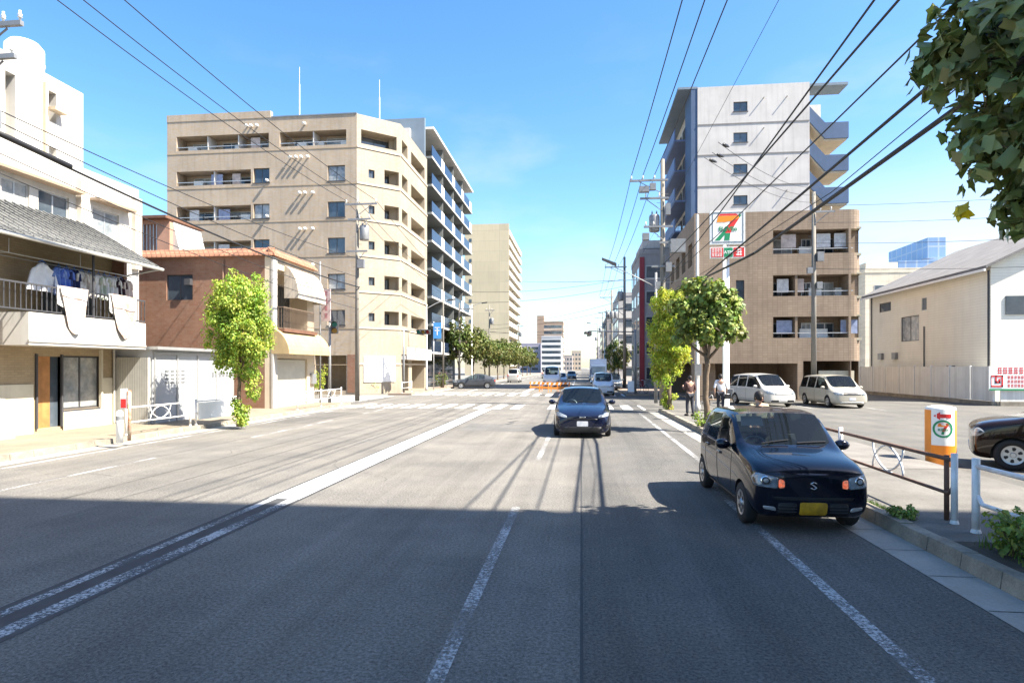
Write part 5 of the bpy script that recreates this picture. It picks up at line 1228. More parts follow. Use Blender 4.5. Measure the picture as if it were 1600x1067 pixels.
tree('young_tree', 'yellow green young tree leafy down to its base on the right pavement', G(1046, 640, .15), 5.6, 1.5, .12,
     [(0, 0, 4.75, .85, .8), (.1, 0, 3.8, 1.0, .85), (.0, .1, 2.9, .9, .8), (-.15, 0, 2.1, .6, .6), (-.35, -.1, 1.4, .45, .4)], M['leaf_gold'], 300, 78, .095, 23, .28, basal=10)
tree('street_tree', 'dark green round headed street tree on a bare trunk, just behind the black hatchback', G(1104, 668, .15) + Vector((0, 0, 0)), 5.0, 2.35, .105,
     [(-.1, 0, 4.35, .6, .45), (-.55, 0, 3.75, .6, .5), (.5, .1, 3.85, .62, .5), (.1, -.2, 3.2, .65, .4), (.95, .05, 3.2, .42, .3), (-.8, .1, 3.0, .35, .3), (.35, 0, 4.5, .35, .3)], M['leaf_mid'], 140, 50, .12, 37, .24, lobed=True)
tree('plane_tree', 'big leaved plane tree hanging dark foliage overhead, with one yellow leaf', (5.12, 5.75, .16), 7, 3.0, .13,
     [(.2, 1.1, 5.7, 1.35, .95), (-.6, 1.3, 5.2, .85, .75), (.3, 1.2, 4.4, 1.25, .85), (-.4, 1.0, 4.1, .8, .55), (.3, 1.3, 3.55, .6, .35)], M['leaf_dark'], 160, 26, .155, 51, .33, lobed=True)
p = PX(1507, 332, 4.3); t_ = [o for o in C.objects if o.name.startswith('plane_tree')][0]
leafmesh('yellow_leaf', mat('leaf_yellow', (.75, .62, .05), .5, .1, 3, transl=.5), t_, [(p.x - t_.location.x, p.y - t_.location.y, p.z - t_.location.z, .06)], 3, .15, 5, lobed=True)
# street trees beyond the crossing on the left
rt_ = random.Random(8)
for i in range(11):
    y = 67 + i * 9.5; x = -13.3 + rt_.uniform(-.3, .3); h = rt_.uniform(1.0, 1.25)
    tree('street_tree', 'green and yellowing street tree in the row on the left pavement beyond the crossing', (x, y, .13), 6 * h, 2.2, .11,
         [(0, 0, 4.9 * h, 1.5, 1.2), (-.8, .4, 4.0 * h, 1.4, 1.1), (.9, -.3, 3.9 * h, 1.5, 1.1), (0, .2, 3.0 * h, 1.5, .9)], M['leaf_far'], 120, 24, .3, 100 + i, .5, 'street trees beyond the crossing')
for i in range(3):
    tree('roadside_tree', 'dim green tree on the far right pavement behind the poles', (4.4 + .2 * i, 74 + i * 13, .13), 5, 1.8, .1, [(0, 0, 4.2, 1.2, 1.2), (.3, 0, 3, 1.2, 1.0), (-.2, .2, 2.2, .9, .8)], M['leaf_far'], 60, 22, .28, 140 + i, .45, 'far right roadside trees')
t = tree('leafy_bush', 'dark leafy bush against the wall past the yellow green tree', (6.3, 48, .1), 3.4, .8, .08, [(0, 0, 2.4, .8, 1.1), (-.2, -.2, 1.5, .8, .8)], M['leaf_mid'], 60, 24, .2, 160, .35, cat='bush')
def shrub(name, label, loc, r, h, lm, seed, group=None, size=.09):
    rr = random.Random(seed); t = thing(name, label, 'shrub', loc, group); tk = MB(); cl = []
    for i in range(7):
        q = rr.uniform(0, 6.28); e = (r * .6 * math.cos(q), r * .6 * math.sin(q), h * rr.uniform(.5, .9)); limb(tk, (0, 0, -.03), e, .012, .005, rr, 3, .1)
        cl.append((*e, r * .45)); cl.append((e[0] * .6, e[1] * .6, e[2] * .5, r * .4))
    tk.build('stem', M['bark'], t, local=True); leafmesh('foliage', lm, t, cl, 32, size, seed); return t
p = G(585, 612, .13); shrub('shrub', 'round yellow green shrub at the foot of the beige block, the one nearer its corner', (p.x, p.y - .6, .13), .75, .75, M['leaf_lime'], 61)
p = G(620, 611, .13); shrub('shrub', 'round yellow green shrub by the notice panel, farther from the corner pier', (p.x, p.y - .4, .13), .7, .65, M['leaf_lime'], 62)
p = G(512, 612, .13); shrub('potted_bush', 'tall loose bush in front of the dark opening under the beige block', (p.x + .2, 45.4, .1), .9, 2.2, M['leaf_gold'], 63, size=.14)
p = G(718, 596); shrub('shrub', 'low green shrub at the kerb by the parked dark car', (-13.6, 59, .13), .9, 1.3, M['leaf_far'], 64, size=.16)
p = G(1098, 668, .15); shrub('shrub', 'small bright weed clump at the foot of the dark green street tree', (p.x, p.y, .15), .35, .5, M['leaf_lime'], 65, size=.07)
p = G(1408, 812, .16); shrub('weed_tuft', 'small weed tuft growing behind the kerb near the hatchback bumper', (p.x + .1, p.y + .1, .15), .2, .14, M['leaf_mid'], 66, size=.05)
p = G(389, 656, .13)
for i, (x, y, r, h) in enumerate(((4.42, 6.85, .30, .42), (4.45, 6.35, .34, .45), (4.72, 7.12, .26, .36))):
    shrub('planting_shrub', 'low dark green shrub in the soil strip under the white pipe railing', (x, y, .165), r, h, M['leaf_mid'], 70 + i, 'shrubs under the railing', .07)
rr = random.Random(4); mb = MB()
for i in range(2600):                                    # grass and weeds in the soil strip
    x, y = rr.uniform(4.25, 5.2), rr.uniform(3.0, 7.25)
    if rr.random() > .35 + .5 * math.sin(x * 7 + y * 3) ** 2: continue
    a = rr.uniform(0, 6.28); h = rr.uniform(.05, .2); w_ = .006; dx, dy = math.cos(a), math.sin(a); l = rr.uniform(-.5, .5) * h
    mb.add([(x - dy * w_, y + dx * w_, .165), (x + dy * w_, y - dx * w_, .165), (x + dx * l, y + dy * l, .165 + h)], [(0, 1, 2)])
for i in range(900):
    y = rr.uniform(7.3, 11.0); x = KR(y) + .2 + abs(rr.gauss(0, .05)); a = rr.uniform(0, 6.28); h = rr.uniform(.02, .07)
    if math.sin(y * 2.3) < .3: continue
    mb.add([(x - .005, y, .15), (x + .005, y, .15), (x + rr.uniform(-.03, .03), y + rr.uniform(-.03, .03), .15 + h)], [(0, 1, 2)])
tag(mb.build('grass', M['grass'], None), 'thin grass and weeds in the soil strip behind the near kerb', 'grass', None, 'stuff')
# ================================================================ poles
def insulator(mb, p, h=.22, r=.05, mi=0): mb.lathe([(0, 0), (r * .5, 0), (r * .5, h * .3), (r, h * .35), (r * .6, h * .5), (r * .95, h * .6), (r * .5, h * .8), (r * .5, h), (0, h)], 10, p, 'z', mi)
def util_pole(label, x, y, h, r, arms=(), trans=(), group=None, boxes=(), z0=.13, name='utility_pole'):
    t = thing(name, label, 'utility pole', (x, y, z0), group); mb = MB(); mb.lathe([(0, -.05), (r, -.05), (r * .62, h), (0, h)], 14, (0, 0, 0)); mb.build('shaft', M['pole'], t, True, local=True)
    for (z, x0, x1, ins, dirn) in arms:
        mb = MB(); q = MB()
        if dirn == 'x':
            mb.box(x0, x1, -.24, -.15, z - .05, z + .05); mb.tube([(0, -.14, z - .7), ((x0 if abs(x0) > abs(x1) else x1) * .7, -.14, z - .06)], .022, 6)
            for u in ins: insulator(q, (u, -.195, z + .053))
        else:
            mb.box(-.24, -.15, x0, x1, z - .05, z + .05)
            for u in ins: insulator(q, (-.195, u, z + .053))
        mb.build('crossarm', M['steel'], t, local=True)
        if ins: q.build('insulator', M['porcelain'], t, True, local=True)
    for (z, dx, dy) in trans:
        mb = MB(); mb.lathe([(0, 0), (.26, 0), (.28, .05), (.28, .8), (.24, .88), (0, .9)], 18, (dx, dy, z)); insulator(mb, (dx - .12, dy, z + .88)); insulator(mb, (dx + .12, dy, z + .88)); mb.build('transformer', M['steel'], t, True, local=True)
    for (z, dx, dy, a, b, c) in boxes:
        mb = MB(); mb.box(dx - a / 2, dx + a / 2, dy - b / 2, dy + b / 2, z, z + c); mb.build('equipment_box', M['steel'], t, local=True)
    for k in range(int(min(h - 3, 9) / .45)):
        s_ = 1 if k % 2 else -1; mb = MB(); mb.tube([(s_ * r * .8, 0, 2.6 + k * .45), (s_ * (r + .14), 0, 2.6 + k * .45)], .011, 5); mb.build('step_bolt', M['steel'], t, local=True)
    return t
PQ = (4.3, 33.3)
util_pole('tall utility pole with white equipment boxes behind the yellow green tree', *PQ, 13.0, .17, [(11.85, -1.75, .25, (-1.65, -1.05, -.45), 'x'), (10.9, -1.2, .3, (-.9, -.2), 'x'), (8.55, -.2, 1.1, (), 'x'), (9.4, -1.0, .5, (-.9, -.5), 'x'), (7.3, -.6, .6, (), 'x')], [(9.2, -.42, .1)], boxes=[(8.0, .75, -.2, .75, .4, .7), (7.0, .28, -.2, .3, .25, .5), (11.2, -1.0, -.3, .5, .3, .3), (10.0, .25, -.2, .25, .2, .6), (8.7, -.9, -.2, .35, .3, .35), (6.1, -.25, -.2, .22, .2, .4), (11.3, -.55, -.3, .3, .25, .35)])
util_pole('slimmer utility pole with a crossarm, next one up the right side past the equipment pole', 4.15, 60, 12.6, .17, [(11.6, -1.9, .2, (-1.8, -1.2, -.6), 'x'), (7.6, -1.1, 1.0, (), 'x')], [(8.4, -.4, .1)])
util_pole('distant utility pole carrying three round transformers, far along the right pavement', 4.1, 84, 12.4, .17, [(11.4, -1.6, .2, (-1.5, -.9, -.3), 'x')], [(8.6, -.55, 0), (8.6, .55, 0), (8.6, 0, -.5)])
util_pole('farthest utility pole on the right, small against the hazy buildings', 4.1, 118, 12.4, .17, [(11.4, -1.6, .2, (-1.5, -.9, -.3), 'x')], [(8.6, -.5, 0)])
util_pole('slim concrete pole rising behind the minivans in front of the tan block', 13.6, 37.9, 12.4, .165, [(11.2, -.1, 1.1, (.3, .9), 'x')], [], boxes=[(8.3, .3, -.15, .35, .3, .55), (6.7, .25, -.15, .3, .25, .4), (7.6, -.28, -.15, .3, .2, .35)], z0=0)
util_pole('thin utility pole in front of the cut corner of the beige block', -13.35, 35.6, 12.6, .14, [(11.7, -.7, 1.3, (-.6, .1, 1.2), 'x'), (10.8, -.5, .9, (.2, .8), 'x'), (8.9, -.6, .7, (), 'x')], [(9.6, .4, .1)], boxes=[(7.9, .3, -.15, .4, .3, .5)])
util_pole('near utility pole at the left edge with white insulators on its crossarm', -13.35, 12.2, 12.8, .17, [(11.7, -.7, 1.3, (-.6, .1, 1.2), 'x'), (9.4, .1, 1.35, (.5, .9, 1.3), 'x'), (8.7, .1, 1.2, (.6, 1.1), 'x')], [], boxes=[(7.3, .3, 0, .4, .3, .4)])
util_pole('utility pole past the crossing in front of the street trees, taller of the two', -13.2, 66, 9.0, .13, [(8.3, .0, 1.6, (.5, 1.2), 'x')], [])
util_pole('utility pole among the street trees past the crossing, shorter of the two', -13.2, 88, 11.0, .14, [(10.2, -.6, .8, (-.4, .4), 'x')], [(8.2, .35, 0)])
util_pole('slim grey post in front of the dark blue block by the crossing', -13.3, 58.5, 11.0, .10, [], [], name='signal_post')
util_pole('thin far utility pole on the right between the two three-transformer poles', 4.0, 100, 11.5, .14, [(10.8, -1.3, .3, (-1.2, -.6), 'x')], [(8.2, -.4, 0)])
util_pole('very distant utility pole on the right, last in the line', 4.0, 150, 12, .16, [(11.2, -1.4, .4, (-1.3, -.6), 'x')], [(8.4, -.4, 0)])
util_pole('distant utility pole on the left where the street trees end', -13.0, 128, 11.5, .15, [(10.6, -.6, 1.0, (-.4, .8), 'x')], [(8.4, .4, 0)])
def lamp_post(label, x, y, h, arm, z0=.13, r=.08, m='rail', up=.5):
    t = thing('street_lamp', label, 'street lamp', (x, y, z0)); mb = MB(); mb.lathe([(0, 0), (r * 1.5, 0), (r * 1.5, .25), (r, .3), (r * .6, h), (0, h)], 12); mb.build('post', M[m], t, True, local=True)
    mb = MB(); pts = [(arm * q, 0, h - .3 + up * math.sin(q * math.pi / 2)) for q in [i / 8 for i in range(9)]]; mb.tube(pts, .035, 8); mb.build('arm', M[m], t, True, local=True)
    e = Vector(pts[-1]); d = Vector((math.copysign(1, arm), 0, .12)).normalized(); mb = MB(); mb.hexa([tuple(e + d * a + Vector((0, b, c))) for c in (-.07, .06) for a, b in ((-.1, -.11), (.55, -.09), (.55, .09), (-.1, .11))]); mb.build('lamp_head', M['alu_dark'], t, local=True)
    return t
t = thing('steel_post', 'plain pale grey steel post rising between the dark green tree and the tan block', 'post', (5.05, 27.6, .15)); mb = MB(); mb.lathe([(0, 0), (.13, 0), (.13, .3), (.09, .35), (.065, 8.6), (0, 8.65)], 12); mb.build('shaft', mat('pale_grey_post', (.40, .40, .39), .6, .1, 3), t, True, local=True)
mb = MB(); mb.box(-.14, .14, -.18, -.1, 1.6, 2.1); mb.build('control_box', M['steel'], t, local=True)
t = thing('street_lamp', 'dark lamp head on a long rising arm reaching over the road beside the equipment pole', 'street lamp', (4.1, 34.6, .13))
mb = MB(); mb.lathe([(0, 0), (.1, 0), (.07, 7.2), (0, 7.2)], 10); mb.build('post', M['steel'], t, True, local=True)
mb = MB(); mb.tube([(0, 0, 6.4), (-1.3, 0, 7.1), (-2.2, 0, 7.5)], [.03, .025, .02], 8); mb.build('arm', M['steel'], t, True, local=True)
mb = MB(); mb.hexa([(-2.15, -.14, 7.58), (-2.15, .14, 7.58), (-2.95, .12, 7.95), (-2.95, -.12, 7.95), (-2.15, -.14, 7.75), (-2.15, .14, 7.75), (-2.95, .12, 8.07), (-2.95, -.12, 8.07)]); mb.build('lamp_head', M['alu_dark'], t, local=True)
lamp_post('left street lamp with its arm curving over the road beside the blue sign', -12.9, 50.5, 7.2, 1.9, .13, .08, 'alu', .7)
lamp_post('thin street lamp with a curved arm in the row of trees on the left', -12.9, 72, 9.5, 1.3, .13, .09, 'alu', .4)
lamp_post('far street lamp leaning its arm over the right kerb, beyond the queuing cars', 3.6, 96, 8.2, -2.2, .13, .08, 'alu', .9)
# ---------------------------------------------------------------- traffic signals
def signal(label, post, z, arm, n=3, vertical=False, face=(0, -1)):
    t = thing('traffic_signal', label, 'traffic light', (*post, .13)); mb = MB(); mb.lathe([(0, 0), (.09, 0), (.07, z + .3), (0, z + .3)], 12); mb.build('post', M['steel'], t, True, local=True)
    ax, ay = arm; mb = MB(); mb.tube([(0, 0, z + .1), (ax, ay, z + .18)], .04, 8); mb.build('arm', M['steel'], t, True, local=True)
    U = Vector((-face[1], face[0], 0)); N = Vector((face[0], face[1], 0)); c = Vector((ax, ay, z)); mb = MB()
    B = lambda u, d, h: tuple(c + U * u + N * d + Vector((0, 0, h)))
    a, b = (.19, n * .34 / 2) if vertical else (n * .36 / 2, .19)
    mb.hexa([B(u, d, h) for h in (-b, b) for u, d in ((-a, 0), (a, 0), (a, .2), (-a, .2))]); mb.build('housing', M['alu_dark'], t, local=True)
    for i in range(n):
        k = (i - (n - 1) / 2) * .36; u, h = (0, -k) if vertical else (k, 0); mb = MB()
        pts = [B(u + .14 * math.cos(q), .205, h + .14 * math.sin(q)) for q in [6.283 * j / 14 for j in range(14)]]; mb.add(pts, [tuple(range(14))]); mb.build('lens', mat('lens%d' % (i % 3), ((.01, .12, .10), (.22, .13, .01), (.20, .015, .01))[i % 3], .3, .05, 5), t, local=True)
        mb = MB(); vs = [B(u + .16 * math.cos(q), d, h + .16 * math.sin(q)) for d in (.2, .42) for q in [math.pi * j / 8 for j in range(9)]]; mb.add(vs, [(j, j + 1, j + 10, j + 9) for j in range(8)]); mb.build('visor', M['alu_dark'], t, local=True)
    return t
signal('traffic light held over the road on a long arm, seen dark against the sky', (4.0, 46.4), 4.5, (-3.3, 0), 3, False, (-1, -.15))
signal('horizontal traffic light reaching out in front of the beige block entrance', (-13.4, 45.9), 5.2, (-1.9, -.3), 3, False, (1, -.4)) if False else None
signal('horizontal traffic light facing us on a short arm beyond the beige block entrance', (-13.0, 47.6), 4.9, (2.0, 0), 3, False, (-.15, -1)) if False else None
t = signal('horizontal traffic light facing us on a brown post outside the beige block entrance', (-13.9, 47.2), 4.75, (1.6, .1), 3, False, (0, -1))
signal('small pedestrian light with white lens box on the post by the brick house', (-14.1, 33.3), 4.2, (.35, -.1), 2, True, (.3, -1))
# blue direction sign
t = thing('road_sign', 'blue square road sign on a thin post by the lamp, with white marks', 'road sign', (-12.9, 53.0, .13)); mb = MB(); mb.tube([(0, 0, 0), (0, 0, 6.0)], .045, 8); mb.build('post', M['alu'], t, True, local=True)
mb = MB(); mb.box(-.02, .68, -.08, -.04, 4.5, 5.9); mb.build('panel', mat('sign_light_blue', (.06, .26, .62), .5, .05, 3), t, local=True)
mb = MB(); pl = lambda x, y, z: (x * .8 + .33, -.084 - z, y * .8 + 5.2)
for a in (.3, -.02): mb.hexa([pl(x, y, d) for d in (.0, .006) for x, y in ((-.28, a), (.28, a), (.28, a + .08), (-.28, a + .08))])
mb.hexa([pl(x, y, d) for d in (.0, .006) for x, y in ((-.05, -.5), (.05, -.5), (.05, .4), (-.05, .4))]); mb.build('arrow', M['swhite'], t, local=True)
# vertical banner sign by the brick house
t = thing('banner_sign', 'tall narrow faded pink sign on a grey post beside the brick house', 'sign', (-14.55, 33.05, .13)); mb = MB(); mb.tube([(0, 0, 0), (0, 0, 7.9)], .05, 8); mb.build('post', M['steel'], t, True, local=True)
mb = MB(); mb.box(.12, .62, -.06, .02, 4.55, 6.35); mb.build('panel', mat('faded_pink_sign', (.46, .36, .36), .6, .15, 3), t, local=True)
mb = MB()
for k in range(4): strokes(mb, lambda x, z, d: (x, -.063 - d, z), .27, .47, 4.72 + k * .42, 4.98 + k * .42, 1, 40 + k)
mb.build('lettering', mat('faded_red', (.42, .14, .17), .6, .15, 3), t, local=True)
# ---------------------------------------------------------------- overhead wires
def wire(label, a, b, sag=.4, r=.012, m='wire', group=None, name='overhead_wire', n=22):
    a, b = Vector(a), Vector(b); mb = MB(); pts = [a.lerp(b, i / n) - Vector((0, 0, sag * 4 * (i / n) * (1 - i / n))) for i in range(n + 1)]
    mb.tube(pts, r, 6); return solo(name, mb, M[m], label, 'cable', group, True)
def through(p1, p2, X, ext0, ext1):
    """a cable that hangs in the street-parallel plane x = X, straight through the two sight lines"""
    a, b = PX(*p1, X), PX(*p2, X); d = b - a; return a - d * ext0, b + d * ext1
LA, LB = (-13.35, 12.2), (-13.35, 35.6)
for dx, lab in ((-.6, 'left power line farthest from the road, running to the thin pole'), (.1, 'middle left power line of three, running to the thin pole'), (1.2, 'left power line nearest the road, running to the thin pole')):
    wire(lab, (LA[0] + dx, LA[1] - .2, 12.1), (LB[0] + dx, LB[1] - .2, 12.05), .35, .016)
    wire(lab.replace('running to the thin pole', 'beyond the thin pole'), (LB[0] + dx, LB[1] - .2, 12.05), (-13.2 + dx, 66, 9.3), .5, .014)
    wire(lab.replace('running to the thin pole', 'this side of the near pole'), (LA[0] + dx, LA[1] - .2, 12.1), (LA[0] + dx, -14, 12.0), .4, .014)
for z0, z1, r, lab in ((8.0, 8.6, .014, 'thin black line above the thick bundle over the laundry house'), (7.75, 7.5, .014, 'thin black line just over the thick bundle over the laundry house'), (7.05, 6.2, .012, 'thin black line just under the thick bundle over the laundry house'), (6.6, 5.6, .012, 'lowest thin black line crossing the laundry house roof')):
    wire(lab, (LA[0] + .1, LA[1], z0), (LB[0] + .1, LB[1], z1), .3, r)
wire('thick black cable bundle sagging over the laundry house towards the thin pole', (LA[0] + .15, LA[1], 7.45), (LB[0] + .15, LB[1], 6.9), .35, .034)
wire('thick black sleeve round the cable bundle beside the white roof tower', (LA[0] + .15, 12.4, 7.45), (LA[0] + .15, 14.6, 7.32), 0, .075, n=4)
for dx, lab in ((-1.65, 'high right power line nearest the road'), (-1.05, 'middle high right power line of three'), (-.45, 'high right power line closest to the equipment pole')):
    wire(lab, (PQ[0] + dx, PQ[1] - .2, 12.25), (PQ[0] + dx + .1, -6, 12.3), .35, .018)
    wire(lab + '; its far stretch', (PQ[0] + dx, PQ[1] - .2, 12.25), (4.15 + dx, 59.8, 12.0), .4, .016)
    wire(lab + '; its farthest stretch', (4.15 + dx - .1, 59.8, 12.0), (4.1 + dx, 83.8, 11.8), .4, .015)
wire('thin grey line high over the white and blue block', (5.6, 58, 12.6), (5.3, -4, 12.4), .3, .008)
# cables that come down to the equipment pole over the pavement (traced along their own plane)
for i, (p1, p2, r, lab) in enumerate((((1365, 0), (1123, 335), .018, 'black cable sloping over the store sign, uppermost of the near group'), ((1403, 0), (1170, 270), .020, 'black cable sloping beside the uppermost one of the near group'), ((1410, 85), (1140, 350), .014, 'black cable sloping across the middle of the white block'),
        ((1440, 142), (1085, 445), .026, 'thick black cable sloping across the blue stair landings'), ((1468, 186), (1180, 395), .036, 'thickest black cable bundle, lowest of those over the parking lot'), ((1455, 170), (1300, 300), .008, 'thin black line sloping above the thickest bundle'))):
    X = 4.35; a = PX(*p1, X); b = PX(*p2, X); d = (b - a); k0 = (a.y + 6) / d.y; k1 = (33.0 - b.y) / d.y
    e = b + d * k1; z = max(5.9, min(9.0, e.z + .4)); wire(lab, a - d * k0 * 1.0, b, .02, r); wire('end stretch of the ' + lab, b, (4.35, 33.2, z), .05, r)
# the dead-ended drop lines across the parking lot
q0 = PX(1100, 240, 4.6); 
for i, (px, py, ex, ey, lab) in enumerate(((1135, 222, 1440, 232, 'upper'), (1125, 238, 1440, 275, 'middle'), (1112, 246, 1440, 300, 'lower'))):
    a = PX(px, py, 4.6); b = PY(1283, 292 + i * 12, 37.9)
    wire('dark drop line crossing from the street to the slim concrete pole, %s one' % lab, (4.35, a.y, a.z), b, .5, .010)
    mb = MB(); d = (b - Vector((4.35, a.y, a.z))).normalized(); p = Vector((4.35, a.y, a.z)) + d * .5; mb.tube([p, p + d * .12, p + d * .5, p + d * .75], [.02, .06, .05, .012], 8); solo('line_clamp', mb, M['black'], 'black teardrop clamp on the %s drop line before the white block' % lab, 'clamp', None, True)
for i, (z, r) in enumerate(((7.4, .012), (8.6, .010), (9.6, .010), (5.9, .012))):
    wire('thin black line from the slim concrete pole over the cream house, number of height %s' % ('low', 'second', 'upper', 'lowest')[i] if False else 'thin black line leaving the slim concrete pole to the right, %s of four' % ('third', 'second', 'topmost', 'lowest')[i], (13.7, 37.9, z + 2.0), (46, 30, z + 3.0), .9, r)
# lines across the road
wire('steel span wire crossing the road low between both pavements', PX(790, 438, -13.2), (4.3, 34.0, 6.9), .25, .022, 'steel')
for i, (z0, z1, y0, lab) in enumerate(((6.1, 7.9, 66, 'slack black line crossing the road from the street trees to the right pole, lowest'), (10.4, 10.6, 66, 'thin black line crossing the road beyond the crossing, highest'), (9.2, 9.9, 66, 'thin black line crossing the road beyond the crossing, second highest'), (8.2, 8.6, 88, 'thin black line crossing the road farther up by the cream tower'))):
    wire(lab, (-13.2, y0, z0), (4.15, 60, z1), .5, .016)
for i, (z0, z1, y0, y1) in enumerate(((7.2, 8.4, 88, 84), (9.6, 9.9, 128, 118), (8.4, 8.9, 128, 118), (6.4, 6.9, 66, 84))):
    wire('slack dark line crossing the road far beyond the crossing, %s' % ('under the lorry height lines', 'uppermost of the far pair', 'lower of the far pair', 'longest diagonal one')[i], (-13.1, y0, z0), (4.1, y1, z1), .6, .018)
wire('white guy line running down from the pale steel post to the equipment pole', (5.0, 27.6, 6.3), (4.3, 33.2, 6.6), .15, .012, 'steel')
# ================================================================ signs and street furniture
def seven(mb_r, mb_o, mb_g, place, s):
    """the striped 7: top bar and diagonal stem"""
    def poly(mb, pts, d=.004):
        n = len(pts); mb.add([place(x * s, z * s, 0) for x, z in pts] + [place(x * s, z * s, d) for x, z in pts], [tuple(range(n, 2 * n))] + [(i, (i + 1) % n, (i + 1) % n + n, i + n) for i in range(n)])
    poly(mb_o, [(-.42, .20), (-.36, .44), (.40, .44), (.42, .34), (.10, .24), (-.10, .20)])
    poly(mb_r, [(-.36, .45), (-.28, .52), (.30, .52), (.41, .45)]); poly(mb_r, [(.10, .235), (.42, .335), (.22, .02), (-.02, -.02)])
    poly(mb_r, [(-.02, -.03), (.215, .01), (.10, -.22), (-.10, -.22)])
    poly(mb_g, [(-.10, -.23), (.095, -.23), (.06, -.50), (-.14, -.50)])
def store_sign():
    p = Vector((6.75, 29.75, .15)); t = thing('store_sign', 'square white 7-numeral sign over a small red and green sign on a tall white pole', 'sign', p)
    t['label'] = 'square store sign with a striped numeral over a red and green panel on a pole'
    mb = MB(); mb.lathe([(0, 0), (.2, 0), (.2, .05), (.15, .06), (.15, 9.0), (0, 9.0)], 18); mb.build('pole', M['swhite'], t, True, local=True)
    z0, z1 = zat(384, p.x, p.y) - .15, zat(332, p.x, p.y) - .15; w_ = .78; yf = -.36
    mb = MB(); mb.box(-w_, w_, yf, -.14, z0, z1); mb.build('panel', M['swhite'], t, local=True)
    pl = lambda x, z, d: (x, yf - .004 - d, (z0 + z1) / 2 + z)
    mb = MB()
    for s_ in (1, -1):
        mb.hexa([pl(x, z, d) for d in (0, .006) for x, z in ((-.70, s_ * .68 - .025), (.70, s_ * .68 - .025), (.70, s_ * .68 + .025), (-.70, s_ * .68 + .025))]); mb.hexa([pl(x, z, d) for d in (0, .006) for x, z in ((s_ * .68 - .02, -.65), (s_ * .68 + .02, -.65), (s_ * .68 + .02, .65), (s_ * .68 - .02, .65))])
    mb.build('border', M['steelblue'], t, local=True)
    r, o, g = MB(), MB(), MB(); sv = lambda x, z, d: pl(x * 1.2, z * 1.2, d); seven(r, o, g, sv, 1.0)
    g.hexa([pl(x, z, d) for d in (0, .003) for x, z in ((-.6, -.6), (-.35, -.6), (.62, .55), (.5, .6))] )
    r.build('numeral', M['red'], t, local=True); o.build('numeral', M['sorange'], t, local=True); g.build('numeral', M['green'], t, local=True)
    mb = text_mb('ELEVEn', .27, lambda x, y, z: pl(x, y - .08, z + .008), .003, bold=.006); mb.build('lettering', M['green'], t, local=True)
    za, zb = zat(405, p.x, p.y) - .15, zat(388, p.x, p.y) - .15
    mb = MB(); mb.box(-w_, w_, yf + .02, -.16, za, zb); mb.build('lower_panel', M['swhite'], t, local=True)
    for (x0, x1, m_) in ((-.74, -.2, 'red'), (.26, .74, 'red'), (-.16, .22, 'green')):
        mb = MB(); mb.box(x0, x1, yf + .012, yf + .019, za + .04, zb - .04); mb.build('colour_field', M[m_], t, local=True)
    pq = lambda x, z, d: (x, yf + .011 - d, z)
    mb = MB(); h = (zb - za); strokes(mb, pq, -.72, -.24, za + h * .54, zb - .07, 4, 1); strokes(mb, pq, -.72, -.24, za + .07, za + h * .46, 4, 2); strokes(mb, pq, .34, .66, za + .1, zb - .1, 1, 3)
    text_mb('ATM', .19, lambda x, y, z: (x + .03, yf + .010 - z, (za + zb) / 2 + y), .002, 0, mb, bold=.004); mb.build('lettering', M['swhite'], t, local=True)
store_sign()
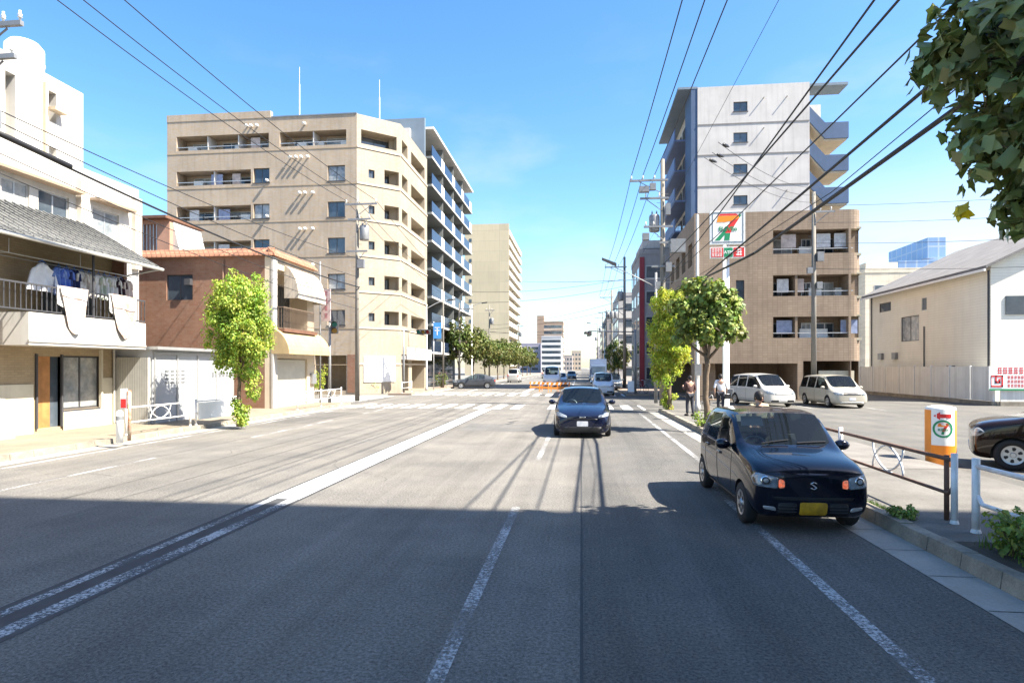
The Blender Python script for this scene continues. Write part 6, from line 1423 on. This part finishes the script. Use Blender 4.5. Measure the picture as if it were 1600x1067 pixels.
def bollard_sign():
    p = Vector((7.62, 14.05, .012)); t = thing('advertising_drum', 'orange and white drum sign with a red arrow and green ringed numeral', 'sign', p); r_ = .275
    prof = [(0, .0), (r_ * .9, .0), (r_, .03), (r_, .26)]; mb = MB(); mb.lathe(prof, 32); mb.build('base', M['orange'], t, True, local=True)
    mb = MB(); mb.lathe([(r_ + .004, .262), (r_ + .004, 1.20), (r_ * .98, 1.24), (r_ * .6, 1.27), (0, 1.275)], 40); mb.build('drum', M['swhite'], t, True, local=True)
    a0 = math.atan2(-p.y, -p.x)                              # faces the road
    def cyl(x, z, d): q = a0 + x / r_; return ((r_ + .007 + d) * math.cos(q), (r_ + .007 + d) * math.sin(q), z)
    def band(x0, x1, z0, z1, m_, nm, d=0.0):
        mb = MB(); n = 14
        for i in range(n):
            a, b = x0 + (x1 - x0) * i / n, x0 + (x1 - x0) * (i + 1) / n; mb.quad(cyl(a, z0, d), cyl(b, z0, d), cyl(b, z1, d), cyl(a, z1, d))
        return mb.build(nm, m_, t, True, local=True)
    band(-.43, -.17, .263, 1.19, M['orange'], 'stripe'); band(.30, .43, .263, 1.19, M['orange'], 'stripe'); band(-.169, .299, .263, .45, M['sorange'], 'stripe'); band(-.4, .4, 1.195, 1.2, M['orange'], 'stripe') if False else None
    mb = MB(); c = (.045, .80)
    for i in range(28):
        q0, q1 = 6.2832 * i / 28, 6.2832 * (i + 1) / 28; P_ = lambda q, r: cyl(c[0] + r * math.cos(q), c[1] + r * math.sin(q), .003)
        mb.quad(P_(q0, .145), P_(q1, .145), P_(q1, .185), P_(q0, .185))
    mb.build('ring', M['green'], t, local=True)
    r, o, g = MB(), MB(), MB(); seven(r, o, g, lambda x, z, d: cyl(c[0] + x, c[1] + z, .004 + d), .23); r.build('numeral', M['red'], t, local=True); o.build('numeral', M['sorange'], t, local=True); g.build('numeral', M['green'], t, local=True)
    mb = text_mb('ELEVEn', .058, lambda x, y, z: cyl(c[0] + x, c[1] - .02 + y, .012 + z), .001, bold=.002); mb.build('lettering', M['green'], t, local=True)
    mb = MB(); n = 10
    def ar(pts): k = len(pts); mb.add([cyl(x + c[0], z + 1.07, .003) for x, z in pts], [tuple(range(k))])
    ar([(-.17, 0), (-.05, -.085), (-.05, .085)])
    for i in range(4): a, b = -.05 + .05 * i, -.05 + .05 * (i + 1); ar([(a, -.04), (b, -.04), (b, .04), (a, .04)])
    mb.build('arrow', M['red'], t, local=True)
bollard_sign()
# white board with red writing on the fence of the cream house
t = thing('notice_board', 'white board with a red square mark and red writing before the cream house', 'sign', (24.2, 35.9, 0))
bx0 = PY(1545, 590, 36).x; zb0, zb1 = zat(610, 23, 36), zat(572, 23, 36)
mb = MB(); mb.box(bx0, bx0 + 4.2, 35.98, 36.05, zb0, zb1); mb.build('panel', M['swhite'], t)
mb = MB(); mb.box(bx0 + .02, bx0 + 4.18, 35.96, 35.978, zb0, zb0 + .09); mb.build('green_edge', M['green'], t)
pb = lambda x, z, d: (bx0 + x, 35.975 - d, z)
mb = MB(); h = zb1 - zb0; strokes(mb, pb, .4, 3.6, zb1 - h * .32, zb1 - h * .06, 12, 7)
for q in ((.1, .14, .12, .62), (.62, .14, .70, .62), (.1, .14, .70, .2), (.1, .56, .70, .62), (.3, .3, .38, .62), (.3, .3, .56, .38), (.48, .3, .56, .48)):
    mb.hexa([pb(x, zb0 + h * z, d) for d in (0, .01) for x, z in ((q[0], q[1]), (q[2] + .0, q[1]), (q[2] + .0, q[3]), (q[0], q[3]))])
for k in range(3): strokes(mb, pb, .9, 3.6, zb0 + h * (.14 + .17 * k), zb0 + h * (.26 + .17 * k), 16, 20 + k)
mb.build('lettering', M['red'], t)
# fence in front of the cream house
t = thing('panel_fence', 'white slatted panel fence between the parking lot and the cream house', 'fence', (22.4, 44, 0))
pf = mat('fence_panel', (.72, .71, .66), .7, .06, 1, streak=.1, tile=(.14, 4, (.60, .59, .55), .008, 0))
for k in range(9):
    y = 36.3 + k * 2.0; mb = MB(); mb.box(22.36, 22.42, y + .06, y + 1.94, .25, 2.15); mb.build('panel', pf, t)
    mb = MB(); mb.box(22.33, 22.45, y - .04, y + .04, .0, 2.2); mb.build('post', mat('fence_post', (.74, .73, .69), .6, .06, 2), t)
mb = MB(); mb.box(22.25, 22.55, 36.2, 54.4, 0, .24); mb.build('footing', M['kerb'], t)
mb = MB(); mb.box(22.6, 36, 36.06, 36.12, .25, 2.1); mb.build('panel', pf, t)
mb = MB(); mb.box(22.56, 36, 36.0, 36.2, 0, .24); mb.build('footing', M['kerb'], t)
# ---------------------------------------------------------------- pipe railings
def railing(label, x, ys, h=.84, r=.038, group=None, m='rail', xs=None, rail_m=None, arcs=True, low=.36, mark=True):
    t = thing('pipe_railing', label, 'railing', (x, (ys[0] + ys[-1]) / 2, .15)); oy = (ys[0] + ys[-1]) / 2; oz = 0.0
    for y in ys: mb = MB(); mb.tube([(0, y - oy, 0), (0, y - oy, h + .04)], r, 12); mb.lathe([(r * 1.3, 0), (r * 1.3, .02), (r, .05)], 12, (0, y - oy, 0)); mb.build('post', M[m], t, True, local=True)
    rm = M[rail_m or m]
    for a, b in zip(ys, ys[1:]):
        a -= oy; b -= oy; mb = MB(); mb.tube([(0, a + .03, h - .05), (0, b - .03, h - .05)], r * .72, 10); mb.build('top_rail', rm, t, True, local=True)
        mb = MB(); mb.tube([(0, a + .04, low + .08), (0, a + .12, low), (0, b - .12, low), (0, b - .04, low + .08)], r * .62, 10); mb.build('lower_rail', rm, t, True, local=True)
        if arcs:
            mb = MB(); c = (a + b) / 2; w_ = min(.62, (b - a) * .4)
            for s_ in (-1, 1):
                pts = [(0, c + s_ * (w_ * math.cos(q) - w_ * .25), low + .015 + (h - .07 - low) * math.sin(q)) for q in [math.pi * .5 * i / 9 for i in range(10)]]; mb.tube(pts, r * .42, 8)
                pts = [(0, c + s_ * (w_ * math.cos(q) - w_ * .25), h - .06 - (h - .07 - low) * math.sin(q)) for q in [math.pi * .5 * i / 9 for i in range(10)]]; mb.tube(pts, r * .42, 8)
            mb.build('arc', M['rail'], t, True, local=True)
    return t
XR = 4.62
railing('weathered pipe railing with crossing white arcs between the hatchback and the near white post', XR, [8.22, 11.6, 14.9], rail_m='rail_rust')
railing('white pipe railing at the near right edge above the shrubs', XR, [5.2, 7.8], r=.042)
mb = MB(); mb.tube([(XR + .02, 8.42, .15), (XR + .02, 8.42, .98)], .03, 10); solo('short_post', mb, M['rail_rust'], 'rusty brown short post beside the near white railing post', 'post', None, True)
railing('white pipe railing with an arc on the left pavement before the shed', -12.98, [16.3, 19.2], r=.034)
railing('white plain railing section by the lime tree foot', -12.98, [19.5, 21.9], r=.034, arcs=False)
p = G(497, 640, .13); railing('pinkish pipe railing on the left pavement at the corner of the side street', -12.98, [27.0, 29.6, 32.2], r=.032)
railing('white low railing across the corner in front of the beige block opening', -13.6, [45.7, 48.4], r=.03, arcs=False)
def guard_board(): pass
mb = MB(); mb.box(-12.96, -12.93, 19.6, 21.8, .32, .9); solo('white_board', mb, M['swhite'], 'white board tied to the plain railing section by the lime tree', 'board')
# two posts at the left kerb by the laundry house
p = G(187, 692, .13); t = thing('bollard', 'short white bollard on the left pavement in front of the laundry house', 'bollard', p); mb = MB(); mb.lathe([(0, 0), (.085, 0), (.085, .78), (.06, .84), (0, .86)], 16); mb.build('post', M['swhite'], t, True, local=True); mb = MB(); mb.lathe([(.088, .6), (.088, .7)], 16); mb.build('reflector', M['steel'], t, True, local=True)
p = G(202, 688, .13); t = thing('sign_post', 'thin cream post with red rusted patches and a small plate next to the white bollard', 'post', p); mb = MB(); mb.tube([(0, 0, 0), (0, 0, 1.35)], .045, 10); mb.build('post', mat('cream_post', (.6, .54, .42), .6, .2, 9, col2=(.42, .16, .07)), t, True, local=True)
mb = MB(); mb.box(-.24, -.05, -.03, .0, .85, 1.4); mb.build('plate', M['swhite'], t, local=True); mb = MB(); mb.box(-.22, -.07, -.038, -.031, .88, 1.12); mb.build('red_mark', M['red'], t, local=True)
# air-conditioner unit and its concrete block
t = thing('concrete_block', 'grey block wall stub under the air conditioner by the orange door', 'wall', (-15.9, 14.6, .13)); mb = MB(); mb.box(-.35, .35, -.75, .75, 0, .55); mb.build('block', M['concrete'], t, local=True)
t = thing('air_conditioner', 'white outdoor air conditioner unit on the block wall by the laundry house', 'air conditioner', (-15.85, 14.75, .683)); mb = MB(); mb.box(-.16, .16, -.42, .42, .02, .56); mb.build('case', M['swhite'], t, local=True)
mb = MB(); mb.lathe([(.23, .161), (.23, .175), (.21, .175), (.21, .163), (.12, .163), (.12, .172), (.1, .172), (.1, .163), (0, .163)], 24, (0, -.1, .29), 'x'); mb.build('fan_grille', M['steel'], t, True, local=True)
mb = MB(); mb.box(-.12, .12, -.36, -.28, 0, .018); mb.box(-.12, .12, .28, .36, 0, .018); mb.build('foot', M['black'], t, local=True)
# ---------------------------------------------------------------- washing on the balcony
def garment(name, label, y, w_, z0, z1, m_, x=-15.45, sl=True, seed=0, flare=.15):
    t = thing(name, label, 'laundry', (x, y, 5.2)); rr = random.Random(seed); n, k = 10, 8; mb = MB(); vs = []
    for j in range(k + 1):
        v = j / k; ww = w_ * (.42 + .58 * min(1, v * 3.2) + flare * v) / 2
        for i in range(n + 1):
            u = i / n * 2 - 1; vs.append((.05 * math.sin(u * 7 + seed) * (.4 + v) + .02, u * ww, z1 - 5.2 - (z1 - z0) * v - .07 * (1 - abs(u)) * (v < .1) * 0 + (.05 * abs(u) * -1 if j < 2 else 0)))
    fs = [(j * (n + 1) + i, j * (n + 1) + i + 1, (j + 1) * (n + 1) + i + 1, (j + 1) * (n + 1) + i) for j in range(k) for i in range(n)]
    q = len(vs); vs2 = vs + [(x_ - .035, y_, z_) for x_, y_, z_ in vs]; mb.add(vs2, fs + [tuple(a + q for a in f[::-1]) for f in fs] + [(i, i + q, i + 1 + q, i + 1) for i in range(n)]); mb.build('cloth', m_, t, True, local=True)
    if sl:
        for s_ in (-1, 1):
            mb = MB(); z = z1 - 5.2; mb.tube([(0, s_ * w_ * .24, z - .03), (.02, s_ * w_ * .48, z - .12), (.03, s_ * w_ * .56, z - .32)], [.05, .05, .045], 8); mb.build('sleeve', m_, t, True, local=True)
    mb = MB(); mb.tube([(0, -w_ * .2, z1 - 5.2 + .0), (0, 0, z1 - 5.2 + .06), (0, w_ * .2, z1 - 5.2 + .0)], .008, 6); mb.tube([(0, 0, z1 - 5.2 + .06), (0, 0, .04)], .006, 6); mb.build('hanger', M['sblue'], t, local=True)
cl = lambda n, c, c2=None: mat('cloth_' + n, c, .95, .1, 6, col2=c2)
by = lambda px: PX(px, 440, -15.45).y
garment('hung_sheet', 'white sheet hung in a cone at the balcony end nearest us', by(66), .62, 4.3, 5.12, cl('white', (.78, .78, .78)), seed=1, sl=False, flare=.75)
for i, (px, w_, z0, c, c2, nm) in enumerate(((92, .40, 4.25, (.10, .18, .48), (.22, .32, .6), 'mid blue patterned shirt hung beside the white sheet'), (104, .42, 4.2, (.05, .12, .50), (.12, .2, .55), 'bright blue shirt on the washing pole'), (116, .34, 4.22, (.02, .03, .10), None, 'navy shirt hung after the blue shirts'),
        (128, .40, 4.3, (.72, .70, .68), (.5, .46, .42), 'white and taupe top hung before the balcony post'), (139, .36, 4.3, (.35, .30, .26), (.6, .56, .5), 'taupe checked shirt hung at the balcony post'), (154, .34, 4.35, (.72, .70, .68), None, 'white top hung just past the balcony post'), (163, .36, 4.3, (.34, .40, .30), (.5, .5, .4), 'sage green shirt in the far half of the washing'),
        (171, .36, 4.3, (.74, .73, .72), (.62, .6, .6), 'white shirt before the black one'), (181, .36, 4.35, (.70, .66, .62), None, 'cream shirt hung next to the black one'), (189, .40, 4.15, (.02, .015, .02), (.05, .02, .03), 'black shirt near the far end of the washing pole'), (199, .34, 4.3, (.62, .48, .42), (.7, .6, .55), 'pinkish shirt at the far end of the washing pole'))):
    garment('hung_shirt', nm, by(px), w_, z0, 5.08, cl('c%d' % i, c, c2), seed=i * 3 + 2)
def blanket(label, px0, px1, zt, zb, m_, lm, seed):
    y0, y1 = PX(px0, 460, -14.97).y, PX(px1, 460, -14.97).y; t = thing('hung_blanket', label, 'blanket', (-14.97, (y0 + y1) / 2, zt)); n, k = 14, 10
    for nm, mm, sgn in (('outer_fold', m_, 1), ('inner_fold', lm, -1)):
        mb = MB(); vs = []
        for j in range(k + 1):
            v = j / k; lo = (zb - zt) * (1.0 if sgn > 0 else .5)
            for i in range(n + 1):
                u = i / n; yy = (y0 - y1) / 2 + (y1 - y0) * (u * (1 - .35 * v * (sgn > 0)) + .25 * v * (sgn > 0)); vs.append((sgn * (.035 + .03 * math.sin(u * 9 + seed + v * 2) * v) + .01, yy, .03 + lo * v * (.62 + .38 * math.sin(u * 2.6 + .4))))
        fs = [(j * (n + 1) + i, j * (n + 1) + i + 1, (j + 1) * (n + 1) + i + 1, (j + 1) * (n + 1) + i) for j in range(k) for i in range(n)]
        q = len(vs); mb.add(vs + [(a - .02, b, c) for a, b, c in vs], fs + [tuple(a + q for a in f[::-1]) for f in fs]); mb.build(nm, mm, t, True, local=True)
blanket('white and tan blanket folded over the balcony rail, nearer us', 92, 136, 4.43, 3.05, cl('blanket', (.68, .64, .60), (.45, .33, .26)), M['swhite'], 1)
blanket('white and brown blanket folded over the balcony rail at its far end', 172, 212, 4.43, 3.0, cl('blanket2', (.66, .62, .58), (.38, .27, .20)), M['swhite'], 4)
# ---------------------------------------------------------------- orange works barriers on the crossing
def barrier(label, x, y, rz, group=None):
    t = thing('works_barrier', label, 'barrier', (x, y, 0), group, rz)
    for s_ in (-1, 1):
        mb = MB(); mb.tube([(s_ * .5, -.25, 0), (s_ * .5, 0, .85), (s_ * .5, .25, 0)], .02, 6); mb.build('frame', M['sorange'], t, local=True)
    mb = MB(); mb.box(-.6, .6, -.03, .0, .62, .82); mb.build('board', M['sorange'], t, local=True)
    mb = MB(); mb.box(-.6, .6, -.11, -.08, .28, .44); mb.build('lower_board', M['orange'], t, local=True)
    mb = MB()
    for k in range(3): x0 = -.5 + k * .4; mb.hexa([(x0, -.036, .63), (x0 + .16, -.036, .63), (x0 + .16, -.0305, .63), (x0, -.0305, .63), (x0 + .08, -.036, .81), (x0 + .24, -.036, .81), (x0 + .24, -.0305, .81), (x0 + .08, -.0305, .81)])
    mb.build('stripe', M['swhite'], t, local=True)
for i, (px, py, rz, lab) in enumerate(((838, 611, .1, 'orange striped barrier, leftmost one before the white van'), (852, 612, -.05, 'orange striped barrier second from the left before the white van'), (866, 613, .06, 'orange striped barrier third from the left before the white van'), (880, 612, -.2, 'orange striped barrier closest to the dark saloon'))):
    p = G(px, py); barrier(lab, p.x, p.y, rz)
# ---------------------------------------------------------------- people
def skinmesh(chains, rads, root=0, sub=2):
    """chains: lists of named joints; one skinned surface over them"""
    names = []; idx = {}; vs = []; es = set()
    for ch in chains:
        for a in ch:
            if a[0] not in idx: idx[a[0]] = len(vs); vs.append(a[1]); names.append(a)
        for a, b in zip(ch, ch[1:]): es.add((idx[a[0]], idx[b[0]]))
    me = bpy.data.meshes.new('sk'); me.from_pydata(vs, list(es), []); o = bpy.data.objects.new('sk', me); C.objects.link(o)
    md = o.modifiers.new('skin', 'SKIN'); md.use_smooth_shade = True
    for i, a in enumerate(names): r = rads[a[0]]; me.skin_vertices[0].data[i].radius = r if isinstance(r, tuple) else (r, r)
    me.skin_vertices[0].data[root].use_root = True
    sb = o.modifiers.new('s', 'SUBSURF'); sb.levels = sb.render_levels = sub
    dg = bpy.context.evaluated_depsgraph_get(); dg.update(); r = bpy.data.meshes.new_from_object(o.evaluated_get(dg)); bpy.data.objects.remove(o)
    mb = MB(); mb.add([tuple(v.co) for v in r.vertices], [tuple(p.vertices) for p in r.polygons]); return mb
def person(label, loc, rz, h=1.65, top='shirt', legs='trousers', step=.16, arms=.1, bag=None, hold=None):
    """facing -y"""
    t = thing('person', label, 'person', loc, None, rz); k = h / 1.7; s = step
    J = dict(pel=(0, 0, .93), bel=(0, 0, 1.08), chest=(0, .01, 1.30), nk=(0, .01, 1.46), hd=(0, -.015, 1.58), crown=(0, .0, 1.655))
    for sd, n in ((-1, 'l'), (1, 'r')):
        f = -s * sd
        J.update({n + 'hip': (sd * .09, 0, .88), n + 'knee': (sd * .095, f * .5 - .02, .49), n + 'ank': (sd * .095, f + .03, .09), n + 'toe': (sd * .105, f - .12, .035),
                  n + 'sh': (sd * .175, .01, 1.40), n + 'el': (sd * (.22 + arms * .3), -f * .3 + .02, 1.13), n + 'wr': (sd * (.22 + arms * .2), -f * .8 - .06, .90)})
        if hold == n: J[n + 'el'] = (sd * .24, -.05, 1.14); J[n + 'wr'] = (sd * .16, -.28, 1.22)
        w_ = Vector(J[n + 'wr']); d = (w_ - Vector(J[n + 'el'])).normalized(); u = Vector((sd, 0, 0)); p_ = d.cross(u).normalized()
        J[n + 'pm'] = tuple(w_ + d * .075)
        for i in range(4):
            b = w_ + d * .085 + p_ * (.028 - .019 * i); L = (.075, .085, .08, .06)[i]; J[n + 'f%da' % i] = tuple(b); J[n + 'f%db' % i] = tuple(b + d * L * .55 - u * .006); J[n + 'f%dc' % i] = tuple(b + d * L - u * .03)
        J[n + 'ta'] = tuple(w_ + d * .03 + p_ * .03); J[n + 'tb'] = tuple(w_ + d * .075 + p_ * .055 - u * .012)
    J = {a: (v[0] * k, v[1] * k, v[2] * k) for a, v in J.items()}; P = lambda *a: [(x, J[x]) for x in a]
    rad = dict(pel=(.135, .1), bel=(.12, .09), chest=(.145, .1), nk=.05, hd=(.078, .095), crown=(.055, .065))
    ch = [P('pel', 'bel', 'chest', 'nk', 'hd', 'crown')]
    for n in 'lr':
        ch += [P('pel', n + 'hip', n + 'knee', n + 'ank', n + 'toe'), P('chest', n + 'sh', n + 'el', n + 'wr', n + 'pm'), P(n + 'wr', n + 'ta', n + 'tb')] + [P(n + 'pm', n + 'f%da' % i, n + 'f%db' % i, n + 'f%dc' % i) for i in range(4)]
        rad.update({n + 'hip': .085, n + 'knee': .056, n + 'ank': .038, n + 'toe': .035, n + 'sh': .055, n + 'el': .04, n + 'wr': (.026, .03), n + 'pm': (.02, .036), n + 'ta': .012, n + 'tb': .009})
        for i in range(4): rad.update({n + 'f%da' % i: .0095, n + 'f%db' % i: .009, n + 'f%dc' % i: .007})
    b = skinmesh(ch, {a: (tuple(q * k for q in r) if isinstance(r, tuple) else r * k) for a, r in rad.items()})
    c = Vector(J['hd'])
    b.lathe([(0, -.028), (.013, -.014), (.012, .0), (.0, .02)], 8, (0, c.y - .092 * k, c.z - .012))                     # nose
    for sd in (-1, 1): b.lathe([(0, -.012), (.022, -.004), (.026, .004), (0, .012)], 8, (sd * .079 * k, c.y + .012, c.z - .005), 'x')
    b.build('body', M['skin'], t, True, local=True)
    for sd in (-1, 1): mb = MB(); mb.lathe([(0, -.006), (.011, 0), (0, .006)], 8, (sd * .031, c.y - .086 * k, c.z + .012), 'y'); mb.build('eye', M['black'], t, True, local=True)
    mb = MB(); mb.tube([(-.024, c.y - .083 * k, c.z - .055), (0, c.y - .09 * k, c.z - .053), (.024, c.y - .083 * k, c.z - .055)], .006, 6); mb.build('mouth', mat('lips', (.35, .13, .11), .5, .05, 9), t, True, local=True)
    hm = MB()
    for i in range(9):
        a = math.pi * i / 8 * .62; r_ = .098 * k * math.sin(a + .02) + .004; hm.v += [(r_ * .88 * math.cos(q), c.y + .014 + r_ * 1.08 * math.sin(q), c.z + .012 + .118 * k * math.cos(a) - (.035 * math.sin(q) if i > 5 else 0) * (1 if math.sin(q) > 0 else -1.2)) for q in [6.2832 * j / 20 for j in range(20)]]
    for i in range(8):
        for j in range(20): hm.f.append([i * 20 + j, i * 20 + (j + 1) % 20, (i + 1) * 20 + (j + 1) % 20, (i + 1) * 20 + j]); hm.m.append(0)
    hm.build('hair', M['hair'], t, True, local=True)
    g = dict(pel=(.15, .115), bel=(.138, .105), chest=(.163, .117), nk=.058); e = .014
    J['nk2'] = tuple(Vector(J['nk']) - Vector((0, 0, .035 * k))); g['nk2'] = .066; cc = [P('pel', 'bel', 'chest', 'nk2')]
    for n in 'lr':
        J[n + 'sl'] = tuple(Vector(J[n + 'el']).lerp(Vector(J[n + 'wr']), .15)); cc.append(P('chest', n + 'sh', n + 'el', n + 'sl')); g.update({n + 'sh': .07, n + 'el': .055, n + 'sl': .054})
    skinmesh(cc, {a: (tuple(q * k for q in r) if isinstance(r, tuple) else r * k) for a, r in g.items()}).build('shirt', M[top], t, True, local=True)
    g = dict(pel=(.146, .112)); cc = []
    for n in 'lr': cc.append(P('pel', n + 'hip', n + 'knee', n + 'ank')); g.update({n + 'hip': .098, n + 'knee': .070, n + 'ank': .056})
    skinmesh(cc, {a: (tuple(q * k for q in r) if isinstance(r, tuple) else r * k) for a, r in g.items()}).build('trousers', M[legs], t, True, local=True)
    for n in 'lr':
        a, z = Vector(J[n + 'ank']), Vector(J[n + 'toe']); mb = MB(); mb.tube([a + Vector((0, .05, -.045)), a + Vector((0, 0, -.04)), z + Vector((0, 0, .008)), z + Vector((0, -.05, -.002))], [.036, .046, .042, .022], 10); mb.build('shoe', M['black'], t, True, local=True)
    return t
p = G(1126, 646, .15)
person('person in a white shirt walking away between the tree trunk and the sign pole', (p.x, p.y, .155), R(170), 1.66)
mb = MB(); mb.hexa([(-.15, -.06, 0), (.15, -.06, 0), (.15, .06, 0), (-.15, .06, 0), (-.12, -.04, .2), (.12, -.04, .2), (.12, .04, .2), (-.12, .04, .2)]); mb.tube([(-.1, 0, .19), (-.07, 0, .30), (.07, 0, .30), (.1, 0, .19)], .01, 6)
o = mb.build('handbag', M['black'], None, local=True); o.location = (p.x + .27, p.y - .16, .78); tag(o, 'black bag carried at the side of the white shirted person', 'bag')
p = G(1078, 650, .15)
person('person in dark brown clothes standing behind the pale steel post', (p.x, p.y, .155), R(200), 1.62, 'jacket', 'trousers', .08, hold='r')
person('person standing right behind the black hatchback, only the dark haired head showing above its roof', (3.42, 12.35, 0), R(20), 1.64, 'khaki', 'trousers', .05, hold='r')
# bicycle parked by the far right corner
def bicycle(label, loc, rz):
    t = thing('bicycle', label, 'bicycle', loc, None, rz)
    for y in (-.52, .52):
        mb = MB(); mb.tube([(0, y + .32 * math.cos(q), .33 + .32 * math.sin(q)) for q in [6.2832 * i / 20 for i in range(21)]], .018, 6)
        for i in range(8): q = 3.1416 * i / 8; mb.tube([(0, y + .31 * math.cos(q), .33 + .31 * math.sin(q)), (0, y - .31 * math.cos(q), .33 - .31 * math.sin(q))], .003, 4)
        mb.build('wheel', M['tyre'], t, True, local=True)
    mb = MB(); mb.tube([(0, -.42, .82), (0, .0, .33), (0, .14, .80)], .016, 6); mb.tube([(0, 0, .33), (0, .52, .33), (0, .12, .72)], .012, 6); mb.tube([(0, -.42, .82), (0, -.52, .33)], .016, 6); mb.tube([(0, -.42, .82), (0, -.38, 1.0)], .014, 6); mb.build('frame', M['alu'], t, True, local=True)
    mb = MB(); mb.tube([(-.27, -.3, 1.0), (-.2, -.38, 1.02), (.2, -.38, 1.02), (.27, -.3, 1.0)], .014, 6); mb.build('handlebar', M['chrome'], t, True, local=True)
    mb = MB(); mb.hexa([(-.08, .06, .8), (.08, .06, .8), (.11, .28, .8), (-.11, .28, .8), (-.05, .05, .86), (.05, .05, .86), (.09, .28, .88), (-.09, .28, .88)]); mb.build('saddle', M['black'], t, local=True)
    mb = MB(); mb.box(-.17, .17, -.78, -.5, .78, 1.0); mb.build('basket', M['steel'], t, local=True)
p = G(1012, 614); bicycle('bicycle parked at the far right corner past the crossing', (4.6, 47.6, .135), .5)
bicycle('bicycle leaning beside the sign pole on the right pavement', (5.95, 28.4, .155), 1.3)
p = G(1007, 616); t = thing('notice_stand', 'small white A-shaped stand on the far right corner beyond the crossing', 'sign', (3.75, 46.6, .135)); mb = MB(); mb.hexa([(-.3, -.25, .15), (.3, -.25, .15), (.3, -.21, .15), (-.3, -.21, .15), (-.3, -.04, .95), (.3, -.04, .95), (.3, 0, .95), (-.3, 0, .95)]); mb.build('board', M['swhite'], t, local=True)
mb = MB()
for s_ in (-1, 1): mb.tube([(s_ * .28, -.25, 0), (s_ * .28, -.02, .93), (s_ * .28, .24, 0)], .015, 6)
mb.build('frame', M['steel'], t, local=True)
